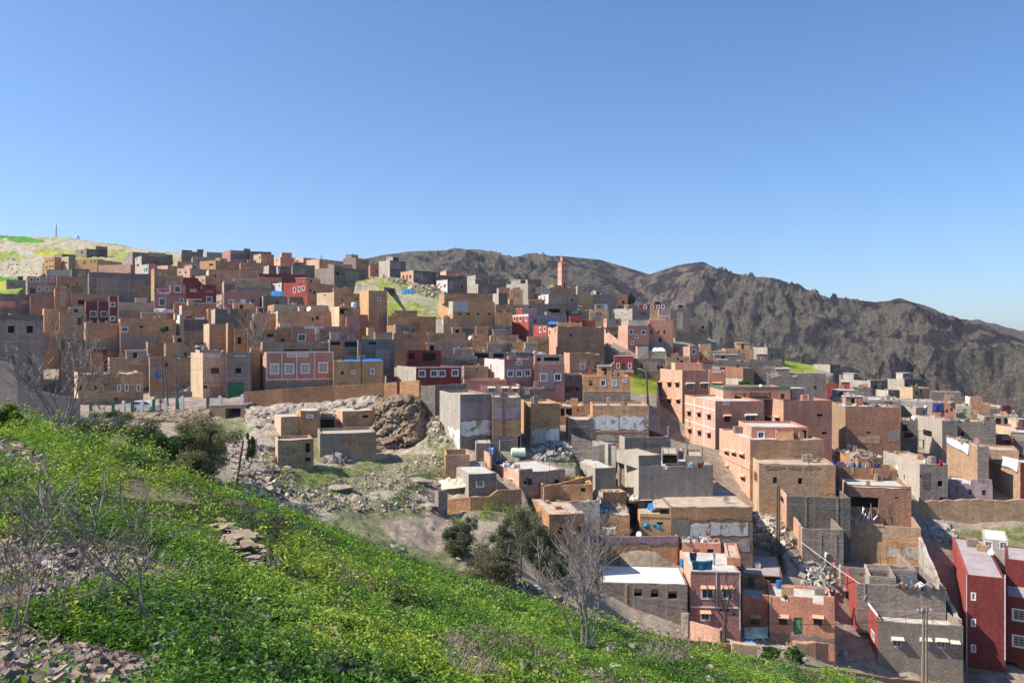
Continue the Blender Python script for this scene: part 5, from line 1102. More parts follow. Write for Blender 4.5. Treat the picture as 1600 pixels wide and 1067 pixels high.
def car(label, x, y, d, body, L=4.3, yaw=0):
    c = px(x, y, d); prof = [(-.5, .22), (-.5, .62), (-.46, .78), (-.40, 1.0), (-.36, 1.42), (-.30, 1.52), (.08, 1.52), (.2, 1.42), (.33, 1.02), (.47, .88), (.5, .7), (.5, .25)]
    m = MB(); W = 1.7; A = [Vector((c.x + p * L, c.y, c.z + z)) for p, z in prof]; ins = lambda v, s: v + Vector((0, s * (.16 if v.z - c.z > 1.1 else 0), 0)); Fr = [ins(v, 1) for v in A]; Bk = [ins(v, -1) + Vector((0, W, 0)) for v in A]
    m.face(Fr); m.face(Bk[::-1])
    for i in range(len(A)): j = (i + 1) % len(A); m.face([Fr[i], Fr[j], Bk[j], Bk[i]])
    root = m.build("parked_car", body); tag(root, label, "car")
    for pts in ([(-.37, 1.03), (-.33, 1.40), (-.17, 1.42), (-.17, 1.03)], [(-.15, 1.03), (-.15, 1.42), (.07, 1.42), (.17, 1.32), (.28, 1.05)]):
        q = MB(); q.face([Vector((c.x + p * L, c.y + .10 * (z > 1.2) - .02, c.z + z)) for p, z in pts]); q.build("side_window", m_glass, root)
    for s in (-.31, .32):
        t = MB(); ce = Vector((c.x + s * L, c.y - .03, c.z + .31)); t.tube(ce, ce + Vector((0, .22, 0)), .31, .31, 16); wv_ = t.build("wheel", m_dk, root); t = MB(); t.tube(ce - Vector((0, .01, 0)), ce, .19, .19, 12); t.build("rim", m_metal, wv_)
        t = MB(); ce = ce + Vector((0, W - .2, 0)); t.tube(ce, ce + Vector((0, .2, 0)), .31, .31, 16); t.build("wheel", m_dk, root)
    t = MB(); t.box((c.x + .485 * L, c.y + .1, c.z + .66), (.06, 0, 0), (0, .35, 0), (0, 0, .16)); t.build("headlight", m_wht, root)
    t = MB(); t.box((c.x - .505 * L, c.y + .02, c.z + .72), (.05, 0, 0), (0, .2, 0), (0, 0, .4)); t.build("tail_light", MT['rb'], root)
m_car = simple("car_white", (.70, .72, .75), .25, 0, .03); car("white hatchback parked behind the roadside posts", 223, 641.5, 122.6, m_car, 4.2)
# ---- people
def person(label, foot, face, shirt, trouser, arms, lean=0.0, h=1.7, step=.1):
    k = h / 1.75; J = {'pel': (0, 0, .95), 'sp': (0, -.02 - lean * .3, 1.15), 'ch': (0, -.02 - lean * .8, 1.38), 'nk': (0, -.02 - lean, 1.5), 'hd': (0, -.04 - lean * 1.1, 1.60), 'ht': (0, -.03 - lean * 1.1, 1.74)}
    for s, n in ((-1, 'l'), (1, 'r')):
        J['hp' + n] = (s * .1, 0, .92); J['kn' + n] = (s * .11, -.06 * s * step * 10 - .02, .5); J['an' + n] = (s * .12, .1 * s * step * 10, .08); J['to' + n] = (s * .13, .1 * s * step * 10 - .16, .03)
        J['sh' + n] = (s * .19, -.02 - lean * .8, 1.42)
        e, w_ = arms[0 if s < 0 else 1]; J['el' + n] = (s * e[0], e[1] - lean * .8, e[2]); J['wr' + n] = (s * w_[0], w_[1] - lean * .8, w_[2])
        for f_ in range(5):
            dx = (f_ - 2) * .018; J['f%d' % f_ + n] = (s * (w_[0] + dx), w_[1] - lean * .8 - .05 - (.03 if f_ else 0), w_[2] - .09 + (.02 if f_ in (0, 4) else 0))
    E = [('pel', 'sp'), ('sp', 'ch'), ('ch', 'nk'), ('nk', 'hd'), ('hd', 'ht')] + [e for n in 'lr' for e in [('pel', 'hp' + n), ('hp' + n, 'kn' + n), ('kn' + n, 'an' + n), ('an' + n, 'to' + n), ('ch', 'sh' + n), ('sh' + n, 'el' + n), ('el' + n, 'wr' + n)] + [('wr' + n, 'f%d' % q + n) for q in range(5)]]
    RAD = dict(pel=.15, sp=.13, ch=.16, nk=.06, hd=.095, ht=.07, hp=.1, kn=.07, an=.05, to=.045, sh=.07, el=.05, wr=.033)
    names = list(J); me = bpy.data.meshes.new("body"); me.from_pydata([Vector(J[n]) * k for n in names], [(names.index(a), names.index(b)) for a, b in E], [])
    o = bpy.data.objects.new("tmp", me); COL.objects.link(o); o.modifiers.new("s", 'SKIN'); sk = me.skin_vertices[0].data
    for i, n in enumerate(names):
        r = RAD.get(n, RAD.get(n[:-1], .012)) * k; sk[i].radius = (r, r)
        if n == 'pel': sk[i].use_root = True
    o.modifiers.new("u", 'SUBSURF').levels = 1
    dg = bpy.context.evaluated_depsgraph_get(); nm = bpy.data.meshes.new_from_object(o.evaluated_get(dg)); bpy.data.objects.remove(o)
    skin = simple("skin", (.30, .17, .11), .6, 0, .05); hair = simple("hair", (.02, .015, .012), .8, 0, .1); nm.materials.clear()
    for m in (skin, shirt, trouser, hair, m_dk): nm.materials.append(m)
    for p in nm.polygons:
        z = p.center.z / k; x = abs(p.center.x) / k; fy = p.center.y / k + lean
        p.material_index = 3 if z > 1.66 or (z > 1.56 and fy > .0) else 0 if z > 1.49 else 4 if z < .1 else 2 if z < .93 and x < .3 else 1
        p.use_smooth = True
    for s in ('l', 'r'):
        w_ = Vector(J['wr' + s]) * k
        for p in nm.polygons:
            if (p.center - w_).length < .15 and (w_ - Vector((0, 0, w_.z))).length > .1: p.material_index = 0
    ob = bpy.data.objects.new("person", nm); COL.objects.link(ob); ob.location = foot; ob.rotation_euler = (0, 0, face); tag(ob, label, "person"); return ob
sh_r, sh_b, sh_p, tr_b, tr_g = [simple(n, c, .85, 0, .15) for n, c in (("cloth_brick", (.30, .08, .06)), ("cloth_white", (.6, .62, .64)), ("cloth_pink", (.50, .12, .15)), ("cloth_lightblue", (.22, .38, .48)), ("cloth_grey", (.12, .12, .13)))]
person("person in a brick red top walking past the parked car's front", px(250.5, 638.5, 124), R(60), sh_r, sh_r, (((.28, -.05, 1.15), (.26, -.2, 1.0)), ((.28, .05, 1.15), (.26, .0, .95))))
person("person in a white top and pale blue trousers reaching over the block wall", px(1289.8, 881, 96.5), R(100), sh_b, tr_b, (((.27, -.2, 1.35), (.22, -.45, 1.42)), ((.27, -.2, 1.3), (.22, -.42, 1.3))), .12)
person("person in a pink shirt and grey trousers bending at the unfinished wall", px(1304, 898, 94), R(170), sh_p, tr_g, (((.27, -.15, 1.2), (.22, -.35, 1.1)), ((.27, -.15, 1.2), (.22, -.35, 1.1))), .2)
# ---- cloth: washing and sheets
def cloth(label, x0, y0, x1, y1, col, name="hanging_cloth", cat="laundry", group=None, d=None, off=.35, sag=.12, tilt=0):
    p = hpt((x0 + x1) / 2, y1); dd = (d or p.y) - off; A, B, C, D = px(x0, y0, dd), px(x1, y0 + tilt, dd), px(x1, y1 + tilt, dd), px(x0, y1, dd); n, k = 9, 5; rr = random.Random(x0 + y0); ph = rr.uniform(0, 6)
    V = []; Q = []
    for j in range(k + 1):
        for i in range(n + 1):
            s, t = i / n, j / k; q = A.lerp(B, s).lerp(D.lerp(C, s), t); fold = .09 * math.sin(s * (8 + 5 * rr.random()) + ph + t) * (.3 + t)
            V.append((q.x + .06 * math.sin(t * 4 + ph + s * 3), q.y + fold, q.z - sag * 4 * s * (1 - s) * (1 - t * .3)))
    for j in range(k):
        for i in range(n): a = j * (n + 1) + i; Q.append((a, a + 1, a + n + 2, a + n + 1))
    o = np_mesh(name, V, Q, col, smooth=True); o.modifiers.new("t", 'SOLIDIFY').thickness = .02; tag(o, label, cat, group)
CC = {n: simple("cloth_" + n, c, .9, 0, .15) for n, c in dict(white=(.72, .72, .74), navy=(.03, .04, .09), pink=(.55, .28, .33), blue=(.30, .42, .62), purple=(.10, .06, .18), maroon=(.2, .05, .05), black=(.03, .03, .03), red=(.5, .03, .05), mint=(.62, .75, .55), teal=(.02, .13, .22), cream=(.62, .56, .44), indigo=(.07, .10, .28)).items()}
for i, (c, x, wd) in enumerate([('blue', 1299, 4), ('navy', 1305, 4), ('blue', 1310, 5), ('pink', 1317, 7), ('white', 1325, 5), ('blue', 1331, 4), ('black', 1335, 3), ('cream', 1339, 4), ('navy', 1343.5, 4), ('blue', 1348, 4), ('white', 1352.5, 3), ('pink', 1357, 4), ('maroon', 1362, 4), ('purple', 1371, 11)]):
    cloth("%s garment number from left %s on the brick terrace washing line" % (c, ''), x - wd / 2, 718 + i * .35, x + wd / 2, 727 + i * .2, CC[c], "hanging_garment", "laundry", "washing on the brick terrace line", d=116)
LB = ["pale blue cloth at the left end of the brick terrace washing line", "first dark navy garment from the left on the brick terrace line", "pale blue shirt left of the pink cloth on the terrace line", "wide pink cloth on the brick terrace line", "white cloth right of the wide pink one", "pale blue strip beside the black garment on the terrace line", "narrow black garment on the brick terrace line", "cream garment in the middle of the terrace line", "second navy garment, right of the cream one", "pale blue garment right of the second navy one", "narrow white garment on the right half of the terrace line", "small pink garment left of the maroon one", "maroon garment left of the large purple cloth", "large dark purple cloth at the right end of the terrace line"]
for o, l in zip([o for o in bpy.data.objects if o.get('group') == "washing on the brick terrace line"], LB): o['label'] = l
wire("washing line stretched over the red brick terrace", px(1294, 716.5, 115.6), px(1402, 722, 115.6), .1)
for a in [("pale green towel on the grey sloping-side house roof", 1444, 716, 1451, 723, 'mint'), ("small red garment on the grey sloping-side house roof", 1467, 717, 1473, 727, 'red'), ("dark garment left of the small red one on the grey roof", 1463, 716, 1466.5, 724, 'navy'), ("deep blue cloth hung on the pink-posted room", 1457, 628, 1474, 643, 'indigo'),
          ("blue and white towel on the shaded grey roof terrace", 1073, 722, 1079, 730, 'blue'), ("white cloth beside the blue towel on the grey roof terrace", 1078, 721, 1082, 729, 'white'), ("dark red clothing at the right of the grey roof terrace", 1090, 721, 1098, 730, 'maroon'), ("pale bundle of washing left on the grey roof terrace", 1036, 727, 1044, 732, 'cream'),
          ("dark blue washing row hanging on the pink house roof terrace", 1081, 874, 1113, 889, 'teal'), ("grey blue cloth at the left of the pink house roof terrace", 1078, 861, 1088, 876, 'navy'), ("turquoise cloth strip at the right of the pink house roof terrace", 1114, 862, 1118, 880, 'blue'), ("dark rug hung over the red parapet", 1321, 921, 1328, 934, 'navy'),
          ("cream and red rug hung on the walled terrace", 942, 822, 963, 836, 'cream'), ("white garments row on the sunlit pink house roof", 786, 722, 797, 729, 'white'), ("dark garments row on the sunlit pink house roof", 775, 716, 786, 724, 'navy'), ("pale garments at the right of the sunlit pink roof", 800, 723, 812, 730, 'cream'), ("blue cloth on the wall before the sunlit pink house", 765, 698, 771, 711, 'blue'),
          ("large white sheet on the house right of the white scalloped parapet", 241, 481, 259, 487, 'white'), ("second white sheet over the roof left of the dark grey block house", 259, 482, 273, 488, 'white'), ("thin white awning cloth over the dark grey roof", 302, 495, 320, 498, 'white')]:
    cloth(a[0], *a[1:5], CC[a[5]], off=.5)
def on_left(key, label, x0, yt0, x1, yt1, dy0, dy1, m):
    h = HS[key]; fc = h['lf']; n = 12; V = []; Q = []
    for j in range(7):
        for i in range(n + 1):
            s = i / n; x = x0 + (x1 - x0) * s; yt_ = yt0 + (yt1 - yt0) * s; dy = dy0 + (dy1 - dy0) * s; y = yt_ + dy * j / 6 * (1 - .06 * math.sin(s * 12)); a = fc.sx(x)
            q = fc.pt(a, fc.zy(x, y), -.07 - .05 * math.sin(s * 17 + j * .6) - .03 * (j == 0)); V.append(tuple(q))
    for j in range(6):
        for i in range(n): a = j * (n + 1) + i; Q.append((a, a + 1, a + n + 2, a + n + 1))
    o = np_mesh("hanging_sheet", V, Q, m, smooth=True); o.modifiers.new("t", 'SOLIDIFY').thickness = .03; tag(o, label, "sheet")
on_left('1479,1527,1545,697,785', "bunched white sheet over the wall left of the faded red dish", 1480, 682.5, 1514, 694, 10, 16, CC['white'])
on_left('1527,1594,1640,722,790', "long white sheet hanging on the slanted tan wall at the right edge", 1545, 707, 1591, 717, 12, 20, CC['white'])
# ---- tarps and junk lying on roofs and ground
def crumple(label, pts, m, name="tarpaulin", cat="tarpaulin", h=.35, res=12, d0=60, lift=.12, group=None):
    P = [hpt(x, y, d0) for x, y in pts]; c = sum(P, Vector()) / len(P); V = []; Q = []; zz = c.z
    A, B, C, D = P[:4]
    for j in range(res + 1):
        for i in range(res + 1):
            s, t = i / res, j / res; q = A.lerp(B, s).lerp(D.lerp(C, s), t); e = min(s, 1 - s, t, 1 - t) * 5; nz = noise.noise(q * 1.7) * .6 + noise.noise(q * 4.1) * .4
            V.append((q.x + noise.noise(q * 2) * .15, q.y + noise.noise(q * 2.3 + Vector((5, 0, 0))) * .2, q.z + lift + max(0, nz + .25) * h * min(1, e)))
    for j in range(res):
        for i in range(res): a = j * (res + 1) + i; Q.append((a, a + 1, a + res + 2, a + res + 1))
    o = np_mesh(name, V, Q, m); o.modifiers.new("t", 'SOLIDIFY').thickness = .03; tag(o, label, cat, group)
crumple("crumpled bright blue tarpaulin among the roofless block cells", [(1418, 914), (1442, 914), (1438, 930), (1418, 928)], m_tarpb, h=1.2)
crumple("blue plastic sheets spread on the mud roofs behind the walled terrace", [(984, 790), (1026, 787), (1020, 800), (984, 802)], m_tarpb, h=.6); crumple("cyan sheet on the flat mud roof", [(914, 797), (948, 792), (948, 800), (916, 804)], m_tarpc, h=.4); crumple("cyan sheet in the corner of the walled terrace", [(1004, 818), (1036, 821), (1034, 827), (1004, 827)], m_tarpc, h=.5)
crumple("striped blue and yellow sheet on the ochre roadside house", [(535, 563), (596, 561), (597, 565), (535, 566)], m_tarpb, h=.25); crumple("yellow end of the sheet on the ochre roadside house roof", [(520, 562), (534, 562), (534, 566), (520, 566)], m_str, h=.3)
crumple("yellow straw drying behind the low ochre curving wall", [(882, 744), (920, 747), (918, 755), (884, 752)], m_str, "straw_heap", "straw", h=.5); crumple("white tarpaulin on the salmon roof above the charcoal house", [(1020, 543), (1036, 543), (1040, 549), (1020, 549)], CC['white'], h=.5)
crumple("pale green and white canopy beside the brown house window", [(1162, 981), (1200, 980), (1200, 998), (1164, 1000)], CC['mint'], "canopy", "canopy", h=.6); crumple("blue plastic under the pale green canopy", [(1163, 1000), (1180, 1001), (1178, 1006), (1163, 1004)], m_tarpb, h=.3)
crumple("blue sheet on the dark grey terrace house in the left village", [(424, 455), (442, 455), (443, 463), (424, 463)], m_tarpb, h=.8); crumple("blue plastic heap on the green slope", [(628, 452), (647, 453), (647, 459), (628, 459)], m_tarpb, h=1.0); crumple("black sheet on the green slope left of the blue heap", [(600, 449), (617, 451), (617, 458), (600, 455)], m_dk, h=.5)
crumple("cream sacking heap beside the concrete house in the ravine", [(687, 752), (722, 748), (728, 762), (690, 766)], CC['cream'], "sacking", "sacks", h=.9); crumple("blue sheet on the red and salmon roof of the middle ruin", [(855, 503), (872, 503), (872, 507), (855, 507)], m_tarpb, h=.4); crumple("blue heap at the left of the rubbish on the mud yard", [(242, 582), (252, 581), (253, 590), (243, 591)], m_tarpb, h=1.2)
for i, (x, y, l) in enumerate([(1067, 880, "blue barrel on the left of the pink roof terrace"), (1217, 913, "blue barrel by the open shed front"), (768, 706, "blue drum beside the small grey roof room")]):
    p = hpt(x, y + 4, back=-.3); m = MB(); m.tube(p, p + Vector((0, 0, .9)), .3, .3, 14); m.tube(p + Vector((0, 0, .28)), p + Vector((0, 0, .32)), .32, .32, 14); m.tube(p + Vector((0, 0, .58)), p + Vector((0, 0, .62)), .32, .32, 14); tag(m.build("barrel", m_tarpb), l, "barrel")
def watertank(label, x, y, m, r=.55, L=1.5, horiz=True):
    p = hpt(x, y, back=.5); mb = MB(); a = p + Vector((-L / 2, 0, r)); b = p + Vector((L / 2, 0, r))
    if not horiz: a, b = p, p + Vector((0, 0, L))
    u = (b - a).normalized() * .15; mb.tube(a, b, r, r, 16, caps=False); mb.tube(a, a - u, r, r * .6, 16); mb.tube(b, b + u, r, r * .6, 16)
    root = mb.build("water_tank", m, smooth=False); q = MB(); c = (a + b) / 2 + Vector((0, 0, r if horiz else L / 2 + .1)); q.tube(c, c + Vector((0, 0, .12)), .18, .18, 10); q.build("lid", m_dk, root); tag(root, label, "tank")
watertank("pale green tank lying on the sunlit pink house roof", 810, 714, CC['mint'], .6, 1.7); watertank("white tank in the dark porch left of the square ochre tower", 553, 481, m_wht, .6, 1.2, False); watertank("rounded clay brown tank on the ochre ruin terrace at the left", 111, 522, MT['ob'], .7, 1.2, False); watertank("white tank on the maroon ridge rooftops", 945, 484, m_wht, .8, 1.6, False)
def chair(label, x, y):
    p = hpt(x, y); m = MB()
    for sx in (0, .4):
        for sy in (0, .4): m.box(p + Vector((sx, sy, 0)), (.05, 0, 0), (0, .05, 0), (0, 0, .42 if sy == 0 else .9))
    root = m.build("plastic_chair", m_wht); q = MB(); q.box(p + Vector((0, 0, .42)), (.45, 0, 0), (0, .45, 0), (0, 0, .04)); q.build("seat", m_wht, root); q = MB()
    for z in (.55, .68, .81): q.box(p + Vector((0, .42, z)), (.45, 0, 0), (0, .03, 0), (0, 0, .07))
    q.build("backrest", m_wht, root); tag(root, label, "chair")
chair("white chair in front of the brown green-door house", 1245, 1003)
p_ = hpt(1361, 811); m = MB()     # poles stacked on the low yard
for i in range(26):
    x = random.uniform(1336, 1366); a = px(x, random.uniform(812, 822), 103.5); b = a + Vector((random.uniform(-1.2, 1.6), random.uniform(-.3, 1), random.uniform(.5, 2.4))); m.tube(a, b, .05, .04, 5)
tag(m.build("pole_stack", m_metal), "loose pale poles leaning in a heap on the low ochre yard", "poles"); m = MB()
for i in range(12): x = 1379 + i * 2.2; a = px(x, 822, 104); b = a + Vector((random.uniform(-.5, .5), .6, random.uniform(1.5, 3.2))); m.tube(a, b, .05, .04, 5)
tag(m.build("stick_row", m_wood), "row of upright sticks against the brick loggia house", "sticks")
def scaffold():
    d = hpt(1440, 700).y - 1; m = MB()
    for x in (1435, 1461): m.tube(px(x, 720, d), px(x, 672, d), .09)
    for y in (672, 686, 699): m.tube(px(1430, y, d), px(1463, y + .5, d), .06)
    m.box(px(1432, 687, d), (px(1462, 687, d) - px(1432, 687, d)), (0, .8, 0), (0, 0, .06)); tag(m.build("scaffold", m_metal), "pale scaffold frame before the grey green house", "scaffold")
scaffold()
for lb, x0, y0, x1, y1, dd in (("bright balustrade staircase slab left of the red cottage", 945, 579, 960, 566, 165), ("timber ladder against the rose wall of the unfinished yard", 1262, 905, 1268, 890, 94), ("long pale beam lying across the rubble yard", 1262, 892, 1312, 926, 91), ("second beam crossing the rubble yard", 1284, 905, 1300, 935, 90)):
    m = MB(); a, b = px(x0, y0, dd), px(x1, y1, dd - .5); m.box(a, b - a, (0, .5, 0), (0, 0, .22)); tag(m.build("timber_beam" if 'beam' in lb else 'ladder' if 'ladder' in lb else 'stair_slab', roof_c), lb, "beam" if 'beam' in lb else 'ladder' if 'ladder' in lb else 'stairs')
# ---- rocks
def boulder(label, x, y, rpx, m=rock_m, d=None, sq=(1.2, 1, .75), seed=0, name="boulder", group=None, d0=66, rough=.5):
    p = px(x, y, d) if d else gpt(x, y, d0); r = rpx / F * p.y; bm = bmesh.new(); bmesh.ops.create_icosphere(bm, subdivisions=4, radius=1); s = Vector((seed * 7.3 + x, y, 3))
    for v in bm.verts:
        c = v.co.normalized(); k = 1 + rough * .7 * noise.noise(c * 1.1 + s) + rough * .35 * noise.noise(c * 2.7 + s) + rough * .14 * noise.noise(c * 7 + s); q = c * k
        for ax in range(5):  # flat broken faces
            nrm = Vector((noise.noise(s * .7 + Vector((ax * 3.1, 0, 0))), noise.noise(s * .7 + Vector((0, ax * 4.7, 1))), noise.noise(s * .7 + Vector((2, 0, ax * 5.3))))).normalized(); dd = q.dot(nrm) - .68
            if dd > 0: q -= nrm * dd * .85
        v.co = Vector((q.x * sq[0] * r, q.y * sq[1] * r, q.z * sq[2] * r)) + p
    me = bpy.data.meshes.new(name); bm.to_mesh(me); bm.free(); me.materials.append(m); o = bpy.data.objects.new(name, me); COL.objects.link(o); tag(o, label, "rock", group); return o
for i, a in enumerate([("large tan boulder beside the mud shed in the ravine", 432, 722, 13), ("whitish broad boulder below the mud shed", 405, 734, 14, pale_m), ("pale angular boulder lying on the ravine floor", 465, 791, 11, pale_m), ("dark flat boulder left of the pale angular one", 422, 776, 14), ("pointed tan rock leaning on the mud shed corner", 427, 702, 9), ("rough rock mound left of the whitish broad boulder", 382, 742, 12),
                       ("rounded boulder right of the rough rock mound", 415, 748, 11), ("pale block rock on the grey slope under the bridge", 348, 706, 7, pale_m), ("second pale block rock on the grey slope under the bridge", 384, 700, 7, pale_m), ("low rock at the crest of the weeds", 245, 716, 7), ("dark rounded boulder in the rock face under the car", 247, 657, 10), ("dark rounded boulder in the rock face under the white posts", 290, 659, 9),
                       ("bulging sandstone boulder under the ochre road wall", 395, 655, 15), ("second sandstone boulder right of the bulging one", 418, 662, 13), ("white chunky rock on the pale ravine slope", 558, 779, 9, pale_m), ("grey rock slab at the shed door", 452, 735, 8), ("upright pale rock at the field terrace", 627, 860, 7, pale_m), ("rock on the ledge beside the upright pale one", 612, 852, 7, pale_m),
                       ("tan boulder above the far right weedy bank", 1510, 848, 9, pale_m), ("long flat pale ledge on the ravine slope above the field", 600, 772, 17, pale_m), ("second pale ledge stepping down the ravine slope", 655, 752, 15, pale_m), ("broad pale ledge below the grassy ravine strip", 530, 762, 16, pale_m), ("low rock ledge beside the wavy wall pillar", 665, 790, 12, pale_m), ("heap boulder at the corner of the stone terrace wall", 1303, 1002, 6, pale_m)]):
    boulder(a[0], a[1], a[2], a[3], a[4] if len(a) > 4 else rock_m, seed=i, sq=(1.5, 1.2, .35) if 'ledge' in a[0] else (1.2, 1, .75))
def rockface(label, cols, m=rock_m, name="rock_face", amp=1.2, nx=150, ny=70):
    """cols: (x, ytop, dtop, ybot, dbot)"""
    X = np.array([c[0] for c in cols], float); xs = np.linspace(X[0], X[-1], nx); V = []; Q = []
    it = [np.interp(xs, X, [c[k] for c in cols]) for k in (1, 2, 3, 4)]
    for j in range(ny + 1):
        t = j / ny
        for i in range(nx):
            d = it[1][i] + (it[3][i] - it[1][i]) * t; y = it[0][i] + (it[2][i] - it[0][i]) * t; q = px(xs[i], y, d); e = min(1, t * 8, (1 - t) * 8, i / nx * 12, (nx - 1 - i) / nx * 12)
            v1 = noise.voronoi(q * .42)[0]; v2 = noise.voronoi(q * 1.3)[0]; f = noise.fractal(q * .35, .9, 2.1, 6) * .5 + min(.8, (v1[1] - v1[0]) * 1.6) + min(.5, v2[1] - v2[0]) * .6 + .2 * noise.noise(q * 4); V.append((q.x + .4 * noise.noise(q), q.y - f * amp * e, q.z + .4 * noise.noise(q * 1.3)))
    b = len(V)
    for j in range(ny):
        for i in range(nx - 1): a = j * nx + i; Q.append((a, a + 1, a + nx + 1, a + nx))
    # top runs back into the hill
    for i in range(nx): q = V[i]; V.append((q[0], q[1] + 5, q[2] - .3))
    for i in range(nx - 1): Q.append((i, b + i, b + i + 1, i + 1))
    tag(np_mesh(name, V, Q, m), label, "rock face")
rockface("craggy ochre rock cliff below the right end of the road wall", [(578, 640, 118, 702, 109), (592, 622, 118.5, 702, 109), (612, 616, 119, 700, 109.5), (640, 616, 119, 695, 110), (655, 622, 119.5, 690, 112), (664, 642, 119, 684, 114)], amp=1.6)
rockface("brown rock face under the ochre road wall left of the ravine ruin", [(384, 636, 119.5, 690, 108), (410, 634, 120, 690, 108), (445, 632, 120, 680, 110), (500, 628, 121, 670, 114), (590, 618, 122, 668, 114)], m=pale_m, amp=.8)
rockface("rough stone retaining face below the parked car and railing", [(175, 645, 119.6, 700, 108), (230, 644, 119.6, 702, 106), (290, 641, 119.6, 700, 106), (328, 640, 119.6, 696, 108)], amp=1.2)
# ---- rubble: loose stones and broken blocks
def rubble(label, poly, n, r0, r1, cols, d0=66, name="rubble", houses_too=False, heap=0):
    xs = [p[0] for p in poly]; ys = [p[1] for p in poly]; rr = random.Random(len(label) + n); V = []; Q = []; C = []; k = 0; tries = 0
    cen = (sum(xs) / len(xs), sum(ys) / len(ys)); box = [(-1, -1, -1), (1, -1, -1), (1, 1, -1), (-1, 1, -1), (-1, -1, 1), (1, -1, 1), (1, 1, 1), (-1, 1, 1)]; fc = [(0, 1, 2, 3), (4, 7, 6, 5), (0, 4, 5, 1), (1, 5, 6, 2), (2, 6, 7, 3), (3, 7, 4, 0)]
    while k < n:
        x, y = rr.uniform(min(xs), max(xs)), rr.uniform(min(ys), max(ys))
        if not inpoly(np.array([x]), np.array([y]), poly)[0]: n -= .2; continue
        p = gpt(x, y, d0)
        if houses_too:
            tries += 1
            if tries > 40 * len(poly) * 60: break
            dr = Vector(((x - 800) / F, 1, (533 - y) / F)); nn = dr.normalized(); a1 = HB.ray_cast(dr * d0, nn, 900); b1 = GB.ray_cast(dr * d0, nn, 900)
            if a1[0] is not None and (b1[0] is None or a1[3] < b1[3]):
                if abs(a1[1].z) < .6: continue
                p = a1[0]
        k += 1; s = rr.uniform(r0, r1) * rr.choice((.5, .7, 1, 1, 1.5)); e = [s * rr.uniform(.5, 1.2) for _ in range(3)]; M = Matrix.Rotation(rr.uniform(0, 6.3), 3, Vector((rr.gauss(0, 1), rr.gauss(0, 1), rr.gauss(0, 1))).normalized())
        w_ = 1 - min(1, math.hypot((x - cen[0]) / (max(xs) - min(xs)) * 2, (y - cen[1]) / (max(ys) - min(ys)) * 2)); up = heap * w_ * rr.random() + s * .2; c = rr.choice(cols); g_ = rr.uniform(.7, 1.25); b = len(V)
        for v in box: q = M @ Vector((v[0] * e[0] * rr.uniform(.6, 1.1), v[1] * e[1] * rr.uniform(.6, 1.1), v[2] * e[2] * rr.uniform(.6, 1.1))); V.append((p.x + q.x, p.y + q.y, p.z + q.z + up)); C.append([min(1, t * g_) for t in c])
        Q += [tuple(b + i for i in f) for f in fc]
    tag(np_mesh(name, V, Q, rub_m, C), label, None, None, "stuff")
ST = [(.40, .34, .27), (.33, .27, .21), (.48, .42, .34), (.27, .22, .18)]; GR = [(.33, .31, .29), (.25, .23, .22), (.42, .39, .35)]; JK = ST + [(.35, .2, .14), (.12, .16, .24), (.5, .5, .48), (.3, .22, .16), (.1, .09, .09), (.2, .19, .18)]
rubble("stones over the pale ravine slope", [(430, 770), (560, 745), (700, 700), (700, 800), (600, 800), (470, 800)], 1300, .05, .17, ST)
rubble("stones among the ravine boulders", [(360, 690), (430, 700), (470, 730), (440, 800), (360, 760)], 600, .08, .28, ST)
rubble("grey rubble heap under the whitewashed tower foot", [(830, 695), (910, 690), (915, 720), (840, 722)], 700, .1, .35, GR, heap=1.2); rubble("loose stone heap left of the crumbling plaster house", [(664, 655), (700, 652), (706, 690), (668, 688)], 400, .1, .35, ST, heap=1.5)
rubble("rubbish heap beside the slit-window mud house", [(225, 585), (300, 578), (305, 612), (225, 610)], 900, .12, .45, JK, heap=1.6, houses_too=True); rubble("stone heap under the ravine ruin", [(508, 705), (550, 703), (552, 722), (505, 724)], 350, .1, .3, GR, heap=1.2)
rubble("rubble in the lane beside the charcoal houses", [(1175, 800), (1215, 800), (1250, 880), (1180, 850)], 500, .1, .45, ST, heap=.6); rubble("broken blocks in the unfinished yard", [(1245, 885), (1300, 880), (1330, 930), (1260, 925)], 450, .1, .35, ST + GR); rubble("stones strewn along the lower track", [(940, 960), (1060, 985), (1240, 1000), (1310, 1010), (1370, 1050), (1100, 1005)], 400, .05, .2, ST)
rubble("dark rubble beyond the rampart foot", [(1438, 822), (1480, 815), (1500, 850), (1450, 845)], 350, .1, .4, GR); rubble("stones on the track bank below the olive trees", [(700, 860), (760, 880), (860, 930), (900, 950), (780, 910)], 700, .08, .3, ST); rubble("white litter and stones beside the white tarp on the ridge", [(1112, 548), (1140, 545), (1140, 560), (1112, 562)], 250, .15, .5, JK)
rubble("junk on the roofs right of the square brick house", [(1310, 700), (1375, 695), (1380, 716), (1300, 716)], 400, .08, .4, JK, houses_too=True); rubble("junk along the roof of the pink house back room", [(1065, 838), (1120, 841), (1120, 847), (1065, 846)], 90, .1, .28, JK, houses_too=True); rubble("broken material inside the roofless cells", [(1320, 915), (1470, 912), (1475, 936), (1340, 936)], 350, .08, .3, JK, houses_too=True)
rubble("stones on the mud roofs below the grey terrace house", [(915, 762), (1000, 770), (990, 800), (920, 795)], 350, .05, .22, ST, houses_too=True); rubble("litter over the central low roofs", [(620, 505), (860, 505), (860, 560), (620, 550)], 500, .08, .32, JK, houses_too=True); rubble("litter over the left low roofs", [(60, 470), (400, 470), (400, 560), (90, 560)], 550, .08, .32, JK, houses_too=True)
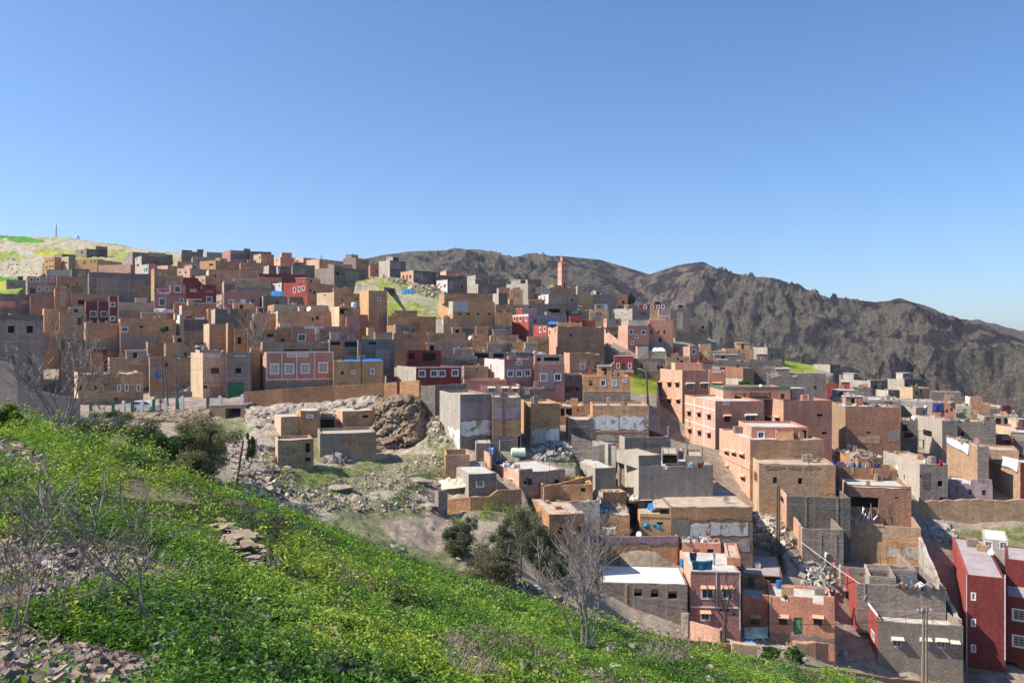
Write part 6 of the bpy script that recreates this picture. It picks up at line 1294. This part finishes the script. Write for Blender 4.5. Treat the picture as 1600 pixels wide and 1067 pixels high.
rubble("litter over the right low roofs", [(1300, 615), (1590, 635), (1590, 690), (1420, 690), (1300, 640)], 400, .08, .35, JK, houses_too=True); rubble("litter over the upper centre roofs", [(690, 430), (1000, 470), (950, 545), (850, 520), (700, 455)], 400, .1, .4, JK, houses_too=True); rubble("stones on the bare hill fields", [(0, 400), (70, 410), (60, 430), (0, 430)], 110, .1, .35, ST, d0=200)
rubble("rocky edges on the green slope", [(590, 430), (700, 445), (690, 470), (640, 455)], 350, .15, .6, ST, d0=150)
# ---------------------------------------------------------------- plants
leaf_m = bpy.data.materials.new("leaf"); leaf_m.use_nodes = True; _n = leaf_m.node_tree; _n.nodes.clear()
_o = _n.nodes.new("ShaderNodeOutputMaterial"); _b = _n.nodes.new("ShaderNodeBsdfPrincipled"); _t = _n.nodes.new("ShaderNodeBsdfTranslucent"); _x = _n.nodes.new("ShaderNodeMixShader"); _vc = nod(_n, "ShaderNodeVertexColor", layer_name="Col")
_b.inputs["Roughness"].default_value = .5; _b.inputs["Specular IOR Level"].default_value = .35; _x.inputs[0].default_value = .32
_n.links.new(_vc.outputs[0], _b.inputs["Base Color"]); _n.links.new(mixc(_n, 1.0, _vc.outputs[0], (1.5, 1.6, .6), 'MULTIPLY'), _t.inputs[0])
_n.links.new(_b.outputs[0], _x.inputs[1]); _n.links.new(_t.outputs[0], _x.inputs[2]); _n.links.new(_x.outputs[0], _o.inputs[0])
bark = simple("bark_pale", (.27, .23, .20), .9, 0, .3, 6); bark_d = simple("bark_dark", (.10, .075, .06), .9, 0, .4, 5)
def leaves(P, size, cols, asp=.5, up=.5, jit=.35):
    """P (n,3) leaf centres, size (n,), cols (n,3): one bent diamond leaf each -> V, Q, C"""
    n = len(P); a = RS.normal(size=(n, 3)); a[:, 2] = np.abs(a[:, 2]) * .5; a /= np.linalg.norm(a, axis=1)[:, None]
    nr = RS.normal(size=(n, 3)); nr[:, 2] = np.abs(nr[:, 2]) + up; b = np.cross(a, nr); b /= np.linalg.norm(b, axis=1)[:, None] + 1e-9; c = np.cross(b, a)
    s = np.asarray(size)[:, None]; V = np.stack([P - a * s, P + b * s * asp + c * s * .15, P + a * s, P - b * s * asp + c * s * .15], 1).reshape(-1, 3)
    C = np.repeat(np.clip(cols * RS.uniform(1 - jit, 1 + jit, (n, 1)), 0, 1), 4, 0); return V, np.arange(4 * n).reshape(n, 4), C
def tops(X, Y, d0, d1):
    return gz(X, Y)
def ground_z(X, Y):
    out_ = np.empty(len(X))
    for i in range(len(X)):
        h = GB.ray_cast(Vector((X[i], Y[i], 80)), Vector((0, 0, -1)))[0]; out_[i] = h.z if h is not None else -999
    return out_
FG_BARE = [[(-60, 680), (30, 688), (85, 735), (68, 752), (0, 718), (-60, 710)], [(-60, 825), (60, 845), (180, 862), (270, 878), (290, 905), (130, 935), (-60, 985)], [(-60, 965), (120, 995), (250, 1035), (245, 1110), (-60, 1110)], [(300, 815), (380, 815), (440, 860), (440, 895), (370, 890)]]
def cover(label, X, Y, kinds, name="ground_cover", k_leaf=54, hgt=1.0, dens=1.0, sz=1.0):
    Z = ground_z(X, Y); ok = Z > -900; X, Y, Z, kinds = X[ok], Y[ok], Z[ok], kinds[ok]; n = len(X); d = Y
    R_ = (.16 + d * .0085) * RS.uniform(.7, 1.5, n) * dens; H = (.16 + d * .004) * RS.uniform(.6, 1.7, n) * hgt * np.where(kinds == 1, 1.9, 1.0) * np.exp(RS.normal(0, .4, n)) * (.35 + 1.5 * fbm(X * .5, Y * .5, 3, 55) ** 1.3 + np.where((800 + F * X / Y < 420) & (d > 22) & (d < 66), 1.1 * np.clip(fbm(X * .28, Y * .28, 2, 56) * 3 - 1.2, 0, 1), 0))
    k = k_leaf; ci = np.repeat(np.arange(n), k); m = n * k
    r = np.sqrt(RS.uniform(0, 1, m)) * R_[ci]; th = RS.uniform(0, 2 * math.pi, m); hh = RS.uniform(0, 1, m) ** .7
    dome = np.sqrt(np.clip(1 - (r / (R_[ci] * 1.05)) ** 2, .05, 1)); P = np.stack([X[ci] + r * np.cos(th), Y[ci] + r * np.sin(th), Z[ci] + hh * H[ci] * dome], 1)
    size = (.022 + np.minimum(d, 60)[ci] * .00125) * RS.uniform(.6, 1.5, m) * sz; kk = kinds[ci]
    g1, g2, ye, gr, fw = map(np.array, [(.07, .165, .014), (.21, .34, .04), (.27, .34, .03), (.20, .18, .12), (.42, .42, .04)])
    tone = np.clip(fbm(X * .45 + 9, Y * .45, 3, 58) * 2.4 - .8 + RS.normal(0, .22, n), 0, 1)[ci][:, None]; C = g1 * (1 - tone) + g2 * tone; C[kk == 4] = (.055, .11, .035)
    top = (hh > .68) & (kk == 1); C[top] = ye; C[(hh <= .68) & (kk == 1)] = (.13, .22, .025); C[(hh > .86) & (kk == 1) & (RS.uniform(size=m) > .7)] = fw; C[kk == 2] = gr
    V, Q, C4 = leaves(P, size, C, .45, .7); tag(np_mesh(name, V, Q, leaf_m, C4), label, None, None, "stuff")
def fore():
    n = 19000; u = RS.uniform(-.78, .68, n); d = RS.uniform(4.0, 74, n); X = u * d; Y = d; v = slope(u, np.log(d)); x = 800 + F * u; y = 533 - F * v
    keep = np.ones(n, bool)
    # stop at the crest that faces the houses, thin out on the stony patches
    keep &= (d < np.interp(x, [0, 200, 300, 400, 480, 620, 760, 900, 1040, 1200, 1400], [56, 47, 43, 44, 47, 49, 53, 58, 62, 68, 73])) & (y > 610)
    for p in FG_BARE: keep &= ~(inpoly(x, y, p) & (RS.uniform(size=n) > .10) & (d < 60))
    nb = fbm(X * .35, Y * .35, 3, 31); keep &= (nb > .30) | (RS.uniform(size=n) > .8); bare = fbm(X * .16 + 7, Y * .16, 4, 33); keep &= ~((bare > .61) & (RS.uniform(size=n) > .22))
    ny = fbm(X * .22, Y * .22, 4, 35) + np.where((x < 420) & (y < 800), .12, 0) + np.where((x > 1000), -.08, 0); kinds = np.zeros(n, int); kinds[(ny + RS.uniform(-.13, .13, n)) > .66] = 1
    nd = fbm(X * .3, Y * .3, 3, 37); kinds[(nd > .66)] = 4; gy = inpoly(x, y, [(680, 1000), (720, 1000), (790, 1067), (700, 1067)]) | inpoly(x, y, [(1000, 1005), (1070, 1020), (1075, 1040), (1010, 1030)]) | inpoly(x, y, [(490, 870), (560, 905), (590, 925), (540, 925)]) | (fbm(X * .2, Y * .2, 3, 39) > .70); kinds[gy & (RS.uniform(size=n) > .35)] = 2
    cover("dense green weeds and yellow-green spurge covering the near hillside", X[keep], Y[keep], kinds[keep]); return
fore()
def near_leaves():
    n = 1500; u = RS.uniform(-.72, .35, n); d = RS.uniform(5.5, 15, n); X = u * d; v = slope(u, np.log(d)); x = 800 + F * u; y = 533 - F * v; keep = np.ones(n, bool)
    for p in FG_BARE: keep &= ~inpoly(x, y, p)
    keep &= fbm(X * .6, d * .6, 3, 41) > .42
    cover("broad-leaved green plants in front at the photo's lower edge", X[keep], d[keep], np.zeros(keep.sum(), int), "broad_leaf_plants", 60, 1.3, .8, 1.2)
near_leaves()
def patch(label, poly, n, kinds_p, d0=66, hgt=1.0, dens=.6, sz=.8, name="weeds", k=34):
    xs = [p[0] for p in poly]; ys = [p[1] for p in poly]; X = []; Y = []; rr = random.Random(n + len(label)); K = []
    while len(X) < n:
        x, y = rr.uniform(min(xs), max(xs)), rr.uniform(min(ys), max(ys))
        if inpoly(np.array([x]), np.array([y]), poly)[0]: q = gpt(x, y, d0); X.append(q.x); Y.append(q.y); K.append(rr.choice(kinds_p))
        else: n -= .02
    cover(label, np.array(X), np.array(Y), np.array(K), name, k, hgt, dens, sz)
patch("green weeds below the ravine ruins", [(425, 748), (560, 728), (585, 722), (600, 735), (540, 752), (430, 768)], 90, [0, 0, 1, 4]); patch("weedy line running up the ravine path", [(600, 782), (670, 735), (690, 735), (640, 775), (590, 795)], 60, [0, 4, 4]); patch("scattered tufts on the pale ravine slope", [(480, 770), (620, 700), (690, 720), (690, 800), (600, 815), (480, 800)], 60, [0, 4, 2])
patch("yellow flowering weeds under the wavy ochre wall", [(742, 800), (800, 797), (830, 800), (810, 808), (750, 816)], 60, [1, 1, 1, 0]); patch("green tufts beside the path by the olives", [(700, 800), (740, 820), (745, 850), (700, 845)], 30, [0, 4]); patch("weeds at the foot of the crumbling plaster house", [(665, 690), (720, 690), (720, 702), (668, 704)], 30, [0, 0, 1]); patch("green weeds by the grey rubble heap", [(870, 715), (905, 715), (900, 730), (860, 728)], 25, [0, 4])
patch("bright yellow-green weeds on the upper green slope", [(528, 440), (600, 440), (650, 452), (688, 462), (690, 470), (600, 452), (530, 446)], 240, [1, 1, 0], 150, .45, .45, .7); patch("yellow-green weeds on the lower green slope", [(625, 465), (685, 470), (685, 488), (650, 480)], 130, [1, 1, 0], 150, .45, .45, .7); patch("green weeds at the foot of the slope", [(605, 483), (690, 488), (690, 493), (605, 493)], 90, [0, 0, 1], 150, .45, .45, .7)
patch("bright weeds beside the big salmon block", [(986, 588), (1023, 588), (1023, 610), (990, 600)], 70, [1, 1, 0], 140, .6, .45, .7); patch("bright weeds on the bank beyond the L-shaped house", [(1222, 564), (1250, 566), (1260, 579), (1224, 578)], 60, [1, 0], 150, .6, .5, .7); patch("weeds on the bank below the mud brick rampart", [(1455, 832), (1600, 826), (1600, 850), (1500, 860)], 110, [0, 1, 2], 90, .6, .6, .7); patch("grass on the bare hill at the left", [(0, 396), (70, 396), (68, 430), (0, 436)], 160, [1, 2, 0], 200, .4, .35, .5)
patch("grass strip under the four-window pink house", [(0, 452), (90, 452), (90, 460), (0, 460)], 60, [1, 0], 150, .4, .4, .6); patch("tufts on the ridge right of the three-hole grey house", [(1080, 535), (1150, 533), (1160, 546), (1090, 545)], 50, [1, 2, 0], 150, .5, .4, .6)
def crown(label, name, x, y, rx, ry, d0=66, n=9000, cols=((.10, .115, .065), (.17, .18, .12)), lsize=.09, trunk=True, d=None, clumps=44, stems=3, low=.1, cat=None):
    """tree or bush whose crown is centred on photo point (x, y), rx, ry in photo pixels; foot = crown bottom"""
    foot = px(x, y + ry, d) if d else gpt(x, y + ry * .95, d0); D = foot.y; k = D / F; RX, RZ = rx * k, ry * k; cz = foot.z + RZ * .98
    cc = RS.normal(size=(clumps, 3)); cc /= np.linalg.norm(cc, axis=1)[:, None]; cc *= RS.uniform(.35, .92, (clumps, 1)); rad = RS.uniform(.14, .34, clumps); n = int(n * 1.9); ci = RS.randint(0, clumps, n); q = RS.normal(size=(n, 3)); q /= np.linalg.norm(q, axis=1)[:, None]; q *= RS.uniform(0, 1, (n, 1)) ** .45
    P = cc[ci] + q * rad[ci][:, None]; P = P[(P[:, 2] > -.95)]; n = len(P); ci = ci[:n]
    P = P * np.array([RX, RX * .95, RZ]) + np.array([foot.x, foot.y, cz]); c0, c1 = map(np.array, cols); t = RS.uniform(0, 1, clumps)[ci][:, None]; C = c0 * (1 - t) + c1 * t
    V, Q, C4 = leaves(P, RS.uniform(.6, 1.4, n) * lsize, C, .38, .2); root = empty(name, foot, label, cat or ("bush" if not trunk else "tree"))
    o = np_mesh("crown", V, Q, leaf_m, C4); o.parent = root; o.matrix_parent_inverse = Matrix.Translation(-foot)
    m = MB()
    for i in range(stems if trunk else 2):
        a = Vector((foot.x + random.uniform(-.15, .15) * RX, foot.y, foot.z - .3)); e = Vector((foot.x, foot.y, cz)) + Vector(cc[i]) * 1.0; e = Vector((foot.x + cc[i][0] * RX * .7, foot.y + cc[i][1] * RX * .7, cz + cc[i][2] * RZ * .4)); mid = a.lerp(e, .5) + Vector((random.uniform(-.2, .2), 0, .2)) * RX * .5
        r = max(.06, RX * .07); m.tube(a, mid, r, r * .7, 7); m.tube(mid, e, r * .7, r * .3, 7)
        for j in range(5): b = mid.lerp(e, random.random()); t_ = Vector((foot.x + cc[(i * 5 + j) % clumps][0] * RX, foot.y + cc[(i * 5 + j) % clumps][1] * RX, cz + cc[(i * 5 + j) % clumps][2] * RZ)); m.tube(b, t_, r * .3, r * .12, 5)
    m.build("trunk", bark_d, root); return root
crown("small olive tree left of the olive grove beside the field", "olive_tree", 722, 836, 31, 34, 62, 6000, stems=2); crown("broad olive tree at the middle of the grove", "olive_tree", 775, 866, 44, 44, 62, 9000); crown("tall grey-green olive tree nearest the mud house", "olive_tree", 826, 850, 54, 66, 62, 15000, d=78); crown("low brownish olive shrub at the front of the grove", "olive_shrub", 762, 893, 50, 27, 60, 6000, ((.12, .10, .06), (.15, .14, .09)), trunk=False)
crown("olive bush on the right edge of the grove", "olive_shrub", 864, 880, 32, 38, 62, 6000, ((.07, .10, .04), (.13, .14, .08)), trunk=False, d=76); crown("dark green round bush left of the big grey-green shrub", "evergreen_bush", 240, 694, 58, 38, 52, 16000, ((.03, .065, .015), (.07, .12, .03)), .085, False, d=64); crown("big grey-green shrub in the ravine under the bridge", "olive_shrub", 316, 694, 68, 54, 56, 22000, ((.11, .12, .06), (.19, .18, .11)), .085, True, d=68)
crown("lower grey-green shrub at the crest of the weeds", "olive_shrub", 300, 728, 44, 30, 50, 7000, ((.09, .10, .05), (.15, .15, .09)), .08, False, d=58); crown("dark tangle of shrub behind the left leafless tree", "evergreen_bush", 160, 668, 56, 28, 54, 8000, ((.03, .06, .015), (.09, .12, .04)), .085, False, d=66)
crown("slim green young tree by the bent pipe", "young_tree", 392, 698, 9, 26, 66, 1800, ((.07, .11, .03), (.13, .16, .05)), .13, True, d=84, clumps=14, stems=1); crown("dark ball-shaped tree on the ridge behind the cream sided house", "round_tree", 984, 467, 8, 10, 150, 2200, ((.03, .035, .03), (.06, .065, .05)), .3, True, stems=1); crown("green shrub between the dark houses behind the green coping", "evergreen_bush", 1166, 599, 11, 8, 130, 1800, ((.06, .12, .03), (.12, .18, .04)), .22, False, d=158)
crown("right dark green bush beside the lower track", "evergreen_bush", 1243, 1024, 17, 13, 50, 4500, ((.035, .08, .015), (.08, .14, .03)), .1, False, d=70); crown("left dark green bush beside the lower track", "evergreen_bush", 1204, 1020, 15, 10, 50, 3500, ((.04, .09, .015), (.08, .14, .03)), .1, False, d=70); crown("leafy dark bush high on the left edge of the weeds", "evergreen_bush", 15, 668, 34, 34, 40, 9000, ((.06, .13, .02), (.17, .24, .03)), .09, False, d=47)
crown("small green plant on the parapet of the brown green-door house", "potted_plant", 1228, 932, 4, 4, 60, 500, ((.08, .12, .04), (.16, .18, .06)), .09, False, d=84.5, cat="plant"); crown("green plant before the dark door of the wide ochre house", "potted_plant", 254, 514, 5, 5, 60, 500, ((.06, .15, .03), (.1, .2, .04)), .15, False, d=158, cat="plant")
def bare(label, x, y, hpx, wpx, d=None, stems=5, seed=1, depth=5, r0=.09, d0=3, name="leafless_tree", bark_=None, lean=0, crown_up=.5):
    rr = random.Random(seed); foot = px(x, y, d) if d else gpt(x, y, d0); k = foot.y / F; H, Wd = hpx * k, wpx * k; a = MB(); b = MB() if depth > 3 else a; nseg = [0]; rmin = .004 + foot.y * .00016
    def grow(p, v, L, r, lv):
        nseg[0] += 1
        if nseg[0] > 5200: return
        n = 3 if lv < 3 else 2; q = p
        for i in range(n):
            v = (v + Vector((rr.gauss(0, .13), rr.gauss(0, .13), rr.gauss(0, .08) + .05))).normalized(); q2 = q + v * L / n; r2 = max(rmin, r * (1 - .22 / n * (i + 1))); (a if lv < 2 else b).tube(q, q2, r, r2, 6 if lv < 2 else 4, caps=False); r = r2
            if lv < depth and (i > 0 or lv > 0) and rr.random() < .5: s = (v + Vector((rr.gauss(0, .75), rr.gauss(0, .75), rr.gauss(.1, .45)))).normalized(); grow(q2, s, L * rr.uniform(.45, .75), max(rmin, r * .6), lv + 1)
            q = q2
        if lv < depth:
            for _ in range(2): s = (v + Vector((rr.gauss(0, .36), rr.gauss(0, .36), rr.gauss(.1, .25)))).normalized(); grow(q, s, L * rr.uniform(.6, .85), max(rmin, r * .8), lv + 1)
    for i in range(stems):
        t = (i + .5) / stems * 2 - 1; v = Vector((t * Wd / H * crown_up + lean + rr.uniform(-.08, .08), rr.uniform(-.3, .3), 1)).normalized(); grow(foot + Vector((t * .18, rr.uniform(-.1, .1), -.15)), v, H * .5 * rr.uniform(.85, 1.15), r0 * rr.uniform(.7, 1.15), 0)
    root = empty(name, foot, label, "tree"); a.build("trunk", bark_ or bark, root)
    if b is not a: b.build("twigs", bark_ or bark, root)
bare("large leafless tree at the left edge before the grey apartment block", 96, 668, 110, 150, 50, 6, 3, 4, .075, crown_up=.6); bare("leafless many-stemmed tree standing in the weeds before the white roof", 912, 1020, 150, 120, None, 5, 11, 4, .075, crown_up=.38)
bare("small forked leafless sapling in the middle of the left weeds", 240, 1000, 225, 120, None, 2, 21, 3, .022, crown_up=.25, bark_=bark); bare("dead pruned trunk in front of the pink teal-windowed house", 1131, 998, 80, 18, 79.5, 1, 5, 3, .26, crown_up=.1, bark_=bark_d); bare("pale dense leafless shrub over the mud house roofs", 397, 544, 46, 46, 158, 6, 8, 3, .1, crown_up=.8)
bare("leafless shrub overhanging the weeds at the right of the left tree", 170, 690, 45, 90, 48, 6, 13, 3, .03, crown_up=1.0); bare("dry twiggy shrub beside the mud house with two small windows", 930, 870, 60, 60, 72, 6, 17, 3, .04, crown_up=.7)
bare("thin leaning leafless sapling at the lower left corner", 12, 1010, 230, 150, None, 2, 33, 3, .015, crown_up=.5, lean=.25); bare("arching leafless sapling right of the lower left corner", 60, 985, 200, 120, None, 2, 37, 3, .012, crown_up=.7, lean=.3)
def stems():
    m = MB(); rr = random.Random(5)
    for i in range(46):
        x = rr.uniform(-30, 175); y = rr.uniform(900, 1000); p = gpt(x, y, 3); h = rr.uniform(60, 210) / F * p.y; v = Vector((rr.uniform(-.1, .3), rr.uniform(-.2, .2), 1)); q = p
        for j in range(4): v += Vector((rr.gauss(0, .06), 0, 0)); e = q + v.normalized() * h / 4; m.tube(q, e, .008 * (1 - j * .18), .008 * (1 - (j + 1) * .18), 4, caps=False); q = e
    tag(m.build("dry_stems", bark), "dry grey upright stems over the stones at the lower left", None, None, "stuff")
    m = MB()
    for poly, n, h0 in (([(690, 1000), (730, 1000), (790, 1067), (700, 1067)], 700, .35), ([(490, 880), (590, 915), (560, 930), (500, 900)], 300, .4), ([(150, 840), (330, 850), (330, 920), (200, 920)], 260, .3), ([(1000, 1008), (1070, 1020), (1060, 1035), (1010, 1030)], 260, .5), ([(840, 1010), (870, 1030), (880, 1067), (820, 1067)], 200, .3), ([(400, 870), (440, 880), (430, 900), (400, 890)], 100, .3)):
        xs = [p[0] for p in poly]; ys = [p[1] for p in poly]
        for i in range(n):
            x, y = rr.uniform(min(xs), max(xs)), rr.uniform(min(ys), max(ys))
            if not inpoly(np.array([x]), np.array([y]), poly)[0]: continue
            p = gpt(x, y, 3); e = p + Vector((rr.gauss(0, .16), rr.gauss(0, .16), h0 * rr.uniform(.5, 1.2))); m.tube(p, e, .006 + p.y * .00025, .003, 3, caps=False)
    tag(m.build("dry_grass", bark), "grey dry grass tufts between the green weeds", None, None, "stuff")
stems()
# ---------------------------------------------------------------- stones on the near hillside
rr = random.Random(9); k = 0
def slab_stone(x, y, rx, ry, rot, tilt, th=.07, lift=0, label=None):
    p = gpt(x, y, 3); s = p.y / F; n = rr.randint(5, 7); pts = []
    for i in range(n): a = 2 * math.pi * i / n + rr.uniform(-.3, .3); pts.append(Vector((math.cos(a) * rx * s * rr.uniform(.8, 1.15), math.sin(a) * rx * s * .6 * rr.uniform(.8, 1.15), 0)))
    M = Matrix.Rotation(rot, 3, 'Z') @ Matrix.Rotation(tilt, 3, 'X') @ Matrix.Rotation(rr.uniform(-.2, .2), 3, 'Y'); T = [p + M @ (q + Vector((0, 0, th))) + Vector((0, 0, lift)) for q in pts]; B = [p + M @ (q * .95) + Vector((0, 0, lift)) for q in pts]; m = MB(); m.face(T); m.face(B[::-1])
    for i in range(n): j = (i + 1) % n; m.face([B[i], B[j], T[j], T[i]])
    tag(m.build("stone_slab", slate), label or "flat brown stone slab lying in the heap in the green weeds", "stone", "flat stone slabs heaped in the weeds")
slate = simple("slate_brown", (.30, .235, .17), .85, 0, .3, 3)
for i, (x, y, rx) in enumerate([(338, 824, 14), (352, 829, 16), (330, 834, 12), (345, 838, 15), (365, 833, 18), (380, 834, 14), (358, 842, 20), (378, 843, 22), (392, 846, 16), (350, 848, 16), (366, 852, 20), (384, 854, 18), (400, 850, 14), (356, 858, 14), (372, 862, 20), (388, 865, 16), (404, 862, 12), (364, 868, 12), (380, 874, 18), (396, 878, 16), (390, 888, 14), (402, 884, 12), (408, 872, 12), (345, 820, 10)]):
    slab_stone(x, y, rx, 0, rr.uniform(-.5, .5), rr.uniform(-.1, .35), .05, rr.uniform(.05, .28))
boulder("dark upright slab rock at the right end of the stone heap", 420, 872, 17, rock_m, sq=(.7, .9, .9), seed=50, d0=3, rough=.3); boulder("tan half-buried rock in the middle of the weeds", 618, 916, 17, rock_m, seed=51, d0=3, sq=(1.3, 1, .6)); boulder("white sliver rock left of the tan half-buried rock", 600, 929, 13, pale_m, seed=52, d0=3, sq=(1.5, 1, .35)); boulder("pale rock in the weeds under the leafless many-stemmed tree", 875, 963, 5, pale_m, seed=53, d0=3)
boulder("brown pitted rock at the lower left below the broken board", 150, 1045, 22, rock_m, seed=54, d0=3); boulder("second brown rock right of the pitted one", 185, 1045, 20, rock_m, seed=55, d0=3); boulder("grey rock under the broken white board", 245, 1035, 18, rock_m, seed=56, d0=3, sq=(1.2, 1, .6)); boulder("angular grey block at the far left among dry stems", 20, 945, 26, rock_m, seed=57, d0=3, rough=.3); boulder("dark rock standing in the left stone strip", 132, 875, 18, rock_m, seed=58, d0=3)
boulder("round rock at the end of the left stone strip", 168, 885, 10, rock_m, seed=59, d0=3); boulder("dark pointed rock left in the weeds", 62, 812, 9, rock_m, seed=60, d0=3); boulder("whitish broken rock on the left stone strip", 92, 905, 12, pale_m, seed=61, d0=3); boulder("orange earth rock in the upper left stone strip", 62, 733, 13, simple("orange_stone", (.33, .19, .11), .95, 0, .35, 3), seed=62, d0=3); boulder("pale stone in the low weeds right of the leafless tree", 1110, 1042, 6, pale_m, seed=63, d0=3)
boulder("small white rock below the lower track weeds", 1033, 1036, 5, pale_m, seed=64, d0=3); boulder("grey stone in the weeds by the lower photo edge", 980, 1052, 8, rock_m, seed=65, d0=3); boulder("pale stone at the lower middle near the dry grass", 785, 1047, 9, pale_m, seed=66, d0=3)
G2 = [(.30, .24, .19), (.22, .18, .15), (.38, .33, .28), (.17, .14, .13), (.33, .22, .16)]
rubble("stones and earth of the middle left stone strip", [(0, 840), (60, 850), (180, 865), (240, 885), (130, 925), (0, 960)], 2200, .02, .09, G2, 3); rubble("stones of the upper left stone strip", [(0, 690), (40, 700), (90, 735), (60, 748), (0, 715)], 900, .04, .15, G2, 3); rubble("broken stones along the lower left corner", [(0, 975), (120, 1000), (240, 1045), (240, 1067), (0, 1067)], 2600, .012, .055, G2, 3); rubble("scattered stones through the weeds", [(150, 860), (400, 880), (700, 920), (700, 1060), (250, 1060)], 350, .03, .10, G2, 3); rubble("pale stones in the lower right weeds", [(800, 1000), (1000, 1000), (1300, 1050), (1300, 1067), (800, 1067)], 120, .05, .16, ST, 3)
def board():
    p = gpt(235, 1012, 3); a = px(232, 1021, p.y - .3); b = px(277, 1005, p.y); m = MB(); u = (b - a); m.box(a, u, (0, .04, .02), (0, 0, .10)); m.box(a.lerp(b, .62), u * .38, (0, .04, .02), Vector((0, 0, .17))); tag(m.build("broken_board", MT['cr']), "broken cream board lying at the foot of the small forked sapling", "board")
board()
for i, (x, y, l) in enumerate([(745, 955, "leftmost cut stub post in the weeds"), (779, 967, "tallest pale wooden stub post in the weeds"), (794, 970, "thin pale stub post right of the tallest one")]):
    p = gpt(x, y, 3); m = MB(); m.tube(p - Vector((0, 0, .1)), p + Vector((0, 0, (.35, .5, .3)[i])), .07 if i < 2 else .04, .06 if i < 2 else .03, 8); tag(m.build("wooden_stub", MT['tn']), l, "post")
